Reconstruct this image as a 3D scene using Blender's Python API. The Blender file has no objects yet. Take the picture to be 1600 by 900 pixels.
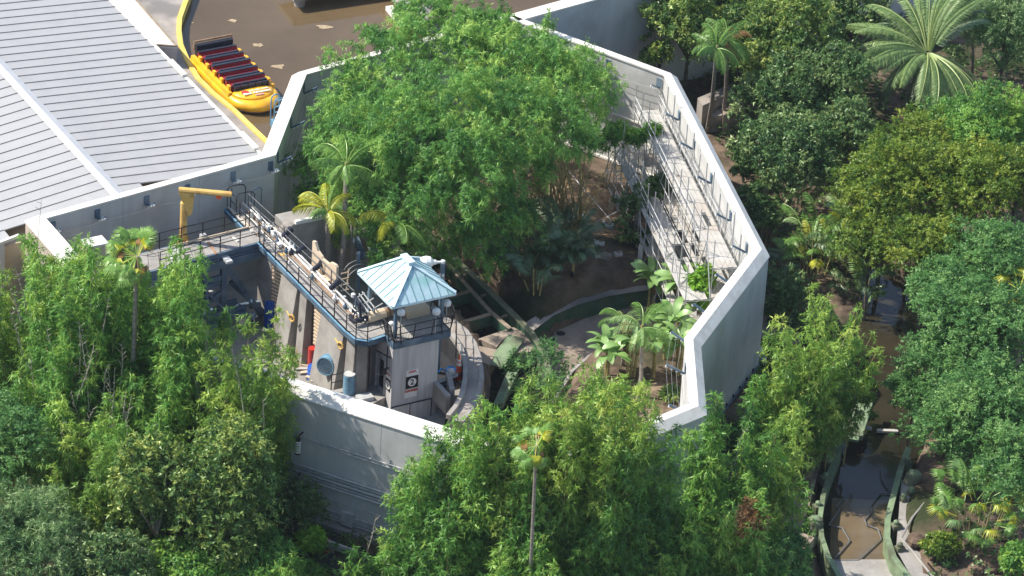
import bpy, math, random
import numpy as np
from mathutils import Vector, Matrix, Euler

R = math.radians
rnd = random.Random(7)
nrng = np.random.default_rng(7)
scene = bpy.context.scene
COL = scene.collection

# ------------------------------------------------------------------ camera
PITCH, ROLL, DIST, FPX = R(30.0), R(3.5), 270.0, 7000.0
TGT = np.array([0.0, 0.0, 0.0])
FW = np.array([0.0, math.cos(PITCH), -math.sin(PITCH)])
_U0 = np.array([0.0, math.sin(PITCH), math.cos(PITCH)])
_R0 = np.array([1.0, 0.0, 0.0])
RT = math.cos(ROLL) * _R0 + math.sin(ROLL) * _U0
UP = -math.sin(ROLL) * _R0 + math.cos(ROLL) * _U0
CPOS = TGT - FW * DIST
cam = bpy.data.cameras.new('camera')
cam.sensor_width = 36.0
cam.lens = 36.0 * FPX / 1600.0
cam.clip_start = 5.0
cam.clip_end = 3000.0
camo = bpy.data.objects.new('camera', cam)
COL.objects.link(camo)
camo.matrix_world = Matrix(((RT[0], UP[0], -FW[0], CPOS[0]), (RT[1], UP[1], -FW[1], CPOS[1]),
                            (RT[2], UP[2], -FW[2], CPOS[2]), (0, 0, 0, 1)))
scene.camera = camo


def P(u, v, z=0.0):
    """the place in the world at height z that the photograph shows at (u, v)"""
    d = FW * FPX + RT * (u - 800.0) - UP * (v - 450.0)
    t = (z - CPOS[2]) / d[2]
    p = CPOS + d * t
    return Vector((p[0], p[1], z))


# ------------------------------------------------------------------ light
SUN_DIR = Vector((-0.98, 0.14, 1.12)).normalized()      # towards the sun
sun_el = math.asin(SUN_DIR.z)
sun_rot = math.atan2(SUN_DIR.x, SUN_DIR.y)
world = bpy.data.worlds.new('World')
scene.world = world
world.use_nodes = True
wn = world.node_tree
sky = wn.nodes.new('ShaderNodeTexSky')
sky.sky_type = 'NISHITA'
sky.sun_disc = False
sky.sun_elevation = sun_el
sky.sun_rotation = sun_rot
bg = wn.nodes['Background']
bg.inputs['Strength'].default_value = 0.15
wn.links.new(sky.outputs[0], bg.inputs['Color'])
sl = bpy.data.lights.new('sun', 'SUN')
sl.energy = 4.5
sl.angle = R(0.5)
sl.color = (1.0, 0.945, 0.85)
so = bpy.data.objects.new('sun', sl)
COL.objects.link(so)
so.rotation_euler = SUN_DIR.to_track_quat('Z', 'Y').to_euler()
so.location = (-60, 30, 80)
scene.view_settings.view_transform = 'Standard'
scene.view_settings.look = 'None'
scene.view_settings.exposure = 0.58
scene.view_settings.gamma = 1.0


# ------------------------------------------------------------------ materials
def mat(name, col, rough=0.8, metal=0.0, col2=None, scale=1.0, detail=6.0, bump=0.0, bscale=None,
        stretch=(1, 1, 1), lo=0.35, hi=0.65, spec=0.3, col3=None, scale3=0.2):
    m = bpy.data.materials.new(name)
    m.use_nodes = True
    nt = m.node_tree
    b = nt.nodes['Principled BSDF']
    b.inputs['Base Color'].default_value = (*col, 1)
    b.inputs['Roughness'].default_value = rough
    b.inputs['Metallic'].default_value = metal
    b.inputs['Specular IOR Level'].default_value = spec
    geo = nt.nodes.new('ShaderNodeNewGeometry')
    mp = nt.nodes.new('ShaderNodeMapping')
    mp.inputs['Scale'].default_value = stretch
    nt.links.new(geo.outputs['Position'], mp.inputs['Vector'])
    if col2 is not None:
        n = nt.nodes.new('ShaderNodeTexNoise')
        n.inputs['Scale'].default_value = scale
        n.inputs['Detail'].default_value = detail
        n.inputs['Roughness'].default_value = 0.62
        nt.links.new(mp.outputs[0], n.inputs['Vector'])
        rp = nt.nodes.new('ShaderNodeValToRGB')
        rp.color_ramp.elements[0].position = lo
        rp.color_ramp.elements[1].position = hi
        rp.color_ramp.elements[0].color = (*col, 1)
        rp.color_ramp.elements[1].color = (*col2, 1)
        nt.links.new(n.outputs['Fac'], rp.inputs[0])
        out = rp.outputs[0]
        if col3 is not None:
            n3 = nt.nodes.new('ShaderNodeTexNoise')
            n3.inputs['Scale'].default_value = scale3
            n3.inputs['Detail'].default_value = 5
            nt.links.new(geo.outputs['Position'], n3.inputs['Vector'])
            r3 = nt.nodes.new('ShaderNodeValToRGB')
            r3.color_ramp.elements[0].position = 0.5
            r3.color_ramp.elements[1].position = 0.64
            nt.links.new(n3.outputs['Fac'], r3.inputs[0])
            mx = nt.nodes.new('ShaderNodeMixRGB')
            mx.inputs[2].default_value = (*col3, 1)
            nt.links.new(r3.outputs[0], mx.inputs[0])
            nt.links.new(out, mx.inputs[1])
            out = mx.outputs[0]
        nt.links.new(out, b.inputs['Base Color'])
    if bump > 0:
        n2 = nt.nodes.new('ShaderNodeTexNoise')
        n2.inputs['Scale'].default_value = bscale or scale * 3
        n2.inputs['Detail'].default_value = 8
        nt.links.new(geo.outputs['Position'], n2.inputs['Vector'])
        bp = nt.nodes.new('ShaderNodeBump')
        bp.inputs['Strength'].default_value = bump
        bp.inputs['Distance'].default_value = 0.15
        nt.links.new(n2.outputs['Fac'], bp.inputs['Height'])
        nt.links.new(bp.outputs[0], b.inputs['Normal'])
    return m


def water_mat(name, c1, c2, scale=0.2, rough=0.06, ripple=0.02):
    m = mat(name, c1, rough=rough, col2=c2, scale=scale, detail=5, lo=0.3, hi=0.7, spec=0.6)
    nt = m.node_tree
    b = nt.nodes['Principled BSDF']
    b.inputs['IOR'].default_value = 1.33
    n2 = nt.nodes.new('ShaderNodeTexNoise')
    n2.inputs['Scale'].default_value = 1.3
    n2.inputs['Detail'].default_value = 3
    g = nt.nodes.new('ShaderNodeNewGeometry')
    nt.links.new(g.outputs['Position'], n2.inputs['Vector'])
    bp = nt.nodes.new('ShaderNodeBump')
    bp.inputs['Strength'].default_value = ripple
    bp.inputs['Distance'].default_value = 0.3
    nt.links.new(n2.outputs['Fac'], bp.inputs['Height'])
    nt.links.new(bp.outputs[0], b.inputs['Normal'])
    return m


def leaf_mat(name, dark, mid, light, transl=0.3, gloss=0.05):
    m = bpy.data.materials.new(name)
    m.use_nodes = True
    nt = m.node_tree
    nt.nodes.remove(nt.nodes['Principled BSDF'])
    out = nt.nodes['Material Output']
    at = nt.nodes.new('ShaderNodeAttribute')
    at.attribute_name = 'tint'
    rp = nt.nodes.new('ShaderNodeValToRGB')
    rp.color_ramp.elements[0].color = (*dark, 1)
    rp.color_ramp.elements[1].color = (*light, 1)
    e = rp.color_ramp.elements.new(0.5)
    e.color = (*mid, 1)
    nt.links.new(at.outputs['Fac'], rp.inputs[0])
    d = nt.nodes.new('ShaderNodeBsdfDiffuse')
    t = nt.nodes.new('ShaderNodeBsdfTranslucent')
    g = nt.nodes.new('ShaderNodeBsdfGlossy')
    g.inputs['Roughness'].default_value = 0.42
    g.inputs['Color'].default_value = (0.75, 0.85, 0.65, 1)
    mx = nt.nodes.new('ShaderNodeMixShader')
    mx.inputs[0].default_value = transl
    mg = nt.nodes.new('ShaderNodeMixShader')
    mg.inputs[0].default_value = gloss
    hs = nt.nodes.new('ShaderNodeHueSaturation')
    hs.inputs['Value'].default_value = 1.25
    hs.inputs['Hue'].default_value = 0.485
    nt.links.new(rp.outputs[0], hs.inputs['Color'])
    nt.links.new(rp.outputs[0], d.inputs['Color'])
    nt.links.new(hs.outputs[0], t.inputs['Color'])
    nt.links.new(d.outputs[0], mx.inputs[1])
    nt.links.new(t.outputs[0], mx.inputs[2])
    nt.links.new(mx.outputs[0], mg.inputs[1])
    nt.links.new(g.outputs[0], mg.inputs[2])
    nt.links.new(mg.outputs[0], out.inputs['Surface'])
    return m


M = {}
M['soil'] = mat('soil', (0.075, 0.055, 0.040), 0.95, col2=(0.21, 0.152, 0.11), scale=0.7, bump=0.9, bscale=2.2,
                col3=(0.035, 0.045, 0.02), scale3=0.16, spec=0.1)
M['tansoil'] = mat('bare_tan_soil', (0.12, 0.085, 0.06), 0.95, col2=(0.30, 0.22, 0.155), scale=1.1, bump=0.9, bscale=3, spec=0.1)
M['straw'] = mat('dry_straw_soil', (0.20, 0.125, 0.075), 0.95, col2=(0.38, 0.27, 0.17), scale=1.6, bump=1.0, bscale=4,
                 spec=0.1)
M['wall'] = mat('wall_paint', (0.49, 0.482, 0.462), 0.75, col2=(0.58, 0.572, 0.55), scale=0.9, stretch=(1, 1, 0.12), bump=0.05,
                bscale=9, col3=(0.45, 0.442, 0.42), scale3=0.45)
M['wall_tan'] = mat('tan_wall_side', (0.40, 0.33, 0.27), 0.75, col2=(0.47, 0.39, 0.32), scale=0.8, bump=0.04, bscale=9)  # tan tone used on a single side of the ring wall
M['coping'] = mat('coping_paint', (0.64, 0.615, 0.56), 0.7, col2=(0.75, 0.72, 0.66), scale=2.5, bump=0.04, bscale=8, col3=(0.60, 0.57, 0.51), scale3=0.8)
M['conc'] = mat('concrete', (0.26, 0.24, 0.22), 0.85, col2=(0.37, 0.35, 0.32), scale=0.9, bump=0.12, bscale=8)
M['conc_v'] = mat('streaked_concrete', (0.44, 0.43, 0.42), 0.85, col2=(0.60, 0.585, 0.57), scale=2.6, stretch=(1, 1, 0.08),
                  bump=0.08, bscale=10)
M['conc_d'] = mat('stained_concrete', (0.25, 0.195, 0.15), 0.85, col2=(0.38, 0.31, 0.245), scale=0.6, bump=0.15, bscale=5,
                  col3=(0.18, 0.145, 0.11), scale3=0.35)
M['quay'] = mat('quay_concrete', (0.27, 0.24, 0.21), 0.85, col2=(0.38, 0.34, 0.30), scale=0.7, bump=0.1, bscale=7,
                col3=(0.2, 0.185, 0.17), scale3=0.3)
M['roof'] = mat('roof_metal', (0.36, 0.355, 0.352), 0.6, col2=(0.41, 0.402, 0.395), scale=0.5, stretch=(1, 1, 1), metal=0.1,
                spec=0.4, col3=(0.36, 0.36, 0.355), scale3=0.5)
M['roofcap'] = mat('roof_cap_metal', (0.42, 0.43, 0.44), 0.5, col2=(0.48, 0.48, 0.49), scale=1, metal=0.1)
M['seam'] = mat('roof_seam_metal', (0.33, 0.32, 0.31), 0.5, col2=(0.385, 0.37, 0.35), scale=2)
M['speck'] = mat('speckled_roof', (0.68, 0.64, 0.58), 0.85, col2=(0.30, 0.27, 0.24), scale=2.4, lo=0.62, hi=0.75, detail=8)
M['yellow'] = mat('kerb_yellow', (0.62, 0.46, 0.10), 0.75, col2=(0.72, 0.56, 0.16), scale=2)
M['craneyel'] = mat('crane_yellow', (0.66, 0.40, 0.10), 0.6, col2=(0.72, 0.47, 0.16), scale=2.5, col3=(0.35, 0.16, 0.06),
                    scale3=0.9)
M['hull'] = mat('raft_yellow', (0.84, 0.41, 0.012), 0.36, col2=(0.88, 0.50, 0.03), scale=1.6, col3=(0.70, 0.36, 0.03), scale3=0.9, spec=0.5)
M['maroon'] = mat('seat_maroon', (0.22, 0.012, 0.022), 0.5, col2=(0.30, 0.022, 0.034), scale=4)
M['navy'] = mat('dark_padding', (0.018, 0.02, 0.03), 0.4, col2=(0.03, 0.033, 0.05), scale=4)
M['black'] = mat('black_steel', (0.02, 0.02, 0.024), 0.5, col2=(0.04, 0.038, 0.036), scale=5)
M['tube'] = mat('scaffold_tube', (0.38, 0.38, 0.38), 0.45, col2=(0.55, 0.54, 0.53), scale=2, metal=0.3)
M['bluest'] = mat('blue_steel', (0.062, 0.105, 0.155), 0.55, col2=(0.10, 0.155, 0.21), scale=1.6, col3=(0.18, 0.24, 0.29),
                  scale3=0.5)
M['bluelt'] = mat('light_blue_paint', (0.13, 0.27, 0.38), 0.5, col2=(0.19, 0.34, 0.45), scale=3)
M['bluebr'] = mat('bright_blue_plastic', (0.02, 0.10, 0.45), 0.4, col2=(0.03, 0.13, 0.52), scale=3)
M['bluehose'] = mat('blue_hose', (0.03, 0.30, 0.70), 0.4)
M['copper'] = mat('verdigris_roof', (0.36, 0.56, 0.58), 0.55, col2=(0.52, 0.66, 0.70), scale=1.1, col3=(0.28, 0.52, 0.50),
                  scale3=0.7, metal=0.1)
M['copcap'] = mat('verdigris_cap', (0.50, 0.66, 0.70), 0.5, col2=(0.60, 0.73, 0.76), scale=1.5)
M['copseam'] = mat('verdigris_seam', (0.25, 0.40, 0.42), 0.5)
M['galv'] = mat('galvanised_steel', (0.46, 0.46, 0.46), 0.45, col2=(0.62, 0.62, 0.60), scale=3, metal=0.2)
M['board'] = mat('scaffold_board', (0.38, 0.365, 0.335), 0.75, col2=(0.52, 0.50, 0.465), scale=1.2, col3=(0.42, 0.38, 0.33),
                 scale3=0.6)
M['timber'] = mat('weathered_timber', (0.22, 0.17, 0.12), 0.85, col2=(0.33, 0.27, 0.20), scale=3)
M['pipegrey'] = mat('dull_grey_pipe', (0.12, 0.125, 0.13), 0.5, col2=(0.2, 0.2, 0.2), scale=3)
M['foam'] = mat('tan_foam', (0.28, 0.20, 0.12), 0.9, col2=(0.45, 0.36, 0.24), scale=5)
M['rust'] = mat('rusty_pipe', (0.22, 0.11, 0.06), 0.8, col2=(0.42, 0.28, 0.18), scale=2)
M['white'] = mat('white_plastic', (0.72, 0.71, 0.68), 0.45, col2=(0.80, 0.79, 0.76), scale=3)
M['cream'] = mat('cream_plaster', (0.60, 0.47, 0.33), 0.85, col2=(0.68, 0.55, 0.40), scale=1.2)
M['orange'] = mat('cone_orange', (0.85, 0.12, 0.03), 0.45)
M['red'] = mat('red_paint', (0.50, 0.03, 0.02), 0.45, col2=(0.42, 0.05, 0.04), scale=3)
M['lifered'] = mat('emblem_red', (0.70, 0.06, 0.05), 0.5)
M['pink'] = mat('faded_pink_print', (0.80, 0.42, 0.42), 0.5)
M['offw'] = mat('off_white_print', (0.85, 0.80, 0.66), 0.5)
M['signblk'] = mat('sign_black', (0.012, 0.012, 0.014), 0.5)
M['green'] = mat('flume_green', (0.030, 0.085, 0.052), 0.55, col2=(0.055, 0.125, 0.075), scale=1.1,
                 col3=(0.09, 0.10, 0.055), scale3=0.5, bump=0.05, bscale=6)
M['greenlt'] = mat('pale_green_steel', (0.16, 0.23, 0.13), 0.55, col2=(0.24, 0.31, 0.18), scale=1.5, col3=(0.12, 0.13, 0.08),
                   scale3=0.6)
M['olive'] = mat('olive_machine', (0.10, 0.12, 0.07), 0.6, col2=(0.20, 0.20, 0.13), scale=2)
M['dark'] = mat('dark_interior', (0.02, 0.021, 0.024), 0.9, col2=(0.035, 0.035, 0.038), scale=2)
M['asphalt'] = mat('asphalt', (0.045, 0.045, 0.048), 0.9, col2=(0.065, 0.062, 0.06), scale=2, bump=0.1)
M['rock'] = mat('brown_rock', (0.09, 0.06, 0.042), 0.95, col2=(0.19, 0.13, 0.09), scale=1.4, bump=0.8, bscale=3)
M['glass'] = mat('tinted_mesh', (0.10, 0.12, 0.14), 0.3, spec=0.5)
M['lagoon'] = water_mat('lagoon_water', (0.085, 0.056, 0.026), (0.140, 0.098, 0.052), 0.09)
M['pond'] = water_mat('pond_water', (0.055, 0.055, 0.052), (0.075, 0.075, 0.075), 0.06, rough=0.25)
M['pool'] = water_mat('pool_water', (0.010, 0.013, 0.012), (0.022, 0.024, 0.018), 0.2, rough=0.04)
M['river'] = water_mat('river_water', (0.013, 0.013, 0.009), (0.048, 0.039, 0.023), 0.18, rough=0.05, ripple=0.05)
M['trunk'] = mat('palm_trunk', (0.20, 0.17, 0.14), 0.9, col2=(0.34, 0.30, 0.25), scale=2.0, stretch=(1, 1, 4), bump=0.3)
M['bark'] = mat('bark', (0.06, 0.05, 0.04), 0.9, col2=(0.14, 0.12, 0.095), scale=2.5, bump=0.4)
M['twig'] = mat('bare_twig', (0.30, 0.26, 0.21), 0.9, col2=(0.42, 0.37, 0.31), scale=4)
M['culm'] = mat('bamboo_culm', (0.20, 0.19, 0.07), 0.6, col2=(0.42, 0.34, 0.15), scale=1.5, stretch=(1, 1, 2))
# leaf colours: dark / mid / light of the leaves themselves
M['lf_giant'] = leaf_mat('giant_bamboo_leaf', (0.045, 0.155, 0.04), (0.17, 0.38, 0.08), (0.42, 0.58, 0.13), 0.36, 0.03)
M['lf_bamboo'] = leaf_mat('bamboo_leaf', (0.035, 0.12, 0.028), (0.135, 0.32, 0.055), (0.38, 0.54, 0.1), 0.35, 0.03)
M['lf_yellowb'] = leaf_mat('yellow_bamboo_leaf', (0.055, 0.15, 0.03), (0.21, 0.37, 0.06), (0.46, 0.55, 0.11), 0.35, 0.03)
M['lf_dark'] = leaf_mat('glossy_dark_leaf', (0.029, 0.081, 0.023), (0.081, 0.172, 0.044), (0.276, 0.356, 0.127), 0.25, 0.05)
M['lf_olive'] = leaf_mat('olive_leaf', (0.029, 0.086, 0.023), (0.103, 0.201, 0.04), (0.483, 0.552, 0.138), 0.28, 0.04)
M['lf_lime'] = leaf_mat('yellow_green_leaf', (0.04, 0.1, 0.015), (0.15, 0.245, 0.03), (0.36, 0.41, 0.06), 0.33, 0.03)
M['lf_blue'] = leaf_mat('blue_green_leaf', (0.03, 0.105, 0.03), (0.095, 0.235, 0.062), (0.22, 0.38, 0.11), 0.3, 0.03)
M['lf_grey'] = leaf_mat('grey_green_leaf', (0.046, 0.115, 0.04), (0.138, 0.253, 0.086), (0.391, 0.506, 0.23), 0.25, 0.03)
M['lf_bright'] = leaf_mat('bright_green_leaf', (0.1, 0.24, 0.02), (0.22, 0.45, 0.03), (0.36, 0.58, 0.07), 0.3, 0.04)
M['lf_dead'] = leaf_mat('dead_leaf', (0.14, 0.07, 0.03), (0.28, 0.15, 0.06), (0.40, 0.26, 0.12), 0.2, 0.02)
M['fr_green'] = leaf_mat('green_frond', (0.05, 0.13, 0.025), (0.13, 0.27, 0.05), (0.26, 0.4, 0.09), 0.25, 0.05)
M['fr_yellow'] = leaf_mat('yellow_frond', (0.2, 0.24, 0.02), (0.42, 0.44, 0.03), (0.62, 0.58, 0.07), 0.3, 0.05)
M['fr_silver'] = leaf_mat('silver_green_frond', (0.06, 0.13, 0.04), (0.17, 0.27, 0.09), (0.38, 0.44, 0.17), 0.18, 0.04)
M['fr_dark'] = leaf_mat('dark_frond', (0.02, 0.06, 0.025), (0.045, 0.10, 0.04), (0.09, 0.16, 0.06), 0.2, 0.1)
M['ban'] = leaf_mat('banana_leaf', (0.08, 0.18, 0.04), (0.18, 0.33, 0.09), (0.3, 0.46, 0.14), 0.25, 0.1)


# ------------------------------------------------------------------ object helpers
def wm(o):
    if o is None:
        return Matrix.Identity(4)
    loc = Matrix.Translation(o.location)
    rot = o.rotation_euler.to_matrix().to_4x4()
    sc = Matrix.Diagonal((*o.scale, 1.0))
    b = loc @ rot @ sc
    if o.parent:
        return wm(o.parent) @ o.matrix_parent_inverse @ b
    return b


def tag(o, label=None, cat=None, group=None, kind=None):
    if label:
        o['label'] = label
    if cat:
        o['category'] = cat
    if group:
        o['group'] = group
    if kind:
        o['kind'] = kind
    return o


def thing(name, loc, label, cat, group=None, rz=0.0):
    o = bpy.data.objects.new(name, None)
    o.empty_display_size = 0.3
    COL.objects.link(o)
    o.location = loc
    o.rotation_euler = (0, 0, rz)
    return tag(o, label, cat, group)


def link_mesh(name, me, parent=None, center=None, local=False):
    o = bpy.data.objects.new(name, me)
    COL.objects.link(o)
    if parent is not None:
        o.parent = parent
        if not local:
            o.matrix_parent_inverse = wm(parent).inverted()
    if center is not None:
        o.location = center
    return o


def copy_tree(o, parent=None):
    c = o.copy()
    COL.objects.link(c)
    if parent is not None:
        c.parent = parent
    for ch in list(o.children):
        copy_tree(ch, c)
    return c


class MB:
    """collects simple solids and links them as one mesh object"""

    def __init__(s):
        s.v = []
        s.f = []

    def add(s, vs, fs):
        k = len(s.v)
        s.v += [tuple(p) for p in vs]
        s.f += [tuple(i + k for i in f) for f in fs]
        return s

    def box(s, c, size, ax=None):
        c = Vector(c)
        X, Y, Z = ax if ax else (Vector((1, 0, 0)), Vector((0, 1, 0)), Vector((0, 0, 1)))
        a, b, d = size[0] / 2, size[1] / 2, size[2] / 2
        vs = [c + X * (i * a) + Y * (j * b) + Z * (k * d) for k in (-1, 1) for j in (-1, 1) for i in (-1, 1)]
        return s.add(vs, [(0, 2, 3, 1), (4, 5, 7, 6), (0, 1, 5, 4), (2, 6, 7, 3), (0, 4, 6, 2), (1, 3, 7, 5)])

    def bar(s, p0, p1, w, h, up=Vector((0, 0, 1))):
        p0, p1 = Vector(p0), Vector(p1)
        d = p1 - p0
        L = d.length
        if L < 1e-5:
            return s
        d.normalize()
        sd = d.cross(up)
        if sd.length < 1e-4:
            sd = Vector((1, 0, 0))
        sd.normalize()
        u2 = sd.cross(d)
        return s.box((p0 + p1) / 2, (L, w, h), (d, sd, u2))

    def prism(s, pts, z0, z1):
        """pts: xy outline (any winding); straight walls from z0 to z1"""
        n = len(pts)
        a = sum(pts[i][0] * pts[(i + 1) % n][1] - pts[(i + 1) % n][0] * pts[i][1] for i in range(n))
        if a < 0:
            pts = list(reversed(pts))
        vs = [(p[0], p[1], z0) for p in pts] + [(p[0], p[1], z1) for p in pts]
        fs = [tuple(range(n - 1, -1, -1)), tuple(range(n, 2 * n))]
        fs += [(i, (i + 1) % n, (i + 1) % n + n, i + n) for i in range(n)]
        return s.add(vs, fs)

    def loft(s, rings, cap=True, closed=True):
        n = len(rings[0])
        vs = [p for r in rings for p in r]
        fs = []
        for k in range(len(rings) - 1):
            for i in range(n if closed else n - 1):
                j = (i + 1) % n
                fs.append((k * n + i, k * n + j, (k + 1) * n + j, (k + 1) * n + i))
        if cap:
            fs.append(tuple(range(n - 1, -1, -1)))
            fs.append(tuple(range((len(rings) - 1) * n, len(rings) * n)))
        return s.add(vs, fs)

    def tube(s, path, r, n=6, r1=None, cap=True):
        path = [Vector(p) for p in path]
        m = len(path)
        if r1 is None:
            r1 = r
        rings = []
        for i, p in enumerate(path):
            if i == 0:
                d = path[1] - p
            elif i == m - 1:
                d = p - path[i - 1]
            else:
                d = path[i + 1] - path[i - 1]
            d.normalize()
            a = d.cross(Vector((0, 0, 1)))
            if a.length < 1e-3:
                a = Vector((1, 0, 0))
            a.normalize()
            b = a.cross(d)
            t = i / (m - 1)
            rr = r * (1 - t) + r1 * t
            rings.append([p + a * (rr * math.cos(2 * math.pi * k / n)) + b * (rr * math.sin(2 * math.pi * k / n))
                          for k in range(n)])
        return s.loft(rings, cap)

    def lathe(s, c, prof, n=12, axis=Vector((0, 0, 1))):
        """prof: list of (radius, distance along the axis)"""
        c = Vector(c)
        ax = Vector(axis).normalized()
        a = ax.cross(Vector((0, 0, 1)))
        if a.length < 1e-3:
            a = Vector((1, 0, 0))
        a.normalize()
        b = a.cross(ax)
        rings = [[c + ax * h + a * (r * math.cos(2 * math.pi * k / n)) + b * (r * math.sin(2 * math.pi * k / n))
                  for k in range(n)] for r, h in prof]
        return s.loft(rings)

    def build(s, name, m, parent=None, smooth=False, local=False, fix=True):
        me = bpy.data.meshes.new(name)
        arr = np.array(s.v, dtype=float)
        if local:
            c = None
        else:
            c = (arr.min(0) + arr.max(0)) / 2
            arr = arr - c
        me.from_pydata(arr.tolist(), [], s.f)
        if fix:
            import bmesh
            bm = bmesh.new()
            bm.from_mesh(me)
            bmesh.ops.recalc_face_normals(bm, faces=bm.faces)
            bm.to_mesh(me)
            bm.free()
        me.materials.append(m)
        if smooth:
            me.polygons.foreach_set('use_smooth', [True] * len(me.polygons))
            me.update()
        return link_mesh(name, me, parent, c, local)


def one(fn, name, m, parent=None, **k):
    b = MB()
    fn(b)
    return b.build(name, m, parent, **k)


def sheet(name, pts, z, m, parent=None, kind='structure'):
    b = MB()
    b.add([(p[0], p[1], z) for p in pts], [tuple(range(len(pts)))])
    me_o = b.build(name, m, parent)
    if parent is None:
        tag(me_o, kind=kind)
    # make sure it faces up
    me = me_o.data
    if me.polygons[0].normal.z < 0:
        me.flip_normals()
    return me_o


def XY(pxs, z):
    return [tuple(P(u, v, z))[:2] for u, v in pxs]


def text_mesh(name, body, size, mtl, parent, loc, xdir, ydir, extrude=0.004, bold=0.0):
    cu = bpy.data.curves.new(name, 'FONT')
    cu.body = body
    cu.size = size
    cu.align_x = 'CENTER'
    cu.align_y = 'CENTER'
    cu.extrude = extrude
    cu.offset = bold
    cu.resolution_u = 3
    tmp = bpy.data.objects.new(name + '_tmp', cu)
    COL.objects.link(tmp)
    dg = bpy.context.evaluated_depsgraph_get()
    me = bpy.data.meshes.new_from_object(tmp.evaluated_get(dg))
    bpy.data.objects.remove(tmp)
    me.materials.clear()
    me.materials.append(mtl)
    X = Vector(xdir).normalized()
    Y = Vector(ydir).normalized()
    Z = X.cross(Y)
    mt = Matrix(((X.x, Y.x, Z.x, 0), (X.y, Y.y, Z.y, 0), (X.z, Y.z, Z.z, 0), (0, 0, 0, 1)))
    me.transform(mt)
    return link_mesh(name, me, parent, Vector(loc))


def lerp(a, b, t):
    return a + (b - a) * t


# ------------------------------------------------------------------ foliage (numpy)
def _norm(a):
    return a / np.maximum(np.linalg.norm(a, axis=1, keepdims=True), 1e-9)


def leaf_mesh(name, base, d, side, L, W, tint, mtl, center):
    n = len(base)
    L = L[:, None]
    W = W[:, None]
    droop = np.zeros_like(base)
    droop[:, 2] = -0.12
    v = np.empty((n, 3, 3))
    v[:, 0] = base + side * W * 0.95 + d * L * 0.12
    v[:, 1] = base + d * L + droop * L
    v[:, 2] = base - side * W * 0.95
    v = v.reshape(-1, 3) - center
    me = bpy.data.meshes.new(name)
    me.vertices.add(n * 3)
    me.vertices.foreach_set('co', v.astype(np.float32).ravel())
    me.loops.add(n * 3)
    me.loops.foreach_set('vertex_index', np.arange(n * 3, dtype=np.int32))
    me.polygons.add(n)
    me.polygons.foreach_set('loop_start', np.arange(n, dtype=np.int32) * 3)
    me.polygons.foreach_set('loop_total', np.full(n, 3, dtype=np.int32))
    me.update(calc_edges=True)
    at = me.attributes.new('tint', 'FLOAT', 'POINT')
    at.data.foreach_set('value', np.repeat(np.clip(tint, 0, 1), 3).astype(np.float32))
    me.materials.append(mtl)
    return me


def sprays(C, D, tint, n, Rl, L, W, droop, spread, rng, flat=0.0):
    """C,D: spray roots and directions; every spray is a twig of n leaves"""
    N = len(C)
    u = rng.random((N, n))
    Dn = _norm(D)
    pos = C[:, None, :] + Dn[:, None, :] * (u * Rl)[:, :, None]
    pos[:, :, 2] -= droop * Rl * u * u * 0.7
    rv = rng.normal(size=(N, n, 3))
    pos += rv * Rl * 0.12 * np.array([1, 1, 1 - flat * 0.8])
    rv2 = rng.normal(size=(N, n, 3)) * spread
    rv2[:, :, 2] *= (1 - flat)
    ld = Dn[:, None, :] * 0.45 + rv2
    ld[:, :, 2] -= droop * 0.8
    ld = _norm(ld.reshape(-1, 3))
    up = rng.normal(size=(N * n, 3)) * 0.38 + np.repeat(Dn, n, axis=0) * (0.95 - flat * 0.5)
    up[:, 2] += 0.45 + flat * 0.5
    side = _norm(np.cross(ld, up))
    LL = L * (0.65 + 0.7 * rng.random(N * n))
    WW = W * (0.7 + 0.6 * rng.random(N * n))
    tt = np.repeat(tint, n) + rng.normal(size=N * n) * 0.13
    return pos.reshape(-1, 3), ld, side, LL, WW, tt


SPEC = {
    # leaf mat, leaf L, half W, spray len, per spray, droop, spread, flat, sub radius
    'giant': dict(m='lf_giant', L=0.26, W=0.030, R=0.34, n=13, droop=0.6, spread=0.6, flat=0.0, sub=0.52, dens=11),
    'bamboo': dict(m='lf_bamboo', L=0.32, W=0.040, R=0.34, n=10, droop=0.6, spread=0.65, flat=0.0, sub=0.5, dens=14),
    'yellowb': dict(m='lf_yellowb', L=0.30, W=0.038, R=0.34, n=10, droop=0.6, spread=0.65, flat=0.0, sub=0.5, dens=14),
    'dark': dict(m='lf_dark', L=0.22, W=0.060, R=0.28, n=9, droop=0.1, spread=0.8, flat=0.0, sub=0.5, dens=12),
    'olive': dict(m='lf_olive', L=0.24, W=0.062, R=0.34, n=7, droop=0.15, spread=0.8, flat=0.0, sub=0.42, dens=8.5),
    'lime': dict(m='lf_lime', L=0.16, W=0.045, R=0.32, n=13, droop=0.15, spread=0.75, flat=0.25, sub=0.52, dens=12),
    'blue': dict(m='lf_blue', L=0.17, W=0.042, R=0.46, n=15, droop=0.12, spread=0.7, flat=0.5, sub=0.58, dens=10.5),
    'grey': dict(m='lf_grey', L=0.26, W=0.03, R=0.34, n=13, droop=0.1, spread=0.8, flat=0.0, sub=0.48, dens=11),
    'bright': dict(m='lf_bright', L=0.22, W=0.08, R=0.28, n=8, droop=0.2, spread=0.9, flat=0.0, sub=0.35, dens=15),
    'dead': dict(m='lf_dead', L=0.22, W=0.035, R=0.3, n=10, droop=0.6, spread=0.8, flat=0.0, sub=0.35, dens=8),
}


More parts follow.
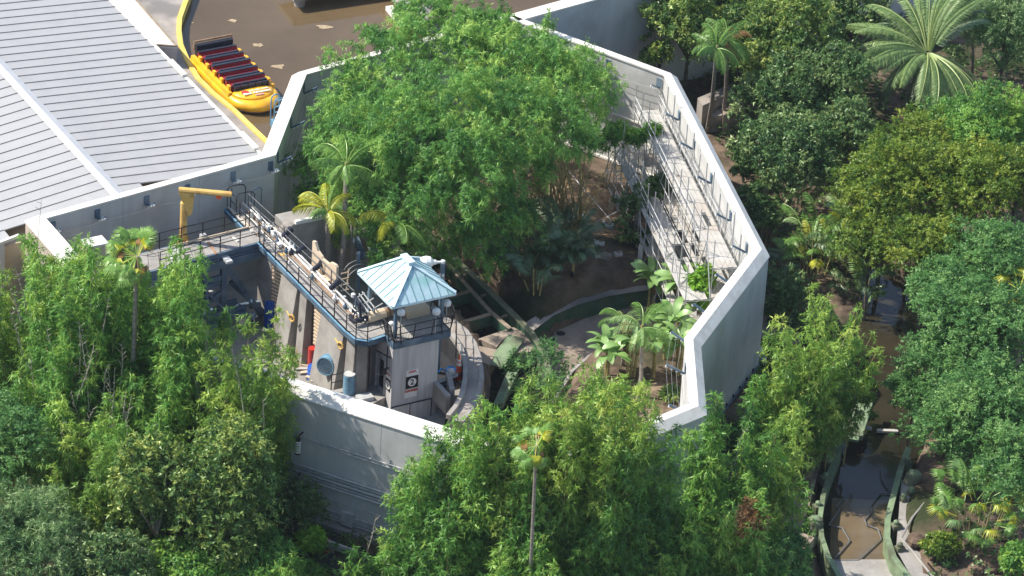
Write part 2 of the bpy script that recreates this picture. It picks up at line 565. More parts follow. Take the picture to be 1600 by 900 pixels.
def blob_points(c, r, spec, rng, dens=1.0, low=-0.35):
    """spray roots on bumpy sub-lumps over an ellipsoid"""
    rx, ry, rz = r
    area = 4 * math.pi * ((rx * ry) ** 1.6 / 3 + (rx * rz) ** 1.6 / 3 + (ry * rz) ** 1.6 / 3) ** (1 / 1.6)
    sub = spec['sub'] * min(1.0, (min(r) / 1.3))
    ns = max(5, int(area / (sub * sub * 2.0)))
    q = _norm(rng.normal(size=(ns * 2, 3)))
    q = q[q[:, 2] > low][:ns]
    shell = 0.62 + 0.52 * rng.random(len(q)) ** 0.8
    lumps = np.sin(q @ rng.normal(size=(3, 3)) * 3.2 + rng.random(3) * 6).mean(1)
    shell = shell + 0.30 * lumps
    keep = (lumps > -0.42) | (rng.random(len(q)) < 0.25)
    q, shell = q[keep], shell[keep]
    S = np.array(c) + q * np.array([rx, ry, rz]) * shell[:, None] * (1 - 0.25 * sub / max(r))
    stint = 0.46 + rng.normal(size=len(q)) * 0.21 + 0.16 * np.sin(q @ rng.normal(size=3) * 3 + rng.random() * 6)
    srad = sub * (0.5 + 1.0 * rng.random(len(q)) ** 1.5)
    per = np.maximum(4, (spec['dens'] * dens * 2.6 * srad * srad).astype(int))
    idx = np.repeat(np.arange(len(q)), per)
    w = rng.normal(size=(len(idx), 3))
    w[:, 2] += 0.45
    w += q[idx] * 0.8
    w = _norm(w)
    C = S[idx] + w * (srad[idx] * (0.35 + 0.6 * rng.random(len(idx))))[:, None]
    D = w + rng.normal(size=w.shape) * 0.35
    return C, D, stint[idx], S


def plume_points(path, rad, spec, rng, dens=1.0, t0=0.25):
    """spray roots along an arching culm"""
    path = np.array([list(p) for p in path])
    seg = np.linalg.norm(np.diff(path, axis=0), axis=1)
    Lt = seg.sum()
    cum = np.concatenate([[0], np.cumsum(seg)]) / Lt
    nn = max(6, int(Lt * (1 - t0) / 0.50))
    ts = t0 + (1 - t0) * (np.arange(nn) + rng.random(nn) * 0.8) / nn
    ts = np.clip(ts, 0, 1)
    ctr = np.stack([np.interp(ts, cum, path[:, k]) for k in range(3)], 1)
    prof = rad * (0.30 + 0.85 * np.sin(np.clip((1 - ts) * 1.5 + 0.05, 0, 1) * math.pi * 0.5)) * (0.45 + 0.95 * rng.random(nn))
    per = np.maximum(3, (spec['dens'] * dens * 2.3 * prof * 0.75).astype(int))
    idx = np.repeat(np.arange(nn), per)
    w = rng.normal(size=(len(idx), 3))
    w[:, 2] += 0.25
    w = _norm(w)
    off = (rng.random(nn) * 2 * math.pi)
    lump = np.stack([np.cos(off), np.sin(off), np.zeros(nn)], 1) * (prof * 0.5)[:, None]
    C = ctr[idx] + lump[idx] + w * (prof[idx] * (0.25 + 0.6 * rng.random(len(idx))))[:, None]
    D = w * 0.8 + rng.normal(size=w.shape) * 0.3
    stint = 0.40 + rng.normal(size=nn) * 0.17
    stint = stint + 0.40 * (ts - 0.55)
    return C, D, stint[idx]


LEAFCOUNT = [0]


def crown_obj(parts, spec, parent, rng, name='crown', mtl=None):
    C = np.concatenate([p[0] for p in parts])
    D = np.concatenate([p[1] for p in parts])
    T = np.concatenate([p[2] for p in parts])
    b, d, s, L, W, t = sprays(C, D, T, spec['n'], spec['R'], spec['L'], spec['W'], spec['droop'], spec['spread'], rng,
                              spec['flat'])
    LEAFCOUNT[0] += len(b)
    ctr = (b.min(0) + b.max(0)) / 2
    me = leaf_mesh(name, b, d, s, L, W, t, M[mtl or spec['m']], ctr)
    return link_mesh(name, me, parent, Vector(ctr))


def gz(x, y):
    return float(height(np.array([x]), np.array([y]))[0])

# ------------------------------------------------------------------ ground plan of the ring wall
WZ = 8.0
WPX = dict(A=(72, 341), B=(431, 242), C=(479, 116), E=(797, 29), F=(1037, 117), G=(1176, 388), H=(1069, 528),
           L=(1077, 630), K=(861, 718), J=(231, 520))
WORD = 'ABCEFGHLKJ'
WI = [np.array(P(*WPX[k], WZ)[:2]) for k in WORD]


def offset_poly(pts, d):
    n = len(pts)
    out = []
    for i in range(n):
        a, b, c = pts[i - 1], pts[i], pts[(i + 1) % n]
        d1 = (b - a) / np.linalg.norm(b - a)
        d2 = (c - b) / np.linalg.norm(c - b)
        n1 = np.array([-d1[1], d1[0]])
        n2 = np.array([-d2[1], d2[0]])
        m = n1 + n2
        m = m / np.linalg.norm(m)
        out.append(b + m * d / max(0.35, m.dot(n1)))
    return out


def wpt(i, t, off):
    """plan point on wall side i at fraction t, off metres outwards of the inner top edge"""
    o = OFFS.setdefault(round(off, 3), offset_poly(WI, off))
    return o[i] * (1 - t) + o[(i + 1) % len(WI)] * t


OFFS = {}
EDGE = {WORD[i] + WORD[(i + 1) % len(WORD)]: i for i in range(len(WORD))}


def wlen(i):
    return float(np.linalg.norm(WI[(i + 1) % len(WI)] - WI[i]))


def winn(i):
    """unit vector pointing into the enclosure from side i"""
    d = WI[(i + 1) % len(WI)] - WI[i]
    d = d / np.linalg.norm(d)
    return Vector((d[1], -d[0], 0)), Vector((d[0], d[1], 0))


# ------------------------------------------------------------------ terrain
def sdf(poly, X, Y):
    """signed distance to a polygon, negative inside"""
    d = np.full(X.shape, 1e9)
    ins = np.zeros(X.shape, bool)
    n = len(poly)
    for i in range(n):
        ax, ay = poly[i]
        bx, by = poly[(i + 1) % n]
        ex, ey = bx - ax, by - ay
        wx, wy = X - ax, Y - ay
        t = np.clip((wx * ex + wy * ey) / (ex * ex + ey * ey + 1e-9), 0, 1)
        d = np.minimum(d, np.hypot(wx - ex * t, wy - ey * t))
        c = ((ay > Y) != (by > Y)) & (X < (bx - ax) * (Y - ay) / (by - ay + 1e-12) + ax)
        ins ^= c
    return np.where(ins, -d, d)


ARC_OUT = [(832, 540), (848, 528), (870, 512), (905, 494), (950, 481), (1000, 473), (1060, 467), (1120, 466), (1200, 488),
           (1262, 520)]
BASIN = XY(ARC_OUT + [(1262, 560), (1200, 545), (1140, 530), (1090, 522), (1020, 526), (962, 545), (920, 572), (895, 596),
                      (880, 640), (850, 690), (800, 690), (856, 600), (838, 560)], -1.1)
POOL = XY([(588, 395), (640, 345), (692, 382), (760, 448), (816, 502), (845, 552), (860, 600), (856, 690), (745, 690),
           (768, 600), (760, 560), (742, 528), (716, 500), (676, 470), (620, 440)], -1.0)
RIVER = XY([(1340, 400), (1400, 440), (1460, 470), (1480, 540), (1470, 640), (1440, 700), (1410, 770), (1404, 830), (1440, 960),
            (1290, 960), (1272, 830), (1275, 760), (1296, 690), (1300, 640), (1300, 600), (1330, 540), (1350, 480)], -0.7)


def fbm(X, Y, seed=0):
    r = np.random.default_rng(seed)
    h = np.zeros(X.shape)
    for f, a in ((0.11, 0.30), (0.27, 0.17), (0.6, 0.09), (1.4, 0.045)):
        for _ in range(3):
            th = r.random() * math.pi
            h += a * np.sin((X * math.cos(th) + Y * math.sin(th)) * f * 2 * math.pi * (0.7 + 0.6 * r.random()) + r.random() * 6.28) / 1.7
    return h


MOUND = [(P(905, 300, 0), 4.5, 1.2), (P(800, 440, 0), 4.0, 0.7), (P(960, 400, 0), 4.5, 0.8), (P(860, 440, 0), 3.6, 0.8),
         (P(1010, 440, 0), 3.0, 0.5), (P(1040, 650, 0), 3.0, 0.3), (P(990, 640, 0), 3.0, 0.3), (P(1240, 720, 0), 3.5, 1.2),
         (P(1230, 640, 0), 3, 0.8), (P(1480, 830, 0), 3.5, 0.7)]
IN_POLY = None


def height(X, Y):
    h = fbm(X, Y, 3) * 0.28
    for c, r, a in MOUND:
        h = h + a * np.exp(-((X - c.x) ** 2 + (Y - c.y) ** 2) / (r * r))
    si = sdf(WI, X, Y)
    # paved floor under the steel walkway and beside the tower
    for poly, depth, fall in ((BASIN, -1.25, 0.5), (POOL, -2.0, 0.5), (RIVER, -1.6, 1.0)):
        s = sdf(poly, X, Y)
        k = np.clip(-s / fall + 0.5, 0, 1)
        k = k * k * (3 - 2 * k)
        h = h * (1 - k) + depth * k
    s = sdf(YARD, X, Y)
    k = np.clip(-s / 0.6 + 0.5, 0, 1)
    h = h * (1 - k) - 0.12 * k
    return h


YARD = XY([(120, 330), (420, 300), (560, 400), (640, 440), (700, 490), (735, 560), (735, 660), (700, 690), (420, 620),
           (220, 500)], 0)


def make_terrain():
    fx = np.arange(-72, 72.1, 0.6)
    fy = np.arange(-70, 100.1, 0.6)
    xs = np.concatenate([[-1600, -700, -300, -150, -100], fx, [100, 150, 300, 700, 1600]])
    ys = np.concatenate([[-700, -300, -150, -100], fy, [130, 200, 400, 900, 2200]])
    X, Y = np.meshgrid(xs, ys)
    Z = height(X, Y)
    far = (np.abs(X) > 75) | (Y > 103) | (Y < -73)
    Z = np.where(far, 0, Z)
    # under the raised lagoon and buildings the ground stays low
    ny, nx = X.shape
    v = np.stack([X, Y, Z], -1).reshape(-1, 3)
    ii = np.arange(ny * nx).reshape(ny, nx)
    f = np.stack([ii[:-1, :-1], ii[:-1, 1:], ii[1:, 1:], ii[1:, :-1]], -1).reshape(-1, 4)
    me = bpy.data.meshes.new('ground')
    me.from_pydata(v.tolist(), [], f.tolist())
    me.polygons.foreach_set('use_smooth', [True] * len(me.polygons))
    me.materials.append(M['soil'])
    return tag(link_mesh('ground', me), kind='structure')


make_terrain()

# waters
WOUT = offset_poly(WI, 0.7)
iA, iB, iC, iE, iF, iG, iH, iL, iK, iJ = range(10)
dam_dir = WI[iE] - WI[iC]
dam_dir = dam_dir / np.linalg.norm(dam_dir)
dam_nrm = np.array([-dam_dir[1], dam_dir[0]])
dam0 = WI[iE] + dam_dir * 0.3
dam1 = WI[iE] + dam_dir * 48.0
QZ, LZ = 5.1, 4.62
kerb_px = [(300, -60), (292, -10), (285, 8), (277, 30), (276, 50), (279, 72), (290, 98), (306, 124), (330, 148), (362, 174),
           (396, 207), (418, 228)]
KP = [np.array(P(u, v, QZ)[:2]) for u, v in kerb_px]
sheet('lagoon_water', [tuple(KP[0] + np.array([-2, 45]))] + [tuple(k + np.array([-0.6, -0.2])) for k in KP] +
      [tuple(WOUT[iB]), tuple(WOUT[iC]), tuple(WOUT[iE]), tuple(dam1), tuple(dam1 + np.array([10, 60]))], LZ, M['lagoon'])


def patch(name, pxs, z, m, lift=0.05, st=0.35, jag=0.0):
    poly = XY(pxs, z)
    xs = [p[0] for p in poly]
    ys = [p[1] for p in poly]
    X, Y = np.meshgrid(np.arange(min(xs), max(xs), st), np.arange(min(ys), max(ys), st))
    d = sdf(poly, X, Y) + fbm(X * 3, Y * 3, 21) * 1.2
    Z = height(X, Y) + lift + 0.07 * fbm(X * 6, Y * 6, 9)
    Z = np.where(d > -0.2, Z - 0.25, Z)
    ii = np.arange(X.size).reshape(X.shape)
    f = np.stack([ii[:-1, :-1], ii[:-1, 1:], ii[1:, 1:], ii[1:, :-1]], -1).reshape(-1, 4)
    keep = (d[:-1, :-1] < 0.4).ravel()
    me = bpy.data.meshes.new(name)
    me.from_pydata(np.stack([X, Y, Z], -1).reshape(-1, 3).tolist(), [], f[keep].tolist())
    me.materials.append(m)
    return tag(link_mesh(name, me), kind='structure')


patch('straw_mound', [(858, 262), (900, 262), (950, 285), (1000, 320), (1000, 360), (960, 372), (900, 372), (862, 345)], 1.2, M['straw'])
patch('bare_soil', [(985, 640), (1010, 600), (1062, 590), (1066, 650), (1030, 690), (960, 690), (940, 660)], 0.2, M['tansoil'])
patch('bare_soil', [(1215, 690), (1270, 640), (1292, 660), (1270, 760), (1230, 800), (1200, 760)], 0.8, M['tansoil'])
patch('bare_soil', [(1140, 250), (1200, 250), (1215, 330), (1180, 340), (1150, 290)], 0.2, M['tansoil'])
one(lambda b: b.prism([tuple(k) for k in KP] + [tuple(WOUT[iB]), tuple(P(380, 262, QZ)[:2]), tuple(P(250, 120, QZ)[:2]),
                                                tuple(P(60, -60, QZ)[:2])], 0, QZ), 'quay_pavement', M['quay']).__setitem__('kind', 'structure')


def strip(pts, off0, off1, z0, z1, mb):
    """a band following a plan polyline, from off0 to off1 to its left"""
    n = len(pts)
    rings = []
    for i in range(n):
        d = pts[min(i + 1, n - 1)] - pts[max(i - 1, 0)]
        d = d / np.linalg.norm(d)
        nn = np.array([-d[1], d[0]])
        a = pts[i] + nn * off0
        c = pts[i] + nn * off1
        rings.append([(a[0], a[1], z0), (c[0], c[1], z0), (c[0], c[1], z1), (a[0], a[1], z1)])
    mb.loft(rings)


kb = MB()
strip(KP, -0.02, 0.30, QZ - 0.6, QZ + 0.13, kb)
tag(kb.build('yellow_kerb', M['yellow']), 'yellow painted kerb curving round the brown lagoon beside the orange raft', 'kerb')

sheet('pool_water', POOL, -1.0, M['pool'])
sheet('basin_floor', BASIN, -1.1, M['conc_d'])
yard = sheet('yard_paving', YARD, 0.0, M['conc'])
rv_pts = XY([(1330, 380), (1410, 420), (1490, 460), (1510, 540), (1500, 640), (1440, 700), (1420, 770), (1412, 830), (1420, 874),
             (1272, 874), (1262, 830), (1265, 760), (1270, 690), (1280, 640), (1290, 600), (1310, 540), (1330, 480)], -0.7)
sheet('river_water', rv_pts, -0.7, M['river'])
sheet('river_apron', XY([(1296, 874), (1424, 874), (1480, 980), (1330, 980)], -0.6), -0.6, M['conc'])
sheet('river_bed_shelf', XY([(1300, 778), (1404, 783), (1404, 874), (1296, 874)], -0.692), -0.692,
      water_mat('shallow_water', (0.11, 0.078, 0.042), (0.20, 0.155, 0.095), 0.25, rough=0.05, ripple=0.04))
sheet('footpath', XY([(1225, 680), (1290, 655), (1292, 690), (1262, 800), (1240, 860), (1200, 840)], 0.25), 0.30, M['conc_d'])
sheet('service_path', XY([(1408, 752), (1440, 742), (1432, 800), (1432, 860), (1470, 905), (1425, 905), (1400, 860)], 0.1), 0.16, M['conc'])
sheet('service_road', XY([(360, 770), (430, 745), (650, 830), (760, 900), (650, 960), (420, 890)], 0.0), 0.14, M['asphalt'])
sheet('straw_slope', XY([(862, 262), (950, 300), (1005, 350), (960, 380), (900, 390), (850, 372), (845, 300)], 0.9), 0.9, M['soil'])
bpy.data.objects.remove(bpy.data.objects['straw_slope'])

# ------------------------------------------------------------------ ring wall
wall = thing('enclosure_wall', Vector((*WI[iJ], 0)), 'tall pale grey many-sided concrete wall with cream coping around the bamboo and steel walkway',
             'wall')


def wsection(i, t0, t1, sec, mb, g0=0.0, g1=0.0):
    L = wlen(i)
    a, b = t0 + g0 / L, t1 - g1 / L
    rings = []
    for t in (a, b):
        rings.append([(*wpt(i, t, o), z) for o, z in sec])
    mb.loft(rings)


PSEC = [(0.06, -1.4), (0.06, 7.893), (0.5, 7.893), (0.93, 7.52), (0.93, -1.4)]
CSEC = [(0.0, 8.0), (0.5, 8.0), (0.98, 7.58), (0.98, 7.52), (0.5, 7.9), (0.0, 7.9)]
COREC = [(0.09, -1.4), (0.09, 7.86), (0.5, 7.86), (0.90, 7.48), (0.90, -1.4)]
for i in range(len(WI)):
    n = max(1, round(wlen(i) / 4.6))
    for k in range(n):
        b = MB()
        wsection(i, k / n, (k + 1) / n, PSEC, b, 0.0 if k == 0 else 0.012, 0.0 if k == n - 1 else 0.012)
        b.build('wall_panel', M['wall_tan'] if i == iJ else M['wall'], wall)
        b = MB()
        wsection(i, k / n, (k + 1) / n, CSEC, b, 0.0 if k == 0 else 0.006, 0.0 if k == n - 1 else 0.006)
        b.build('coping', M['coping'], wall)
    b = MB()
    wsection(i, 0, 1, COREC, b, 0.05, 0.05)
    b.build('wall_core', M['wall'], wall)


# a horizontal ledge halfway up inside the north-east side
def ledge(i, t0, t1, z, w, h, m, name='ledge', inner=True, off=0.06):
    b = MB()
    sec = [(off, z), (off, z + h), (off - w, z + h), (off - w, z)]
    wsection(i, t0, t1, sec, b)
    return b.build(name, m, wall)


ledge(EDGE['EF'], 0.3, 1.0, 4.0, 0.10, 0.12, M['coping'])
ledge(EDGE['EF'], 0.2, 1.0, 0.7, 0.16, 0.14, M['coping'])
ledge(EDGE['AB'], 0.0, 1.0, 3.1, 0.06, 0.12, M['galv'])
ledge(EDGE['CE'], 0.0, 1.0, 4.2, 0.05, 0.10, M['galv'])


# insulator brackets and strung wires on the inside of the wall
def bracket(i, t, size=0.9, z=7.25):
    nin, al = winn(i)
    p = Vector((*wpt(i, t, 0.06), z))
    b = MB()
    b.box(p + nin * 0.04 + Vector((0, 0, 0.1)), (0.06, 0.34, 0.55), (nin, al, Vector((0, 0, 1))))
    tip = p + nin * size + Vector((0, 0, 0.28))
    b.bar(p + nin * 0.05 + Vector((0, 0, -0.25)), tip, 0.10, 0.10)
    o = b.build('insulator_bracket', M['bluest'], wall)
    pts = []
    for k in range(4):
        q = lerp(p + nin * 0.22 + Vector((0, 0, -0.15)), tip, k / 3.0) + Vector((0, 0, -0.02))
        ib = MB()
        ib.lathe(q - Vector((0, 0, 0.17)), [(0.03, 0), (0.06, 0.03), (0.06, 0.13), (0.03, 0.15)], 6)
        ib.build('insulator', M['white'], o)
        pts.append(q - Vector((0, 0, 0.14)))
    return pts


def string_wires(list_pts):
    for a, c in zip(list_pts[:-1], list_pts[1:]):
        for k in (0, 1, 2, 3):
            p0, p1 = a[k], c[k]
            L = (p1 - p0).length
            path = [lerp(p0, p1, s / 6) - Vector((0, 0, 0.035 * L * 4 * (s / 6) * (1 - s / 6))) for s in range(7)]
            b = MB()
            b.tube(path, 0.011, 3, cap=False)
            b.build('wire', M['pipegrey'], wall)


def tsof(i, us):
    """fractions along side i whose inner top edge shows at the given u"""
    a, b = WPX[WORD[i]], WPX[WORD[(i + 1) % 10]]
    k = 0 if abs(b[0] - a[0]) > abs(b[1] - a[1]) else 1
    return [(u - a[k]) / (b[k] - a[k]) for u in us]


W_AB = [bracket(EDGE['AB'], t) for t in tsof(EDGE['AB'], [84, 152, 228, 292, 364, 424])]
string_wires(W_AB)
W_BC = [bracket(EDGE['BC'], t) for t in tsof(EDGE['BC'], [232, 178, 124])]
string_wires([W_AB[-1]] + W_BC)
W_CE = [bracket(EDGE['CE'], t) for t in tsof(EDGE['CE'], [540, 640, 740])]
string_wires([W_BC[-1]] + W_CE)
W_EF = [bracket(EDGE['EF'], t) for t in tsof(EDGE['EF'], [866, 952, 1030])]
string_wires(W_EF)
W_FG = [bracket(EDGE['FG'], t) for t in tsof(EDGE['FG'], [168, 215, 268, 325, 372])]
string_wires([W_EF[-1]] + W_FG)
W_GH = [bracket(EDGE['GH'], t, 1.2) for t in tsof(EDGE['GH'], [425, 472, 515])]
string_wires([W_FG[-1]] + W_GH)
W_HL = [bracket(EDGE['HL'], t, 1.1) for t in tsof(EDGE['HL'], [560, 622])]
string_wires([W_GH[-1]] + W_HL)
W_KJ = [bracket(EDGE['KJ'], t, 0.8) for t in tsof(EDGE['KJ'], [740, 611, 524])]
string_wires(W_KJ)
W_JA = [bracket(EDGE['JA'], t, 0.8) for t in tsof(EDGE['JA'], [470, 420, 385])]
string_wires(W_JA + [W_AB[0]])


# conduits and cable rails on the outside of the south-west side
def conduit(i, t0, t1, z, r, off=0.93, name='conduit', m=None):
    b = MB()
    p = [Vector((*wpt(i, t, off + 0.05 + r), z)) for t in np.linspace(t0, t1, 5)]
    b.tube(p, r, 6)
    return b.build(name, m or M['galv'], wall)


iKJ = EDGE['KJ']
for z, r in ((5.2, 0.035), (5.0, 0.03), (3.35, 0.07), (3.17, 0.05), (2.95, 0.07), (2.72, 0.05), (2.55, 0.07), (1.75, 0.03), (1.05, 0.05),
             (0.55, 0.04), (0.75, 0.04), (0.9, 0.04)):
    conduit(iKJ, 0.22 if z > 1 else 0.40, 0.86 if z > 1 else 0.60, z, r)
for t in np.linspace(0.3, 0.8, 14):
    nin, al = winn(iKJ)
    for z in (5.1, 2.95, 1.6):
        b = MB()
        p = Vector((*wpt(iKJ, t, 0.955), z + 0.12))
        b.box(p, (0.05, 0.06, 0.55), (nin, al, Vector((0, 0, 1))))
        b.build('conduit_clamp', M['galv'], wall)
iLK = EDGE['LK']
for k, z in enumerate((3.6, 3.35, 2.9, 2.5)):
    conduit(iLK, 0.2, 0.95, z, 0.06)
nin, al = winn(iLK)
for k in range(4):
    b = MB()
    q = Vector((*wpt(iLK, 0.28 + 0.02 * k, 1.1), 0))
    b.tube([q + Vector((0, 0, 2.6 - 0.15 * k)), q + Vector((0, 0, -0.2))], 0.055, 6)
    b.build('conduit', M['galv'], wall)
iGH = EDGE['GH']
b = MB()
b.tube([Vector((*wpt(iGH, t, 1.03), 0.35 + 0.35 * t)) for t in np.linspace(0.02, 0.98, 6)], 0.05, 6)
b.build('conduit', M['bluest'], wall)
for t in np.linspace(0.1, 0.9, 9):
    b = MB()
    nin, al = winn(iGH)
    b.box(Vector((*wpt(iGH, t, 0.98), 0.42 + 0.35 * t)), (0.1, 0.06, 0.25), (nin, al, Vector((0, 0, 1))))
    b.build('conduit_clamp', M['black'], wall)
# concrete kerb at the foot
b = MB()
wsection(iKJ, 0.1, 0.95, [(0.93, -0.2), (0.93, 0.42), (1.5, 0.36), (1.5, -0.2)], b)
b.build('foot_kerb', M['conc'], wall)
# electric box
nin, al = winn(iKJ)
b = MB()
tb = 0.468
b.box(Vector((*wpt(iKJ, tb, 1.1), 0.95)), (0.28, 0.75, 0.85), (nin, al, Vector((0, 0, 1))))
b.build('electric_box', M['galv'], wall)
# lantern on a short arm
tl = 0.597
lamp_o = Vector((*wpt(iKJ, tl - 0.012, 0.95), 5.45))
lan = MB()
q = lamp_o - nin * 0.55
lan.bar(lamp_o + nin * 0.02, q, 0.06, 0.06)
lan.lathe(q - Vector((0, 0, 1.12)), [(0.05, 0), (0.15, 0.02), (0.15, 0.12), (0.15, 0.98), (0.17, 1.0), (0.10, 1.08), (0.03, 1.12)], 12)
lo_ = lan.build('wall_lantern', M['black'], wall)
for k in range(5):
    b = MB()
    b.lathe(q - Vector((0, 0, 0.98 - 0.155 * k)), [(0.165, 0), (0.175, 0.03), (0.175, 0.08), (0.165, 0.11)], 12)
    b.build('white_ring', M['white'], lo_)

# dam wall going on beyond the north corner
dam = thing('dam_wall', Vector((*dam0, 0)), 'straight pale wall between the brown lagoon and the grey pond at the top', 'wall')
b = MB()
strip([dam0, dam1], -0.45, 0.45, 0, 7.9, b)
b.build('wall_panel', M['wall'], dam)
b = MB()
strip([dam0, dam1], -0.5, 0.5, 7.9, 8.0, b)
b.build('coping', M['coping'], dam)

# pier with a cap inside the west corner
pb = thing('wall_buttress', P(150, 470, 0), 'square capped concrete pier inside the left wall corner beside the pale coping', 'pier')
c = P(147, 378, 7.2)
W1U = Vector((0.824, 0.566, 0))
U = Vector((0.5, -0.866, 0))
Wd = Vector((0.866, 0.5, 0))
Zv = Vector((0, 0, 1))
b = MB()
b.box((c.x, c.y, 3.5), (1.3, 0.9, 7.2), (Wd, U, Zv))
b.build('shaft', M['cream'], pb)
b = MB()
b.box((c.x, c.y, 7.18), (1.4, 1.0, 0.12), (Wd, U, Zv))
b.build('cap', M['coping'], pb)

# ------------------------------------------------------------------ big metal roofed shed
shed = thing('metal_roofed_shed', P(100, 300, 0), 'large shed with ribbed pale grey metal roof at the upper left beside the lagoon quay', 'shed')
RZ = 7.5
ridge0 = P(183, 303, RZ)
rd = -U                                   # ridge runs away from the viewer
Tsl_r, Tsl_l = 0.085, 0.12
eave_off = (P(404, 240, 6.6) - ridge0).dot(Wd)


def roof_pt(a, s, up=0.0):
    """a metres along the ridge (away), s metres to the right (+) or left (-)"""
    z = RZ - (Tsl_r * s if s > 0 else Tsl_l * -s) + up
    q = ridge0 + rd * a + Wd * s
    return Vector((q.x, q.y, z))


PW = 1.0
WR, WL = eave_off, 13.0
# the south end follows the ring wall
wdir = Vector((*(WI[iB] - WI[iA]), 0)).normalized()
wo = Vector((*OFFS.setdefault(0.98, offset_poly(WI, 0.98))[iA], 0))


def a_end(s):
    """where the roof stops against the wall for a strip s metres from the ridge"""
    q = ridge0 + Wd * s
    # solve (q + rd*a - wo) x wdir = 0
    d = Vector((q.x, q.y, 0)) - wo
    cr = d.x * wdir.y - d.y * wdir.x
    cd = rd.x * wdir.y - rd.y * wdir.x
    return -cr / cd + 0.04


nst = 40
for side, w in ((1, WR), (-1, WL)):
    for k in range(nst):
        a0, a1 = -3.0 + k * PW, -3.0 + (k + 1) * PW - 0.012
        am = (a0 + a1) / 2
        # strips are cut where they meet the wall
        s_lo, s_hi = 0.30, w
        ss = np.linspace(s_lo, s_hi, 14)
        ok = [s for s in ss if a_end(side * s) < a0]
        if len(ok) < 2:
            continue
        s0, s1 = min(ok), max(ok)
        b = MB()
        q = [roof_pt(a0, side * s0), roof_pt(a0, side * s1), roof_pt(a1, side * s1), roof_pt(a1, side * s0)]
        b.loft([[p - Vector((0, 0, 0.08)) for p in q], q])
        o = b.build('roof_panel', M['roof'], shed)
        b = MB()
        b.bar(roof_pt(a1, side * s0, 0.03), roof_pt(a1, side * s1, 0.03), 0.045, 0.055)
        b.build('standing_seam', M['seam'], o)
b = MB()
b.loft([[roof_pt(a_end(0), -0.42, 0.06), roof_pt(a_end(0), 0, 0.13), roof_pt(a_end(0), 0.42, 0.06), roof_pt(a_end(0), 0, 0.0)],
        [roof_pt(36, -0.42, 0.06), roof_pt(36, 0, 0.13), roof_pt(36, 0.42, 0.06), roof_pt(36, 0, 0.0)]])
b.build('ridge_cap', M['roofcap'], shed)
b = MB()
e0, e1 = a_end(WR) , 36
b.bar(roof_pt(e0, WR + 0.09, -0.02), roof_pt(e1, WR + 0.09, -0.02), 0.2, 0.16)
b.build('gutter', M['coping'], shed)
for a in (e0 + 2.2, e0 + 12.5):
    b = MB()
    b.bar(roof_pt(a, WR + 0.05, 0.14), roof_pt(a + 2.2, WR + 0.05, 0.14), 0.32, 0.14)
    b.build('gutter_guard', M['coping'], shed)
b = MB()
pp = [roof_pt(e0 + 0.3, WR - 0.25), roof_pt(36, WR - 0.25), roof_pt(36, -WL + 0.4), roof_pt(a_end(-WL) + 0.6, -WL + 0.4)]
b.prism([(p.x, p.y) for p in pp], 0, 5.9)
b.build('walls', M['cream'], shed)
# ribbed end wall left of the ring wall
for k in range(16):
    s = -(9.0 + k * 0.5) + 1.2
    q = roof_pt(a_end(s) + 0.02, s, -0.12)
    b = MB()
    b.box((q.x, q.y, q.z / 2), (0.44, 0.14, q.z), (wdir, Vector((-wdir.y, wdir.x, 0)), Zv))
    b.build('cladding_panel', M['galv'] if False else M['wall'], shed)
s0, s1 = -6.6, -WL - 4
b = MB()
b.bar(roof_pt(a_end(s0), s0, -0.02) , roof_pt(a_end(-WL), -WL, -0.02), 0.18, 0.18)
b.build('gable_trim', M['coping'], shed)

# low annex with a speckled roof
ann = thing('roof_annex', P(230, 60, QZ), 'low annex with speckled pale flat roof beside the ribbed metal shed', 'annex')
az = 6.5
apx = [(152, -30), (186, -30), (276, 73), (234, 70)]
apts = XY(apx, az)
b = MB()
b.prism(apts, QZ, az - 0.1)
b.build('walls', M['conc_v'], ann)
b = MB()
cx = sum(p[0] for p in apts) / 4
cy = sum(p[1] for p in apts) / 4
b.prism([(cx + (p[0] - cx) * 1.012, cy + (p[1] - cy) * 1.012) for p in apts], az - 0.1, az)
b.build('roof', M['speck'], ann)
b = MB()
b.bar(Vector((*apts[2], az + 0.04)), Vector((*apts[3], az + 0.04)), 0.12, 0.09)
b.bar(Vector((*apts[1], az + 0.04)), Vector((*apts[2], az + 0.04)), 0.12, 0.09)
b.build('roof_edge', M['timber'], ann)

# concrete pieces standing in the lagoon
pier = thing('bridge_pier', P(470, 4, LZ), 'round concrete pier under the dark bridge deck at the top of the lagoon', 'bridge')
b = MB()
b.lathe(P(468, 8, LZ) - Vector((0, 0, 0.5)), [(0.36, 0), (0.36, 1.0)], 12)
b.build('pier_post', M['quay'], pier)
b = MB()
b.lathe(P(560, -6, LZ) - Vector((0, 0, 0.5)), [(0.36, 0), (0.36, 1.0)], 12)
b.build('pier_post', M['quay'], pier)
b = MB()
dA, dB = P(448, -14, 5.5), P(640, -42, 5.5)
b.bar(dA, dB, 2.6, 0.35)
b.build('deck', M['quay'], pier)
slab = thing('concrete_ramp', P(620, 5, LZ), 'sloping grey concrete ramp at the lagoon edge behind the bamboo', 'ramp')
b = MB()
r0, r1 = P(606, -40, 5.6), P(668, 34, 5.6)
b.bar(r0, r1, 2.0, 0.3)
b.build('ramp_slab', M['quay'], slab)
b = MB()
b.bar(P(608, 12, 4.8), P(626, 34, 4.8), 0.5, 0.3)
b.build('side_block', M['coping'], slab)
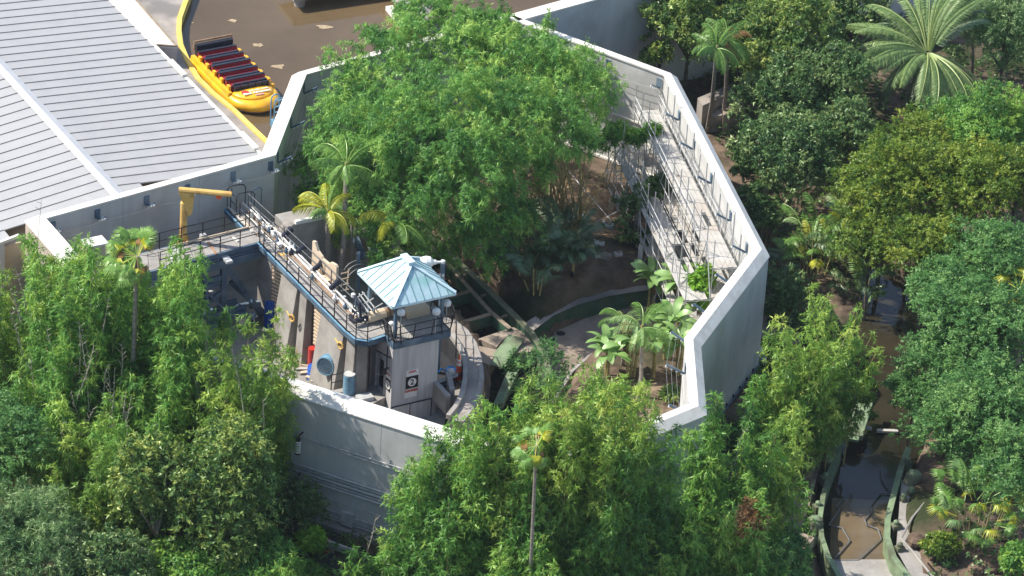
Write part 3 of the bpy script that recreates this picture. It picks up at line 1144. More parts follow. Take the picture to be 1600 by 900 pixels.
# foam on the water
for k, (u, v, s) in enumerate([(403, 71, .32), (436, 104, .3), (507, 42, .35), (572, 43, .18), (364, 33, .22), (301, 36, .06)]):
    b = MB()
    c = P(u, v, LZ)
    n = 11
    ring = []
    for j in range(n):
        r = s * (0.5 + 0.8 * rnd.random())
        an = 2 * math.pi * j / n
        ring.append((c.x + 1.5 * r * math.cos(an), c.y + r * math.sin(an)))
    b.prism(ring, LZ - 0.01, LZ + 0.025)
    lab = ['pale foam patch on the lagoon right of the raft bow row', 'pale foam patch on the lagoon beyond the raft nose',
           'curled pale foam patch in the middle of the lagoon', 'tiny foam patch nearest the bamboo on the lagoon',
           'small foam patch on the lagoon behind the raft', 'tiny foam speck beside the yellow kerb'][k]
    tag(b.build('foam_patch', M['foam'], None), lab, 'foam', 'foam patches on the lagoon')

# ------------------------------------------------------------------ raft
def build_raft():
    c = P(372, 128, LZ + 0.45)
    t = thing('river_raft', Vector((c.x, c.y, LZ)), 'orange yellow rubber raft with rows of maroon seats moored by the yellow kerb', 'raft')
    f, r = U, Wd                              # bow direction, starboard direction

    def W3(x, y, z):
        return Vector((c.x, c.y, LZ)) + r * x + f * y + Zv * z

    def outline(k, z, tail=-3.7, nose=3.75):
        pts = []
        hw = 1.62 * k
        for y in (tail, -2, 0, 1.4):
            pts.append((hw * (0.97 if y < -3 else 1), y))
        for a in (20, 40, 60, 78, 90):
            pts.append((hw * math.cos(R(a)), 1.8 + (nose * k - 1.8 + (1 - k)) * math.sin(R(a))))
        left = [(-x, y) for x, y in reversed(pts[:-1])]
        return [W3(x, y, z) for x, y in pts + left]

    b = MB()
    b.loft([outline(.82, -0.25), outline(.93, 0.0), outline(1.03, 0.2), outline(1.06, 0.42), outline(1.03, 0.62), outline(.93, 0.76),
            outline(.85, 0.78)])
    hull = b.build('hull', M['hull'], t, smooth=True)
    b = MB()
    b.loft([outline(1.03, 0.13), outline(1.045, 0.17), outline(1.03, 0.22)])
    b.build('rubbing_strip', M['navy'], hull)
    # bow deck
    b = MB()
    rings = []
    for k, z in ((0.86, 0.78), (0.80, 0.90), (0.6, 0.98), (0.25, 1.02)):
        pts = []
        hw = 1.62 * k
        for a in np.linspace(0, 180, 13):
            pts.append(W3(hw * math.cos(R(a)), 1.95 + (3.25 - 1.95) * k / 0.86 * math.sin(R(a)), z))
        rings.append(pts)
    b.loft(rings)
    b.build('bow_deck', M['hull'], t, smooth=True)
    for s in (-1, 1):
        b = MB()
        b.loft([[W3(s * 1.28, y, 0.7), W3(s * 1.62, y, 0.7), W3(s * 1.58, y, 0.92), W3(s * 1.34, y, 0.92)] for y in (-3.6, 1.95)])
        b.build('side_rail', M['hull'], t)
        for k in range(5):
            b = MB()
            b.box(W3(s * 1.36, -2.7 + k * 1.05, 1.05), (0.16, 0.3, 0.3), (r, f, Zv))
            b.build('grab_post', M['hull'], t)
    b = MB()
    b.box(W3(0, -0.9, 0.74), (2.4, 5.6, 0.12), (r, f, Zv))
    b.build('floor', M['maroon'], t)
    for k in range(5):
        y = -3.0 + k * 1.02
        b = MB()
        b.loft([[W3(x, y - 0.10, 0.78), W3(x, y + 0.12, 0.78), W3(x, y - 0.02, 1.27), W3(x, y - 0.26, 1.27)] for x in (-1.32, 1.32)])
        b.build('backrest', M['maroon'], t)
        b = MB()
        b.box(W3(0, y + 0.32, 0.98), (2.4, 0.46, 0.26), (r, f, Zv))
        b.build('seat', M['maroon'], t)
        b = MB()
        b.box(W3(0, y - 0.16, 1.28), (2.64, 0.22, 0.08), (r, f, Zv))
        b.build('head_pad', M['navy'], t)
        lb = MB()
        lb.tube([W3(-1.2, y + 0.55, 1.1), W3(-1.1, y + 0.62, 1.28), W3(1.1, y + 0.62, 1.28), W3(1.2, y + 0.55, 1.1)], 0.06, 6)
        lo = lb.build('lap_bar', M['navy'], t)
        for j in range(4):
            b = MB()
            b.box(W3(-0.88 + j * 0.587, y + 0.60, 1.27), (0.50, 0.16, 0.14), (r, f, Zv))
            b.build('lap_pad', M['navy'], lo)
    for j in range(5):
        b = MB()
        b.box(W3(-0.96 + j * 0.48, 1.90, 1.10), (0.42, 0.14, 0.34), (r, f, Zv))
        b.build('front_pad', M['navy'], t)
    b = MB()
    b.box(W3(0, -3.6, 1.2), (2.5, 0.3, 0.75), (r, f, Zv))
    b.build('stern_pad', M['navy'], t)
    b = MB()
    b.tube([W3(-1.35, -3.75, 1.2), W3(-1.3, -3.8, 1.7), W3(1.3, -3.8, 1.7), W3(1.35, -3.75, 1.2)], 0.07, 6)
    b.build('stern_bar', M['rust'], t)
    # print on the bow: an emblem and lettering, reading upright from the quay
    zz = 1.035
    b = MB()
    b.lathe(W3(-0.66, 2.42, 0.96), [(0.24, 0), (0.24, 0.07)], 18)
    em = b.build('emblem_disc', M['lifered'], t)
    xd = (r * 1.0)
    yd = -f
    text_mesh('lettering', 'JURASSIC PARK', 0.19, M['offw'], t, W3(0.28, 2.38, zz), xd, yd, 0.012, 0.006)
    text_mesh('lettering', 'River Adventure', 0.27, M['offw'], t, W3(0.02, 2.68, zz - 0.01), xd + Vector((0, 0, 0)), yd, 0.03, 0.01)
    text_mesh('lettering', 'THE RIDE', 0.13, M['pink'], t, W3(0.1, 2.95, 0.98), xd, yd, 0.03, 0.006)
    return t


raft = build_raft()


# ------------------------------------------------------------------ blue ladder frame by the wall
def u_rail(b, p0, p1, h, r, n=5):
    up = Zv * h
    b.tube([p0, p0 + up * 0.82, lerp(p0, p1, 0.12) + up * 0.97, lerp(p0, p1, 0.5) + up, lerp(p0, p1, 0.88) + up * 0.97,
            p1 + up * 0.82, p1], r, n)


ld = thing('blue_ladder', P(436, 200, 5.0), 'bright blue steel ladder frame against the outer face of the wall beside the raft', 'ladder')
lp0, lp1 = P(428, 200, 5.0), P(441, 196, 5.0)
for nm, (a, c_) in (('side_rail', (lp0, lp1)), ('side_rail', (lp0 + rd * 0.5, lp1 + rd * 0.5))):
    b = MB()
    u_rail(b, a, c_, 2.0, 0.05)
    b.build(nm, M['bluelt'], ld)
for k in range(5):
    b = MB()
    b.bar(lerp(lp0, lp1, 0) + Zv * (0.3 + 0.38 * k), lp1 + Zv * (0.3 + 0.38 * k), 0.07, 0.05)
    b.build('rung', M['bluelt'], ld)
b = MB()
b.box(lp0 + Zv * 0.25 + Wd * 0.2, (0.6, 0.6, 0.5), (Wd, U, Zv))
b.build('gearbox', M['bluelt'], ld)

# ------------------------------------------------------------------ steel walkways
DZ = 5.5


def railing(parent, pts, h=1.08, sp=1.45, m=None, lean=0.0, nrm=None, mids=1, pr=0.03):
    m = m or M['black']
    for a, c_ in zip(pts[:-1], pts[1:]):
        a, c_ = Vector(a), Vector(c_)
        L = (c_ - a).length
        n = max(1, round(L / sp))
        lv = (nrm * lean) if nrm else Vector((0, 0, 0))
        for k in range(n + 1):
            if k == n and c_ is not pts[-1] and (c_ - Vector(pts[-1])).length > 1e-3:
                continue
            q = lerp(a, c_, k / n)
            b = MB()
            b.bar(q, q + Zv * h + lv, 0.06, 0.06, up=Vector((0, 1, 0)))
            b.build('rail_post', m, parent)
        for j in range(mids + 1):
            f = 1 - j * 0.47
            b = MB()
            b.tube([a + Zv * h * f + lv * f, c_ + Zv * h * f + lv * f], pr, 5)
            b.build('handrail' if j == 0 else 'mid_rail', m, parent)


def decked(parent, pts, z, m, name='deck', th=0.10):
    b = MB()
    b.prism([(p[0], p[1]) for p in pts], z - th, z)
    return b.build(name, m, parent)


# main walkway from the wall to the tower
ww = thing('steel_walkway', P(430, 400, 0), 'long blue edged steel walkway crowded with pipes leading to the small tower', 'walkway')
n0, n1 = P(352, 326, DZ), P(541, 517, DZ)       # near (left) edge
f0, f1 = P(388, 328, DZ), P(566, 493, DZ)       # far edge
decked(ww, XY([(352, 326), (388, 324), (566, 490), (600, 497), (612, 520), (604, 521), (574, 531), (556, 528), (541, 517)], DZ), DZ, M['conc'])
edge_pts = [n0, n1, P(556, 529, DZ), P(574, 532, DZ), P(606, 521.5, DZ)]
for a, c_ in zip(edge_pts[:-1], edge_pts[1:]):
    b = MB()
    b.bar(a - Zv * 0.2, c_ - Zv * 0.2, 0.12, 0.36)
    b.build('edge_beam', M['bluelt'] if False else M['bluest'], ww)
    b = MB()
    b.bar(a - Zv * 0.02, c_ - Zv * 0.02, 0.22, 0.04)
    b.build('edge_flange', M['bluelt'], ww)
b = MB()
b.bar(f0 - Zv * 0.2, f1 - Zv * 0.2, 0.12, 0.36)
b.build('edge_beam', M['bluest'], ww)
railing(ww, [P(412, 388, DZ), n1, P(556, 529, DZ), P(574, 532, DZ), P(604, 522, DZ)])
railing(ww, [f0, P(500, 431, DZ), P(552, 480, DZ)], m=M['pipegrey'], pr=0.025)
railing(ww, [P(360, 326, DZ), P(404, 370, DZ)])
# upstand hoops where the walkway meets the wall
for p0_, p1_, mm in ((P(355, 322, DZ), P(383, 318, DZ), M['black']), (P(369, 334, DZ), P(397, 329, DZ), M['black']),
                     (P(392, 328, DZ), P(408, 322, DZ), M['bluest'])):
    b = MB()
    u_rail(b, p0_, p1_, 1.35, 0.035)
    b.build('hoop', mm, ww)
# pipes along the far half of the deck
nd = (n1 - n0).normalized()
nperp = Vector((-nd.y, nd.x, 0))
wdk = abs((f0 - n0).dot(nperp))
if (f0 - n0).dot(nperp) < 0:
    nperp = -nperp
Lw = (n1 - n0).length
for k, (off, z, r, mm, t0, t1) in enumerate([(1.15, .14, .06, 'white', .0, .93), (1.0, .10, .05, 'rust', .05, .95), (1.28, .3, .045, 'galv', .02, .9),
                                             (1.38, .12, .07, 'galv', .1, 1.0), (0.85, .07, .035, 'timber', .1, .9), (0.75, .06, .03, 'white', .0, .6),
                                             (1.2, .42, .03, 'white', .2, 1.0), (0.2, .05, .03, 'white', 0.0, .22), (0.32, .05, .04, 'cream', .0, .25)]):
    path = []
    for j in range(9):
        tt = t0 + (t1 - t0) * j / 8
        path.append(n0 + nd * (Lw * tt) + nperp * (off + 0.04 * math.sin(j * 1.7 + k)) + Zv * (z + 0.03 * math.sin(j * 2.3 + k * 2)))
    b = MB()
    b.tube(path, r, 6)
    b.build('pipe', M[mm], ww)
for k in range(34):
    tt = 0.05 + 0.9 * rnd.random()
    off = 0.75 + 0.7 * rnd.random()
    q = n0 + nd * (Lw * tt) + nperp * off + Zv * 0.12
    b = MB()
    mm = rnd.choice(['white', 'galv', 'white', 'galv', 'navy', 'bluest', 'cream'])
    if rnd.random() < 0.5:
        b.lathe(q, [(0.09, 0), (0.13, 0.04), (0.13, 0.2), (0.07, 0.28), (0.03, 0.4)], 8)
    else:
        b.box(q + Zv * 0.1, (0.16 + 0.25 * rnd.random(), 0.14 + 0.1 * rnd.random(), 0.16 + 0.16 * rnd.random()),
              (nd, nperp, Zv))
    b.build('valve', M[mm], ww)
for (tt, off) in ((0.46, 1.1), (0.60, 1.1), (0.75, 0.95), (0.33, 1.2)):
    q = n0 + nd * (Lw * tt) + nperp * off + Zv * 0.45
    b = MB()
    b.lathe(q, [(0.08, 0), (0.16, 0.06), (0.16, 0.62), (0.20, 0.66), (0.20, 0.78), (0.06, 0.84)], 10,
            axis=nperp + Zv * 0.3 - nd * 0.4)
    b.build('motor', M['navy'], ww)
# rubbish caught on the near edge
for k in range(26):
    tt = 0.2 + 0.28 * rnd.random()
    q = n0 + nd * (Lw * tt) + nperp * (0.15 + 0.35 * rnd.random()) + Zv * (0.05 + 0.3 * rnd.random())
    b = MB()
    pts = [q + Vector((rnd.uniform(-.16, .16), rnd.uniform(-.16, .16), rnd.uniform(-.1, .2))) for _ in range(4)]
    b.tube(pts, 0.025, 4)
    b.build('loose_fitting', M[rnd.choice(['white', 'galv', 'white', 'bluest'])], ww)
# ochre stains are plates lying on the deck
for (tt, off, s) in ((0.40, 0.62, .3), (0.43, 0.7, .25), (0.24, 0.75, .22)):
    q = n0 + nd * (Lw * tt) + nperp * off
    b = MB()
    b.prism([(q.x + s * (0.6 + 0.5 * rnd.random()) * math.cos(a), q.y + s * (0.6 + 0.5 * rnd.random()) * math.sin(a))
             for a in np.linspace(0, 5.6, 8)], DZ + 0.002, DZ + 0.012)
    b.build('ochre_mat', M['craneyel'], ww)

# side gangway with the crane
gw = thing('side_gangway', P(330, 430, 0), 'short railed steel gangway with grey planks running from the crane to the main walkway', 'walkway')
g_f0, g_f1 = P(215, 398, DZ), P(386, 356, DZ)
g_n0, g_n1 = P(215, 428, DZ), P(407, 377, DZ)
ngp = 11
for k in range(ngp):
    a, c_ = k / ngp + 0.002, (k + 1) / ngp - 0.002
    pts = [lerp(g_f0, g_f1, a), lerp(g_f0, g_f1, c_), lerp(g_n0, g_n1, c_), lerp(g_n0, g_n1, a)]
    decked(gw, pts, DZ + 0.01, M['conc'] if k != 3 else M['conc_v'], 'deck_plate', 0.08)
for a, c_ in ((g_n0, g_n1), (g_f0, g_f1)):
    for zo, hh, w in ((-0.22, 0.34, 0.10), (-0.03, 0.04, 0.24), (-0.40, 0.04, 0.24)):
        b = MB()
        b.bar(a + Zv * zo, c_ + Zv * zo, w, hh)
        b.build('edge_beam', M['bluest'], gw)
b = MB()
b.bar(g_n0 - Zv * 0.75 + U * 0.15, g_n1 - Zv * 0.75 + U * 0.15, 0.16, 0.5)
b.build('edge_beam', M['bluest'], gw)
railing(gw, [P(250, 419, DZ), g_n1 - Wd * 0.05])
railing(gw, [g_f0, g_f1 - Wd * 0.1])
# toe pipe
b = MB()
b.tube([lerp(g_f0, g_f1, 0.3) + Zv * 0.12 - U * -0.15, g_f1 + Zv * 0.12 + U * 0.15], 0.06, 6)
b.build('pipe', M['cream'], gw)
b = MB()
b.bar(P(325, 378, DZ + 0.03), P(338, 397, DZ + 0.03), 0.14, 0.05)
b.build('rusty_strip', M['rust'], gw)
b = MB()
b.bar(P(364, 371, DZ + 0.06), P(372, 377, DZ + 0.06), 0.12, 0.08)
b.build('white_offcut', M['white'], gw)
b = MB()
b.box(P(317, 369, DZ + 0.15), (0.35, 0.25, 0.25), (Wd, U, Zv))
b.build('junction_box', M['galv'], gw)
# blue legs and braces
q = P(350, 404, DZ - 0.5)
b = MB()
b.bar(q, Vector((q.x, q.y, -0.1)), 0.34, 0.34, up=Vector(U))
b.build('column', M['bluest'], gw)
b = MB()
b.bar(q + Zv * 0.15, q + Zv * 0.15 + U * 0.8, 0.4, 0.14)
b.build('bracket_plate', M['galv'], gw)
b = MB()
b.bar(q - Zv * 0.3, Vector((q.x, q.y, 0)) + Wd * 2.9, 0.24, 0.3)
b.build('brace', M['bluest'], gw)
q2 = P(262, 425, DZ - 0.5)
b = MB()
b.bar(q2, Vector((q2.x, q2.y, -0.1)), 0.3, 0.3, up=Vector(U))
b.build('column', M['bluest'], gw)
b = MB()
b.bar(q2 - Zv * 1.4, q - Zv * 1.2, 0.2, 0.34)
b.build('brace', M['bluest'], gw)
b = MB()
b.bar(q2 - Zv * 4.0, q - Zv * 2.2, 0.2, 0.3)
b.build('brace', M['bluest'], gw)
for k in range(3):
    b = MB()
    b.bar(P(300 + 18 * k, 500 - 6 * k, 1.2), P(370 + 14 * k, 470 + 12 * k, 2.0), 0.3, 0.3)
    b.build('lower_beam', M['bluest'], gw)

for k, (u0, v0, z0, u1, v1, z1, w) in enumerate([(300, 455, 3.6, 345, 440, 3.4, .3), (296, 470, 2.6, 352, 462, 2.4, .22), (318, 430, 4.4, 330, 520, .2, .2), (360, 440, 3.0, 425, 500, .4, .26),
                                                  (300, 490, 1.4, 420, 470, 1.3, .2), (392, 480, .3, 392, 470, 2.8, .2), (308, 440, 4.0, 372, 505, .6, .16)]):
    b = MB()
    b.bar(P(u0, v0, z0), P(u1, v1, z1), w, w, up=Vector((0, 1, 0)) if abs(u0 - u1) < 3 else Zv)
    b.build('lower_beam', M['bluest'], gw)
for k, (u, v, z) in enumerate([(330, 462, 2.4), (352, 478, 1.0), (378, 500, .5), (404, 498, .3), (340, 505, .4)]):
    b = MB()
    b.box(P(u, v, z), (.7, .5, .45), (Wd, U, Zv))
    b.build('steel_box', M[['galv', 'bluest', 'white', 'pipegrey', 'bluelt'][k]], gw)

# yellow jib crane
cr = thing('jib_crane', P(287, 392, DZ - 0.3), 'yellow jib crane with long tubular arm above the side gangway', 'crane')
cb = P(286, 377, DZ)
b = MB()
b.lathe(cb - Zv * 0.6, [(0.34, 0), (0.34, 0.62), (0.21, 0.66), (0.20, 3.1), (0.2, 3.2)], 12)
b.build('mast', M['craneyel'], cr)
for k in range(4):
    an = math.pi / 4 + k * math.pi / 2
    dv = Vector((math.cos(an), math.sin(an), 0))
    b = MB()
    b.add([cb + dv * .18, cb + dv * .5, cb + dv * .18 + Zv * .6, cb + dv * .18 + Vector((-dv.y, dv.x, 0)) * .03, cb + dv * .5 + Vector((-dv.y, dv.x, 0)) * .03,
           cb + dv * .18 + Zv * .6 + Vector((-dv.y, dv.x, 0)) * .03], [(0, 1, 2), (3, 5, 4), (0, 3, 4, 1), (1, 4, 5, 2), (2, 5, 3, 0)])
    b.build('gusset', M['craneyel'], cr)
jt = cb + Zv * 3.3
tipz = jt.z
tip = P(362, 306, tipz)
jd = Vector((tip.x - jt.x, tip.y - jt.y, 0)).normalized()
b = MB()
js = Vector((-jd.y, jd.x, 0))
pr = [(-0.28, 0.0), (0.62, 0.0), (0.50, -1.35), (0.30, -1.55)]
b.loft([[jt + jd * x + Zv * z + js * s for x, z in pr] for s in (-0.17, 0.17)])
b.build('head_plate', M['craneyel'], cr)
b = MB()
b.tube([jt - jd * 0.3 + Zv * 0.12, Vector((tip.x, tip.y, tipz + 0.1))], 0.17, 10)
b.build('jib_arm', M['craneyel'], cr)
b = MB()
b.lathe(Vector((tip.x, tip.y, tipz)) - jd * 0.75 - Zv * 0.25, [(0.10, 0), (0.17, 0.05), (0.17, 0.16), (0.1, 0.2)], 8)
b.build('hoist', M['orange'], cr)
b = MB()
b.lathe(Vector((tip.x, tip.y, tipz)) + Zv * 0.2, [(0.03, 0), (0.03, 0.35)], 5)
b.build('pin', M['black'], cr)

# ------------------------------------------------------------------ tower
F0 = P(616, 536, DZ)                     # front corner of the deck


def TW(a, b_, z):
    return Vector((F0.x, F0.y, 0)) + Wd * a - U * b_ + Zv * z


def TP(a, b_):
    q = TW(a, b_, 0)
    return (q.x, q.y)


tw = thing('lookout_tower', TW(1.4, 1.4, 0), 'small square concrete lookout tower with a pale turquoise pyramid roof', 'tower')
SW_, SD = 2.95, 2.9
# shaft in panels, with the doorway left open on the west face
dz0, dz1 = 1.55, 3.75
da0, da1 = 0.95, 2.05
b = MB()
b.prism([TP(0.02, 0.12), TP(SW_, 0.12), TP(SW_, 0.34), TP(0.02, 0.34)], 0, DZ - 0.35)
b.build('front_wall', M['conc_v'], tw)
b = MB()
b.prism([TP(SW_ - 0.22, 0.34), TP(SW_, 0.34), TP(SW_, SD), TP(SW_ - 0.22, SD)], 0, DZ - 0.35)
b.build('side_wall', M['conc_v'], tw)
b = MB()
b.prism([TP(0.02, SD), TP(SW_, SD), TP(SW_, SD + 0.2), TP(0.02, SD + 0.2)], 0, DZ - 0.35)
b.build('back_wall', M['conc_v'], tw)
for (b0, b1, z0, z1) in ((0.34, da0, 0, DZ - 0.35), (da1, SD, 0, DZ - 0.35), (da0, da1, dz1, DZ - 0.35), (da0, da1, 0, dz0)):
    b = MB()
    b.prism([TP(0.02, b0), TP(0.24, b0), TP(0.24, b1), TP(0.02, b1)], z0, z1)
    b.build('side_wall', M['conc_v'], tw)
b = MB()
b.prism([TP(0.26, 0.4), TP(SW_ - 0.3, 0.4), TP(SW_ - 0.3, SD - 0.1), TP(0.26, SD - 0.1)], dz0 - 0.1, dz0)
b.build('floor', M['dark'], tw)
# door standing ajar inside the opening
b = MB()
b.prism([TP(0.12, da0 + 0.05), TP(0.17, da0 + 0.02), TP(0.75, da0 + 0.55), TP(0.70, da0 + 0.58)], dz0 + 0.02, dz1 - 0.05)
dr = b.build('door', M['bluest'], tw)
b = MB()
b.box(TW(0.05, da1 - 0.25, dz0 + 0.9), (0.05, 0.08, 0.14), (Wd, U, Zv))
b.build('handle', M['white'], dr)
for (bb, w_, z0, z1) in ((da0, 0.06, dz0, dz1), (da1, 0.06, dz0, dz1)):
    b = MB()
    b.box(TW(0.0, bb, (z0 + z1) / 2), (0.10, 0.07, z1 - z0), (Wd, U, Zv))
    b.build('door_frame', M['galv'], tw)
b = MB()
b.box(TW(0.0, (da0 + da1) / 2, dz1 + 0.03), (0.10, da1 - da0 + 0.07, 0.07), (Wd, U, Zv))
b.build('door_frame', M['galv'], tw)
# lower front hatch
b = MB()
b.box(TW(1.35, 0.10, 0.55), (2.5, 0.06, 1.15), (Wd, U, Zv))
ht = b.build('hatch', M['conc_v'], tw)
for (a, w_, z, h_) in ((1.35, 2.56, 1.15, 0.05), (0.07, 0.05, 0.55, 1.15), (2.62, 0.05, 0.55, 1.15), (1.25, 0.05, 0.55, 1.15)):
    b = MB()
    b.box(TW(a, 0.075, z), (w_, 0.05, h_), (Wd, U, Zv))
    b.build('hatch_edge', M['black'], ht)


def placard(a, b_, z, w, h, side, m, name='sign'):
    b = MB()
    if side == 'f':
        b.box(TW(a, b_ - 0.015, z), (w, 0.03, h), (Wd, U, Zv))
    else:
        b.box(TW(a - 0.015, b_, z), (0.03, w, h), (Wd, U, Zv))
    return b.build(name, m, tw)


def sign_set(side, a, b_, zc, w):
    # white plate with red writing, black plate with a white disc and the number
    s1 = placard(a, b_, zc + 0.62, w, 0.40, side, M['white'])
    s2 = placard(a, b_, zc, w, 0.78, side, M['signblk'])
    nrm = U if side == 'f' else -Wd
    xd = Wd if side == 'f' else U
    c0 = TW(a, b_, zc) + nrm * 0.03
    b = MB()
    b.lathe(c0, [(0.27, 0), (0.27, 0.012)], 20, axis=nrm)
    b.build('disc', M['white'], s2)
    text_mesh('lettering', '2', 0.50, M['signblk'], s2, c0 + nrm * 0.018, xd, Zv, 0.004, 0.01)
    text_mesh('lettering', 'AREA', 0.20, M['red'], s1, TW(a, b_, zc + 0.70) + nrm * 0.036, xd, Zv, 0.004, 0.006)


sign_set('f', 1.32, 0.12, 2.55, 0.78)
sign_set('l', 0.02, 0.52, 2.45, 0.50)
s3 = placard(1.26, 0.12, 1.72, 0.78, 0.34, 'f', M['white'])
text_mesh('lettering', 'DANGER', 0.20, M['red'], s3, TW(1.30, 0.12, 2.0) + U * 0.036, Wd, Zv, 0.004, 0.012)
b = MB()
b.box(TW(1.30, 0.11, 2.0), (0.8, 0.03, 0.2), (Wd, U, Zv))
b.build('sign', M['offw'], tw)
# wall lamp above the side sign
b = MB()
b.bar(TW(0.0, 0.55, 3.55), TW(-0.28, 0.45, 3.6), 0.08, 0.08)
b.box(TW(-0.3, 0.42, 3.45), (0.2, 0.16, 0.3), (Wd, U, Zv))
b.build('floodlight', M['black'], tw)
# deck with a blue frame
DW, DD = 3.55, 3.75
b = MB()
b.prism([TP(0, 0), TP(DW, 0), TP(DW, DD), TP(0, DD)], DZ - 0.08, DZ + 0.02)
b.build('deck', M['conc'], tw)
for a0, b0, a1, b1 in ((0, 0, DW, 0), (DW, 0, DW, DD), (0, DD, DW, DD), (0, 0, 0, 1.2)):
    b = MB()
    b.bar(TW(a0, b0, DZ - 0.2), TW(a1, b1, DZ - 0.2), 0.14, 0.40)
    b.build('deck_beam', M['bluest'], tw)
# outward leaning mesh guard
tcor = [(0, 0.9), (0, 0), (DW, 0), (DW, DD)]
for (a0, b0), (a1, b1), nv in (((0, 0), (DW, 0), U), ((DW, 0), (DW, DD), Wd), ((0, 1.0), (0, 0), -Wd)):
    p0_, p1_ = TW(a0, b0, DZ), TW(a1, b1, DZ)
    railing(tw, [p0_, p1_], h=1.15, sp=1.2, m=M['black'], lean=0.28, nrm=nv, mids=2)
    n = 20
    for k in range(n + 1):
        q = lerp(p0_, p1_, k / n)
        b = MB()
        b.bar(q + Zv * 0.05, q + Zv * 1.1 + nv * 0.26, 0.012, 0.012, up=Vector((0, 1, 0)))
        b.build('mesh_wire', M['glass'], tw)
# hoops leaning at the corner
for a_, b_ in ((-0.1, 0.5), (0.4, -0.1), (3.0, -0.1)):
    b = MB()
    b.bar(TW(a_, b_, DZ - 0.1), TW(a_ - 0.25, b_ - 0.25, DZ + 1.35), 0.06, 0.06, up=Vector((0, 1, 0)))
    b.build('brace_strut', M['black'], tw)
b = MB()
b.bar(TW(-0.9, 0.6, DZ - 0.55), TW(-0.05, 0.2, DZ - 1.1), 0.07, 0.07)
b.build('under_brace', M['black'], tw)
b = MB()
b.bar(TW(-0.25, 0.3, DZ - 0.3), TW(-0.25, 0.3, DZ - 1.9), 0.08, 0.08, up=Vector((0, 1, 0)))
b.build('under_brace', M['black'], tw)
# four posts
ez = 7.9
RC = P(635.5, 441.5, ez)                 # roof centre at eave height
rcl = Vector((RC.x - F0.x, RC.y - F0.y, 0))
ra, rb = rcl.dot(Wd), -rcl.dot(U)        # centre in tower coordinates
HA, HB = 2.02, 2.16
for sa in (-1, 1):
    for sb in (-1, 1):
        b = MB()
        q = TW(ra + sa * (HA - 0.55), rb + sb * (HB - 0.55), DZ)
        b.bar(q, q + Zv * (ez - DZ + 0.25), 0.18, 0.18, up=Vector(U))
        b.build('post', M['bluest'], tw)
# roof: four slopes of seamed strips
rise = 1.42
EC = {k: TW(ra + HA * k[0], rb + HB * k[1], ez) for k in ((-1, -1), (1, -1), (1, 1), (-1, 1))}
rl = 0.42
RG = {-1: TW(ra, rb - rl, ez + rise), 1: TW(ra, rb + rl, ez + rise)}
roof_o = one(lambda b: b.loft([[EC[(-1, -1)] + Zv * -.03, EC[(1, -1)] + Zv * -.03, EC[(1, 1)] + Zv * -.03, EC[(-1, 1)] + Zv * -.03],
                               [RG[-1] + Zv * -.03, RG[-1] + Zv * -.03 + Wd * .01, RG[1] + Zv * -.03 + Wd * .01, RG[1] + Zv * -.03]]),
             'roof', M['copper'], tw)


def slope(e0, e1, t0, t1, n=8):
    ev = e1 - e0
    L = ev.length
    ed = ev / L
    s0 = (t0 - e0).dot(ed) / L
    s1 = (t1 - e0).dot(ed) / L
    mid = lerp(t0, t1, 0.5)
    upv = mid - (e0 + ed * (mid - e0).dot(ed))
    nr = ed.cross(upv).normalized()
    if nr.z < 0:
        nr = -nr

    def hgt(s):
        if s < s0:
            return s / s0
        if s > s1:
            return (1 - s) / (1 - s1)
        return 1.0
    ks = [k / n for k in range(n + 1)]
    for k in range(n):
        a, c_ = ks[k] + 0.004, ks[k + 1] - 0.004
        ss = [a] + [x for x in (s0, s1) if a < x < c_] + [c_]
        low = [e0 + ev * x for x in ss]
        top = [e0 + ev * x + upv * max(0.01, hgt(x) - 0.02) for x in ss]
        b = MB()
        ring = low + list(reversed(top))
        b.loft([[p + nr * 0.0 for p in ring], [p + nr * 0.025 for p in ring]])
        b.build('roof_panel', M['copper'], roof_o)
        if k:
            h = hgt(ks[k])
            b = MB()
            p = e0 + ev * ks[k]
            b.bar(p + nr * 0.04, p + upv * (h * 0.96) + nr * 0.04, 0.035, 0.05)
            b.build('roof_seam', M['copseam'], roof_o)


slope(EC[(-1, 1)], EC[(-1, -1)], RG[1], RG[-1])
slope(EC[(-1, -1)], EC[(1, -1)], RG[-1], RG[-1])
slope(EC[(1, -1)], EC[(1, 1)], RG[-1], RG[1])
slope(EC[(1, 1)], EC[(-1, 1)], RG[1], RG[1])
for k_, e in EC.items():
    b = MB()
    b.bar(e + Zv * 0.05, RG[k_[1]] + Zv * 0.07, 0.26, 0.05)
    b.build('hip_cap', M['copcap'], roof_o)
b = MB()
b.bar(RG[-1] + Zv * 0.12 + U * 0.12, RG[1] + Zv * 0.12 - U * 0.12, 0.42, 0.14)
b.build('ridge_cap', M['copcap'], roof_o)
for a, c_ in (((-1, -1), (1, -1)), ((1, -1), (1, 1)), ((1, 1), (-1, 1)), ((-1, 1), (-1, -1))):
    b = MB()
    b.bar(EC[a] - Zv * 0.06, EC[c_] - Zv * 0.06, 0.07, 0.12)
    b.build('fascia', M['copcap'], roof_o)
# lamps on the guard rail
for a_, b_, z in ((0.35, 0.0, DZ + 1.75), (2.55, -0.1, DZ + 1.35), (3.55, 0.5, DZ + 1.35), (-0.05, 0.35, DZ + 0.95)):
    b = MB()
    q = TW(a_, b_, z)
    b.bar(TW(a_, b_, DZ + 0.1), q, 0.05, 0.05, up=Vector((0, 1, 0)))
    lo2 = b.build('lamp_post', M['galv'], tw)
    s = 1.0 if z > DZ + 1 else 0.72
    b = MB()
    b.lathe(q, [(0.12 * s, 0), (0.22 * s, 0.05), (0.24 * s, 0.26 * s), (0.16 * s, 0.36 * s), (0.03, 0.40 * s)], 8)
    b.build('lamp_head', M['white'], lo2)
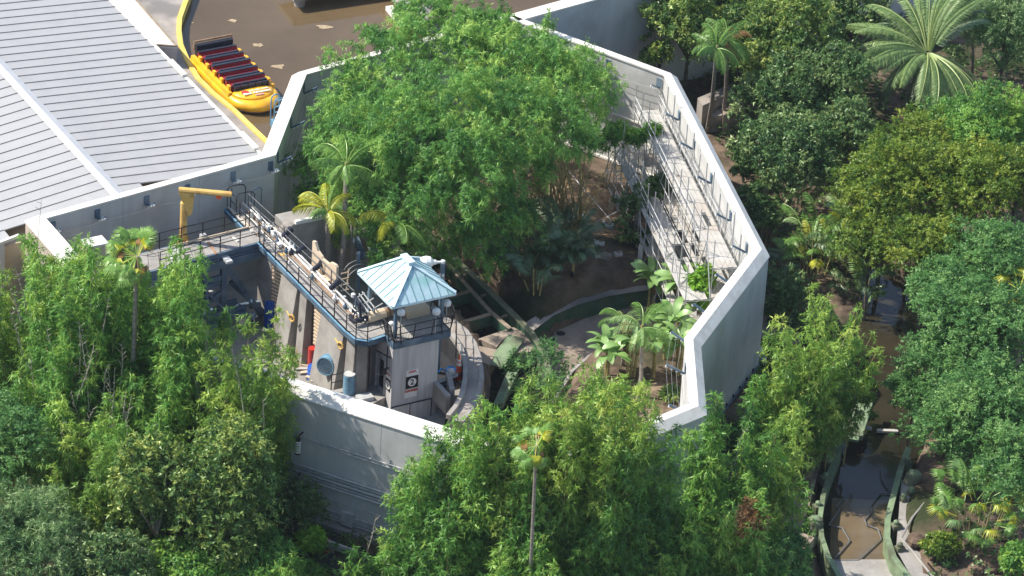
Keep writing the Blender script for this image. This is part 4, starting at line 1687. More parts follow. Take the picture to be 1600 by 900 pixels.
# deck clutter
b = MB()
b.prism([TP(1.9, 2.0), TP(3.3, 2.0), TP(3.3, 3.2), TP(1.9, 3.2)], DZ + 0.02, DZ + 0.5)
b.build('bench_box', M['cream'], tw)

# stout insulated pipe beside the tower
pv = thing('lagged_pipe', P(600, 505, DZ), 'short fat cream and rusty pipe lying on the walkway beside the tower deck', 'pipe')
pa, pe = P(573, 497, DZ + 0.35), P(640, 478, DZ + 0.35)
pdv = (pe - pa)
b = MB()
b.lathe(pa, [(0.22, 0), (0.30, 0.08), (0.32, 0.3), (0.32, 1.15), (0.28, 1.2)], 12, axis=pdv)
b.build('cream_sleeve', M['cream'], pv)
for k in range(5):
    b = MB()
    b.lathe(pa + pdv.normalized() * (1.22 + 0.26 * k), [(0.2, 0), (0.29, 0.03), (0.29, 0.17), (0.2, 0.22)], 10, axis=pdv)
    b.build('rusty_collar', M['rust'], pv)
b = MB()
b.lathe(pa - pdv.normalized() * 0.9, [(0.1, 0), (0.15, 0.1), (0.16, 0.75), (0.2, 0.8), (0.2, 0.92)], 10, axis=pdv)
b.build('valve_body', M['navy'], pv)
b = MB()
q = pa - pdv.normalized() * 0.4
b.tube([q + Vector((-0.5, 0, -.1)), q + Vector((-.35, .2, .35)), q + Vector((0.05, .35, .5)), q + Vector((.35, .3, .2))], 0.05, 6)
b.tube([q, q + Vector((-.1, .3, .9)), q + Vector((-.4, .9, 1.0))], 0.09, 6)
b.build('bent_pipe', M['navy'], pv)

# pair of big white insulators on a blue post
ins = thing('insulator_post', P(690, 440, 4.0), 'pair of bulbous white insulators on a blue post just behind the turquoise roof', 'insulator')
q = P(690, 452, 6.2)
b = MB()
b.bar(Vector((q.x, q.y, 0)), Vector((q.x, q.y, 8.0)), 0.20, 0.20, up=Vector(U))
b.build('post', M['bluest'], ins)
top = Vector((q.x, q.y, 8.0))
for dz, m_ in ((0.0, 1.0), (-0.85, 0.85)):
    s = top + Zv * dz
    ax = (-Wd * 0.92 - U * 0.35)
    b = MB()
    b.lathe(s, [(0.06, 0), (0.08, .35), (0.14, .40), (0.15, .55), (0.34 * m_, .72), (0.38 * m_, .98), (0.30 * m_, 1.3), (0.22 * m_, 1.42), (.03, 1.45)], 12,
            axis=ax)
    b.build('insulator', M['white'], ins)
    b = MB()
    b.lathe(s - Zv * 0.1, [(0.03, 0), (0.13, .04), (.13, .2), (.03, .25)], 8)
    b.build('white_knob', M['white'], ins)

# landing below the door, barrel, tubs
la = thing('door_landing', P(575, 615, 1.5), 'grey concrete landing with black handrail outside the tower doorway', 'landing')
b = MB()
b.prism([TP(-0.0, 0.75), TP(-0.0, 2.6), TP(-2.7, 2.6), TP(-2.7, 0.2), TP(-1.6, 0.2)], 0, 1.5)
b.build('slab', M['conc'], la)
railing(la, [TW(-0.1, 2.55, 1.5), TW(-2.6, 2.5, 1.5)], h=1.1)
b = MB()
b.box(TW(-1.2, 1.0, 1.62), (0.9, 0.6, 0.22), (Wd, U, Zv))
b.build('crate', M['galv'], la)


def barrel(c_, r, h, m, name, lab, lid=None):
    t = thing(name, c_, lab, 'barrel' if 'barrel' in name else 'tub')
    b = MB()
    b.lathe(c_, [(r * .95, 0), (r, .03), (r, h * .33), (r * 1.04, h * .35), (r, h * .37), (r, h * .66), (r * 1.04, h * .68), (r, h * .70), (r, h * .97), (r * .95, h)], 18)
    b.build('body', m, t, smooth=False)
    b = MB()
    b.lathe(c_ + Zv * h * 1.0, [(r * .97, 0), (r * .97, .04)], 18)
    b.build('lid', lid or m, t)
    return t


barrel(P(545, 614, 1.5), 0.34, 1.25, M['bluelt'], 'blue_barrel', 'tall light blue barrel with a pale lid standing near the tower doorway', M['galv'])
barrel(P(492, 592, 0.05), 0.45, 0.8, M['bluebr'], 'blue_tub', 'round bright blue tub on the yard near the vent cowl')
barrel(P(488, 570, 0.6), 0.28, 1.1, M['red'], 'red_barrel', 'narrow red barrel left of the grey leaning wall panel')
barrel(P(470, 560, 0.2), 0.3, 0.7, M['rust'], 'rusty_barrel', 'short rusty orange barrel among the timber by the bamboo')

# ------------------------------------------------------------------ wall panels below the walkway
bk = thing('bunker_wall', P(480, 560, 0), 'row of leaning grey concrete slabs under the near edge of the steel walkway', 'wall')


def leaning(u0, v0, u1, v1, mname='conc', zt=5.0, lean=0.75, name='slab', drop=0.0, back=0.35):
    """slab whose top edge shows from (u0,v0) to (u1,v1) at height zt"""
    a, c_ = P(u0, v0, zt), P(u1, v1, zt)
    d = (c_ - a).normalized()
    nn = Vector((-d.y, d.x, 0))
    if nn.dot(-Wd) < 0:
        nn = -nn
    sec = []
    for p in (a, c_):
        sec.append([p, p - nn * back, Vector((p.x, p.y, -0.1)) - nn * back, Vector((p.x, p.y, -0.1)) + nn * lean])
    b = MB()
    b.loft(sec)
    return b.build(name, M[mname], bk)


leaning(442, 418, 466, 443)
leaning(470, 447, 480, 458, lean=0.25)
leaning(503, 482, 538, 516)
leaning(543, 521, 556, 529, lean=0.3)
leaning(558, 531, 575, 533, lean=0.1, back=0.5)
leaning(404, 385, 425, 400, lean=0.0)
# dark back panel behind the gaps
b = MB()
a, c_ = P(408, 385, 5.0), P(560, 525, 5.0)
b.bar(a - nperp * -0.9 - Zv * 2.4, c_ + nperp * 0.9 - Zv * 2.4, 0.1, 5.2)
b.build('back_panel', M['conc'], bk)
# louvred tan slats in the gaps
for (u0, v0, u1, v1, nsl) in ((418, 404, 434, 412, 14), (484, 466, 502, 481, 12)):
    for k in range(nsl):
        z = 4.6 - k * 0.24
        a, c_ = P(u0, v0, 5.0), P(u1, v1, 5.0)
        b = MB()
        b.bar(Vector((a.x, a.y, z)) + nperp * 0.35, Vector((c_.x, c_.y, z)) + nperp * 0.35, 0.08, 0.13)
        b.build('louvre_slat', M['cream'], bk)
# vent cowl
vc = thing('vent_cowl', P(512, 575, 2.0), 'round light blue vent cowl with slats on the leaning grey slab', 'vent')
q = P(513, 569, 2.3)
axv = (U * 0.55 - Wd * 0.80 + Zv * 0.10).normalized()
b = MB()
b.lathe(q - axv * 0.1, [(0.62, 0), (0.62, 0.08), (0.56, 0.10), (0.56, 0.5), (0.50, 0.5), (0.50, 0.3)], 20, axis=axv)
b.build('cowl_ring', M['bluelt'], vc)
b = MB()
b.lathe(q + axv * 0.2, [(0.5, 0), (0.5, 0.05)], 20, axis=axv)
b.build('cowl_back', M['dark'], vc)
sv = axv.cross(Zv).normalized()
uv = sv.cross(axv)
for k in range(7):
    h = -0.42 + k * 0.14
    w_ = math.sqrt(0.5 ** 2 - h * h) if abs(h) < 0.5 else 0.1
    b = MB()
    b.box(q + axv * 0.36 + uv * h, (2 * w_, 0.05, 0.10), (sv, axv, uv))
    b.build('slat', M['bluest'], vc)


# life rings on the slabs
def life_ring(u, v, z, lab):
    t = thing('life_ring', P(u, v, z), lab, 'life ring', 'yellow life rings with poles on the grey slabs')
    c_ = P(u, v, z)
    ax = (U * 0.3 - Wd).normalized()
    s_ = ax.cross(Zv).normalized()
    u_ = s_.cross(ax)
    b = MB()
    pts = [c_ + s_ * 0.2 * math.cos(a) + u_ * 0.2 * math.sin(a) for a in np.linspace(0, 2 * math.pi, 13)]
    b.tube(pts, 0.06, 6, cap=False)
    b.build('ring', M['craneyel'], t)
    b = MB()
    b.bar(c_ + s_ * 0.05 - Zv * 0.1, c_ - Wd * 0.0 + U * -0.7 + Zv * 0.1, 0.06, 0.05)
    b.build('pole', M['yellow'], t)
    return t


life_ring(532, 540, 4.0, 'yellow life ring on the grey slab above the vent cowl')
life_ring(456, 497, 3.0, 'yellow life ring on the grey slab near the blue tarpaulin')
# blue items at the foot
tp = thing('blue_tarpaulin', P(425, 500, 0), 'bright blue folded tarpaulin hanging in the shaded yard under the walkway', 'tarpaulin')
b = MB()
c_ = P(421, 500, 0.8)
b.loft([[c_ + Wd * x + U * (0.12 * math.sin(x * 9)) + Zv * z for x in np.linspace(-.35, .35, 7)] +
        [c_ + Wd * x + U * (0.12 * math.sin(x * 9) + .1) + Zv * z for x in np.linspace(.35, -.35, 7)] for z in (-.6, .3, 1.3)])
b.build('sheet', M['bluebr'], tp)
bl = thing('blue_steel_tank', P(446, 520, 0), 'dull blue steel drum lying behind the bamboo near the life ring', 'tank')
b = MB()
b.lathe(P(441, 522, 0.1), [(0.4, 0), (0.45, .1), (0.45, 1.9), (0.3, 2.1)], 12, axis=Zv + Wd * 0.2)
b.build('body', M['bluelt'], bl)
# lattice pallets and planks
pl = thing('lattice_pallet', P(480, 525, 0.5), 'cream lattice pallet lying on the yard beside the grey slabs', 'pallet')
o0 = P(450, 540, 0.35)
for k in range(7):
    b = MB()
    b.bar(o0 + Wd * (0.0) - U * (0.26 * k), o0 + Wd * 2.2 - U * (0.26 * k), 0.08, 0.06)
    b.build('slat', M['cream'], pl)
for k in range(9):
    b = MB()
    b.bar(o0 + Wd * (0.26 * k) + Zv * 0.07, o0 + Wd * (0.26 * k) - U * 1.6 + Zv * 0.07, 0.07, 0.05)
    b.build('slat', M['timber'], pl)
for k in range(9):
    a = P(430 + 8 * k, 552 + 6 * k, 0.15 + 0.05 * k)
    b = MB()
    b.bar(a, a + (Wd * rnd.uniform(.6, 1) + U * rnd.uniform(.2, .9)).normalized() * rnd.uniform(1.4, 2.4), 0.22, 0.06)
    lab = ['first', 'second', 'third', 'fourth', 'fifth', 'sixth', 'seventh', 'eighth', 'last'][k]
    tag(b.build('plank', M[rnd.choice(['cream', 'timber', 'board'])]), lab + ' loose timber plank from the walkway, left of the red barrel', 'plank',
        'loose planks in the yard')

# ------------------------------------------------------------------ curved pier right of the tower
cp = thing('curved_pier', P(735, 620, 0), 'curved concrete platform with a dark recess between the tower and the dark pool', 'platform')
PZ = 1.9
outer = XY([(690, 494), (712, 500), (732, 516), (746, 537), (754, 562), (757, 590), (752, 615), (742, 638), (726, 660)], PZ)
inner = XY([(700, 655), (712, 640), (722, 620), (727, 596), (727, 572), (720, 548), (706, 527), (684, 508)], PZ)
b = MB()
nn = len(outer)
for k in range(nn - 2):
    pass
b.prism(outer + inner, -1.9, PZ)
b.build('platform', M['quay'], cp)
b = MB()
strip([np.array(p) for p in outer], -0.28, -0.05, PZ, PZ + 0.05, b)
b.build('rim', M['conc'], cp)
b = MB()
strip([np.array(p) for p in inner], -0.12, 0.14, PZ, PZ + 0.28, b)
b.build('inner_kerb', M['conc'], cp)
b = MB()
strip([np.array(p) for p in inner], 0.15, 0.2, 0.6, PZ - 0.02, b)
b.build('recess_shade', M['dark'], cp)  # near-black strip that paints the shade inside the recess
for k in range(7):                                    # paving joints of the platform
    oa = Vector((*outer[k + 1], PZ + 0.003)) if k + 1 < len(outer) else None
    ia = Vector((*inner[max(0, len(inner) - 2 - k)], PZ + 0.003))
    b = MB()
    b.bar(lerp(oa, ia, .08), lerp(oa, ia, .9), 0.05, 0.008)
    b.build('joint', M['conc_d'], cp)
railing(cp, [P(706, 502, PZ + 0.1), P(712, 520, PZ + .1), P(712, 560, PZ + .1)], h=1.1)
cp2 = one(lambda b: b.prism(XY([(676, 545), (708, 540), (716, 575), (712, 590), (676, 600)], 0.6), -.1, 0.6), 'recess_floor', M['dark'], cp)  # floor is near-black too, the recess shade put into its colour
b = MB()
b.loft([[P(672, 598, 1.2), P(716, 582, 1.2), P(716, 588, 1.2), P(672, 604, 1.2)], [P(672, 598, 1.9), P(716, 582, 1.9), P(716, 588, 1.9), P(672, 604, 1.9)]])
b.build('cross_wall', M['conc'], cp)
for (u0, v0, u1, v1) in ((676, 606, 700, 632), (700, 596, 706, 622)):
    b = MB()
    b.bar(P(u0, v0, 1.6), P(u1, v1, 1.6), 0.3, 1.2)
    b.build('frame_leg', M['conc'], cp)
b = MB()
b.bar(P(690, 606, 1.5), P(708, 600, 1.5), 0.3, 0.35)
b.build('frame_leg', M['bluest'], cp)


# stacked road cones
for k, lab in enumerate(['lower stack of orange and white road cones by the curved pier', 'upper orange road cone on top of the stack by the curved pier']):
    base = P(716, 592, 1.2) + Zv * (0.55 * k)
    t = thing('traffic_cone', base, lab, 'traffic cone', 'orange cones beside the curved pier')
    b = MB()
    b.box(base + Zv * 0.03, (0.42, 0.42, 0.06), (Wd, U, Zv))
    b.build('base', M['orange'], t)
    b = MB()
    b.lathe(base, [(0.17, 0.05), (0.14, .3), (0.10, .62), (0.06, .98), (0.03, 1.08)], 12)
    co = b.build('cone', M['orange'], t)
    b = MB()
    b.lathe(base, [(0.134, .38), (0.122, .55)], 12)
    b.build('white_band', M['white'], co)
    b = MB()
    b.lathe(base, [(0.108, .64), (0.095, .78)], 12)
    b.build('white_band', M['white'], co)
hz = one(lambda b: b.tube([P(684, 582, 2.0), P(690, 576, 2.0), P(697, 580, 2.05), P(701, 573, 2.05), P(708, 573, 2.05), P(712, 578, 2.05), P(704, 582, 2.0), P(697, 576, 2.1)],
                          0.06, 5), 'blue_hose', M['bluehose'])
tag(hz, 'bright blue hose coiled on the ledge between the tower and the cones', 'hose')
gb = thing('grey_bag', P(704, 585, 1.9), 'grey crumpled bag lying under the blue hose', 'bag')
b = MB()
b.lathe(P(704, 584, 1.9), [(0.2, 0), (0.28, .1), (0.22, .28), (0.06, .36)], 7)
b.build('sack', M['galv'], gb)

# ------------------------------------------------------------------ flume beams in the dark pool
fl = thing('flume_frame', P(760, 470, 0), 'long rusty green steel flume frame crossing the dark pool behind the tower', 'flume')


def wallstrip(px, ztop, h, th, m, parent, name='wall_plate', cap=None):
    pts = [np.array(P(u, v, ztop)[:2]) for u, v in px]
    b = MB()
    strip(pts, -th / 2, th / 2, ztop - h, ztop, b)
    o = b.build(name, M[m], parent)
    if cap:
        b = MB()
        strip(pts, -th / 2 - 0.03, th / 2 + 0.03, ztop, ztop + 0.05, b)
        b.build('top_flange', M[cap], parent)
    return o


wallstrip([(640, 336), (694, 390), (756, 446), (810, 499), (828, 518), (842, 538), (852, 560), (858, 590)], 0.35, 1.3, 0.34, 'green', fl, cap='olive')
wallstrip([(620, 335), (688, 400), (764, 485), (797, 514)], 0.15, 0.7, 0.22, 'green', fl, cap='timber')
wallstrip([(655, 425), (680, 443), (700, 463)], 0.1, 0.6, 0.2, 'green', fl, cap='timber')
for px in ([(690, 468), (738, 454)], [(712, 507), (770, 490)], [(640, 410), (672, 395), (700, 388)]):
    wallstrip(px, 0.12, 0.75, 0.24, 'green', fl, name='cross_beam', cap='timber')
for (u, v) in ((722, 432), (752, 463), (784, 496)):
    b = MB()
    b.bar(P(u, v, 0.1), P(u + 9, v - 3, 0.1), 0.12, 0.14)
    b.build('spacer', M['timber'], fl)
# stone edges and rocks
for k, (u, v, s) in enumerate([(706, 430, .8), (716, 442, .6), (690, 425, .5), (730, 428, .5)]):
    b = MB()
    c_ = P(u, v, -0.9)
    rings = []
    for z, f in ((0, 1), (.25, .95), (.45, .5)):
        rings.append([c_ + Vector((s * f * (0.8 + .4 * rnd.random()) * math.cos(a), s * f * (0.8 + .4 * rnd.random()) * math.sin(a), z * s)) for a in np.linspace(0, 5.5, 8)])
    b.loft(rings)
    tag(b.build('rock', M['rock']), ['broad dark rock in the pool behind the white insulators', 'flat dark rock between the two flume beams',
                                    'small rock near the blue insulator post', 'small rock next to the flume beam'][k], 'rock', 'rocks in the dark pool')
# concrete apron with a notch and fallen green plates
ap = thing('pool_apron', P(775, 540, 0), 'stained concrete apron with dark notch between the pool and the green plates', 'apron')
b = MB()
b.prism(XY([(742, 531), (802, 511), (824, 522), (838, 548), (806, 552), (796, 522), (784, 533), (776, 542), (752, 531)], 0.0), -1.9, 0.0)
b.build('slab', M['conc_d'], ap)
b = MB()
b.prism(XY([(748, 540), (776, 546), (772, 556), (764, 570), (754, 565)], 0.0), -1.9, -0.02)
b.build('slab', M['conc_d'], ap)
gp = thing('green_plate', P(790, 550, 0), 'wide green steel plate lying tilted across the gap beside the curved pier', 'plate')
b = MB()
b.bar(P(772, 572, -0.2), P(808, 527, 0.25), 1.05, 0.12)
b.build('plate', M['greenlt'], gp)
gp2 = thing('green_channel', P(785, 610, -0.4), 'green steel channel with two flanges lying beyond the curved pier', 'beam')
b = MB()
b.bar(P(778, 632, -0.4), P(799, 582, -0.2), 0.5, 0.1)
b.build('web', M['greenlt'], gp2)
b = MB()
b.bar(P(784, 634, -0.3), P(807, 584, -0.1), 0.16, 0.4)
b.build('flange', M['greenlt'], gp2)
# dead fallen palm frond sticks in the pool
fs = thing('fallen_branches', P(745, 520, -0.9), 'tangle of dark bare sticks lying in the pool beside the tower', 'branches')
for k in range(22):
    a = P(732 + rnd.uniform(-8, 12), 522 + rnd.uniform(-6, 8), -0.95)
    c_ = P(755 + rnd.uniform(-14, 6), 500 + rnd.uniform(-4, 12), -0.7)
    b = MB()
    b.tube([a, lerp(a, c_, .5) + Vector((rnd.uniform(-.2, .2), 0, rnd.uniform(0, .25))), c_], 0.035, 4)
    b.build('stick', M['black'], fs)

# ------------------------------------------------------------------ green flume wall round the drained basin
bw = thing('basin_wall', P(900, 500, -1.1), 'dark green curved flume wall round the drained brown basin', 'wall')
wallstrip([(826, 522), (840, 511), (866, 492), (902, 476), (950, 462), (1000, 454), (1060, 448), (1120, 446), (1200, 468), (1262, 500)], -0.05, 1.3, 0.2, 'green', bw)
rim = sheet('basin_ledge', XY([(820, 505), (850, 486), (890, 468), (940, 455), (1000, 446), (1060, 441), (1060, 449), (1000, 455), (950, 463), (902, 477),
                               (866, 493), (840, 512), (828, 521)], 0.04), 0.06, M['quay'])
wallstrip([(868, 622), (893, 580), (920, 556), (962, 533), (1010, 520)], -0.55, 0.7, 0.18, 'conc', bw, 'inner_rim')
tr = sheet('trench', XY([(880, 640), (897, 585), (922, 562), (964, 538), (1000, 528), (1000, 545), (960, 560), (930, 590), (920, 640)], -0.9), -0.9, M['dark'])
for k, (u, v, s) in enumerate([(876, 521, .28), (863, 531, .24)]):
    b = MB()
    b.lathe(P(u, v, -1.1), [(s, 0), (s, 0.012)], 14)
    tag(b.build('floor_drain', M['dark']), ['round dark drain in the brown basin floor, the farther one', 'round dark drain nearest the end of the green beam'][k], 'drain',
        'drains in the basin floor')

# ------------------------------------------------------------------ blocks and stage pieces behind the walkway
bx = thing('concrete_block', P(480, 400, 0), 'grey concrete block with broken top behind the yellow palm', 'block')
q0, q1, q2 = P(438, 352, 5.6), P(522, 350, 5.6), P(505, 330, 5.6)
b = MB()
zz = 5.6
o_ = P(447, 353, zz)
b.prism([(o_.x, o_.y), tuple((o_ + Wd * 3.0)[:2]), tuple((o_ + Wd * 3.0 + rd * 1.5)[:2]), tuple((o_ + rd * 1.5)[:2])], 0, zz)
b.build('block', M['conc'], bx)
b = MB()
b.bar(o_ + Wd * 0.6 + Zv * 0.1, o_ + Wd * 2.6 + Zv * 0.1, 0.22, 0.22)
b.build('white_beam', M['white'], bx)
b = MB()
b.lathe(o_ + Vector((0.1, 0.2, 0)), [(0.6, -1.2), (0.55, -.3), (0.35, 0.05), (0.1, 0.12)], 8)
b.build('rounded_corner', M['quay'], bx)
bx2 = thing('angled_block', P(545, 380, 0), 'low grey slab wall with a dark face behind the tall palm trunks', 'block')
b = MB()
o2 = P(528, 372, 2.8)
b.prism([(o2.x, o2.y), tuple((o2 + Wd * 2.8)[:2]), tuple((o2 + Wd * 2.8 + rd * .8)[:2]), tuple((o2 + rd * .8)[:2])], 0, 2.8)
b.build('block', M['conc'], bx2)
b = MB()
b.bar(P(590, 372, 0.4), P(628, 410, 0.4), 1.3, 0.3)
b.build('ramp_plate', M['conc'], bx2)
for k in range(4):
    b = MB()
    b.bar(P(566 + 12 * k, 384 + 6 * k, 0.2), P(566 + 12 * k, 384 + 6 * k, 2.2), 0.14, 0.14, up=Vector(U))
    b.build('post', M['black'], bx2)
# tan stepped panel
sp_ = thing('stepped_panel', P(505, 430, 4), 'tan plaster panel with stepped top standing beyond the walkway pipes', 'panel')
a0 = P(488, 420, 4.4)
bA = P(488, 380, 7.0)
dirp = (P(526, 411, 7.0) - bA)
dirp = Vector((dirp.x, dirp.y, 0))
Lp = dirp.length
dirp.normalize()
prof = [(0, 5.0), (0, 7.15), (0.10 * Lp, 7.2), (0.22 * Lp, 6.75), (0.38 * Lp, 6.6), (0.42 * Lp, 6.5), (0.7 * Lp, 6.5), (0.75 * Lp, 6.72), (0.95 * Lp, 6.8), (Lp, 6.7), (Lp, 5.0)]
b = MB()
nv = Vector((-dirp.y, dirp.x, 0))
b.loft([[Vector((bA.x, bA.y, 0)) + dirp * x + Zv * z + nv * s for x, z in prof] for s in (0, 0.16)])
b.build('plaster_panel', M['cream'], sp_)
# arched pipe hoops and ladder behind the panel
hp = thing('pipe_hoops', P(560, 410, 3), 'bent grey pipe hoops in the shaded gap behind the tan panel', 'pipes')
for k in range(3):
    b = MB()
    c_ = P(556 + 3 * k, 412 + 6 * k, 3.4)
    b.tube([c_ + Wd * (0.8 * math.cos(a)) + Zv * (0.7 * math.sin(a) - .5) for a in np.linspace(0, math.pi * .9, 10)], 0.04, 5)
    b.build('hoop', M['pipegrey'], hp)
b = MB()
for k in range(4):
    b.bar(P(533, 428 + 9 * k, 4.0), P(545, 425 + 9 * k, 4.0), 0.1, 0.06)
b.bar(P(545, 420, 4.2), P(541, 455, 3.4), 0.08, 0.08)
b.build('ladder', M['timber'], hp)
b = MB()
b.bar(P(560, 395, 4.2), P(560, 450, 1.8), 0.35, 0.2)
b.build('blue_stanchion', M['bluest'], hp)
for k in range(5):
    b = MB()
    b.bar(P(575 + 5 * k, 385 + 2 * k, 2.2), P(600 + 8 * k, 425 + k, 2.4), 0.08, 0.08)
    b.build('rail', M['galv'], hp)
for k, (u, v) in enumerate(((556, 372), (582, 386), (600, 410))):
    b = MB()
    b.bar(P(u, v, 3.6), P(u + 12, v + 32, 2.9), 0.30, 0.35)
    b.build('steel_fin', M['bluest'], hp)
b = MB()
b.bar(P(640, 395, 3.9), P(674, 380, 3.9), 0.12, 0.1)
b.build('rail', M['timber'], hp)
# frames above the walkway end
fr = thing('open_frame', P(565, 470, DZ), 'light grey open pipe frame between the walkway end and the tower roof', 'frame')
for k in range(3):
    b = MB()
    b.bar(P(556 + 5 * k, 462 + -3 * k, DZ + 1.0), P(576 + 5 * k, 488 - 3 * k, DZ + 1.0), 0.05, 0.05)
    b.build('rail', M['galv'], fr)
    b = MB()
    b.bar(P(556 + 14 * k, 466 + 8 * k, DZ + 1.0), P(570 + 14 * k, 458 + 8 * k, DZ + 1.0), 0.05, 0.05)
    b.build('rail', M['galv'], fr)
for (u, v) in ((556, 466), (585, 480), (575, 455)):
    b = MB()
    q = P(u, v, DZ + 1.0)
    b.bar(q - Zv * 1.0, q, 0.07, 0.07, up=Vector(U))
    b.build('rail_post', M['bluest'], fr)
b = MB()
b.lathe(P(552, 465, DZ + 0.9), [(0.05, 0), (0.13, .05), (.13, .25), (.05, .3)], 8)
b.build('insulator', M['white'], fr)

# ------------------------------------------------------------------ gate with danger sign, debris under the scaffold
gt = thing('danger_gate', P(1035, 410, 0), 'dark blue steel gate frame with a red and white danger sign under the scaffold', 'gate')
g0, g1 = P(1023, 400, 0.9), P(1058, 392, 0.9)
gd = Vector((g1.x - g0.x, g1.y - g0.y, 0)).normalized()
b = MB()
b.bar(g0, g0 + Zv * 1.9, 0.18, 0.18, up=Vector(gd))
b.build('gate_post', M['bluest'], gt)
b = MB()
b.bar(g1, g1 + Zv * 1.9, 0.18, 0.18, up=Vector(gd))
b.build('gate_post', M['bluest'], gt)
b = MB()
b.bar(g0 + Zv * 1.95, g1 + Zv * 1.95, 0.3, 0.16)
b.build('lintel', M['rust'], gt)
b = MB()
b.bar(g0 + Zv * 0.55, g1 + Zv * 0.55, 0.05, 1.0)
b.build('gate_panel', M['bluest'], gt)
b = MB()
gn = Vector((gd.y, -gd.x, 0))
sc_ = lerp(g0, g1, 0.72) + Zv * 1.05 + gn * 0.08
b.box(sc_, (0.85, 0.04, 0.42), (gd, gn, Zv))
sg = b.build('sign', M['white'], gt)
b = MB()
b.box(sc_ - Zv * 0.30, (0.85, 0.04, 0.16), (gd, gn, Zv))
b.build('sign', M['yellow'], gt)
text_mesh('lettering', 'DANGER', 0.24, M['red'], sg, sc_ + gn * 0.03 + Zv * 0.03, gd, Zv, 0.004, 0.01)

deb = [(925, 385, 'white plastic crate lying on the brown soil below the bamboo', 'white', .6, .4, .3), (938, 383, 'short white plank on the soil next to the white crate', 'white', .5, .2, .2),
       (935, 401, 'pale block lying alone on the dark soil bank', 'board', .45, .3, .2), (966, 398, 'pale tipped block on the dark soil bank near the gate', 'board', .5, .3, .2),
       (903, 344, 'low white barrier block standing on the straw covered soil', 'white', .85, .3, .4), (965, 318, 'white box with red mark at the scaffold foot', 'white', .45, .4, .8),
       (955, 325, 'yellowish box beside the white box at the scaffold foot', 'cream', .35, .35, .6), (950, 355, 'grey basket frame lying in the shade below the scaffold', 'galv', .8, .5, .3),
       (978, 350, 'dark green drum in the shade below the scaffold', 'olive', .5, .5, .7), (900, 465, 'small grey cabinet at the foot of the soil bank beside the basin', 'galv', .5, .35, .7),
       (943, 458, 'pale boulder-like sack on the basin ledge', 'quay', .6, .4, .3), (1000, 410, 'leaning pale plank under the hanging vine by the gate', 'board', .3, .2, 1.3),
       (1045, 396, 'small teal cabinet behind the danger gate', 'bluest', .5, .4, .7), (1027, 368, 'grey cylinder head beside the gate lintel', 'bluelt', .4, .4, .4)]
for u, v, lab, mm, sx, sy, sz in deb:
    c_ = P(u, v, 0.7)
    z = gz(c_.x, c_.y)
    c_ = P(u, v, z + 0.05)
    c_ = Vector((c_.x, c_.y, gz(c_.x, c_.y)))
    an = rnd.uniform(-.6, .6)
    X = Vector((math.cos(an), math.sin(an), 0))
    Y = Vector((-X.y, X.x, 0.15)).normalized()
    t = thing('debris_' + lab.split()[-1] if False else 'scrap_piece', c_, lab, 'scrap')
    b = MB()
    b.loft([[c_ + X * (sx / 2 * i * f) + Y * (sy / 2 * j * f) + Zv * (z_ * sz) for i, j in ((-1, -1), (1, -1), (1, 1), (-1, 1))] for z_, f in ((0, 1), (.85, .96), (1, .86))])
    b.build('body', M[mm], t)
    b = MB()
    b.box(c_ + Zv * (sz * 1.0 + .03), (sx * .5, sy * .5, .05), (X, Y, Zv))
    b.build('top_piece', M['red'] if 'red mark' in lab else M['timber'], t)
dr1 = one(lambda b: b.lathe(P(892, 453, 0.2), [(0.06, 0), (0.06, .9), (0.13, .95), (0.13, 1.15), (.02, 1.3)], 8), 'path_light', M['signblk'])
tag(dr1, 'small dark post light with white band on the soil bank above the basin', 'light')
one(lambda b: b.lathe(P(892, 453, 0.2), [(0.075, .62), (0.075, .78)], 8), 'white_band', M['white'], dr1)

# ------------------------------------------------------------------ scaffold along the north-east side
scf = thing('scaffold', P(1080, 330, 0), 'long grey tube scaffold with pale plank decks along the sunlit right wall', 'scaffold')
iFG = EDGE['FG']
nin, al = winn(iFG)
LFG = wlen(iFG)
org = Vector((*wpt(iFG, 0.0, 0.0), 0))


def SC(a, o, z):
    return org + al * a + nin * o + Zv * z


nb = 12
BAY = (LFG - 2.2) / nb
OFFS_ = (0.35, 1.9, 3.4)
for k in range(nb + 1):
    a = 0.9 + k * BAY
    for j, o in enumerate(OFFS_):
        topz = (8.2, 7.9, 6.4)[j] + 0.5 * ((k * 7 + j * 3) % 3) * 0.6
        b = MB()
        b.tube([SC(a, o, 0), SC(a, o, topz)], 0.034, 5)
        b.build('standard', M['tube'], scf)
        b = MB()
        b.box(SC(a, o, gz(*SC(a, o, 0)[:2]) + 0.03), (0.2, 0.2, 0.06))
        b.build('base_plate', M['timber'], scf)
    for z in (1.9, 3.9, 5.95):
        b = MB()
        b.tube([SC(a, OFFS_[0], z), SC(a, OFFS_[2] if z < 5 else OFFS_[1], z)], 0.028, 4)
        b.build('transom', M['galv'], scf)
for j, o in enumerate(OFFS_):
    for z in ((1.9, 2.9, 3.9, 4.9, 5.95, 6.45, 6.95) if j < 2 else (1.0, 1.9, 2.9, 3.9, 4.4, 4.9, 5.4)):
        for seg in range(3):
            b = MB()
            b.tube([SC(0.9 + seg * 3 * BAY - 0.2, o, z), SC(0.9 + (seg + 1) * 3 * BAY + 0.1, o, z)], 0.028, 4)
            b.build('ledger', M['galv'], scf)
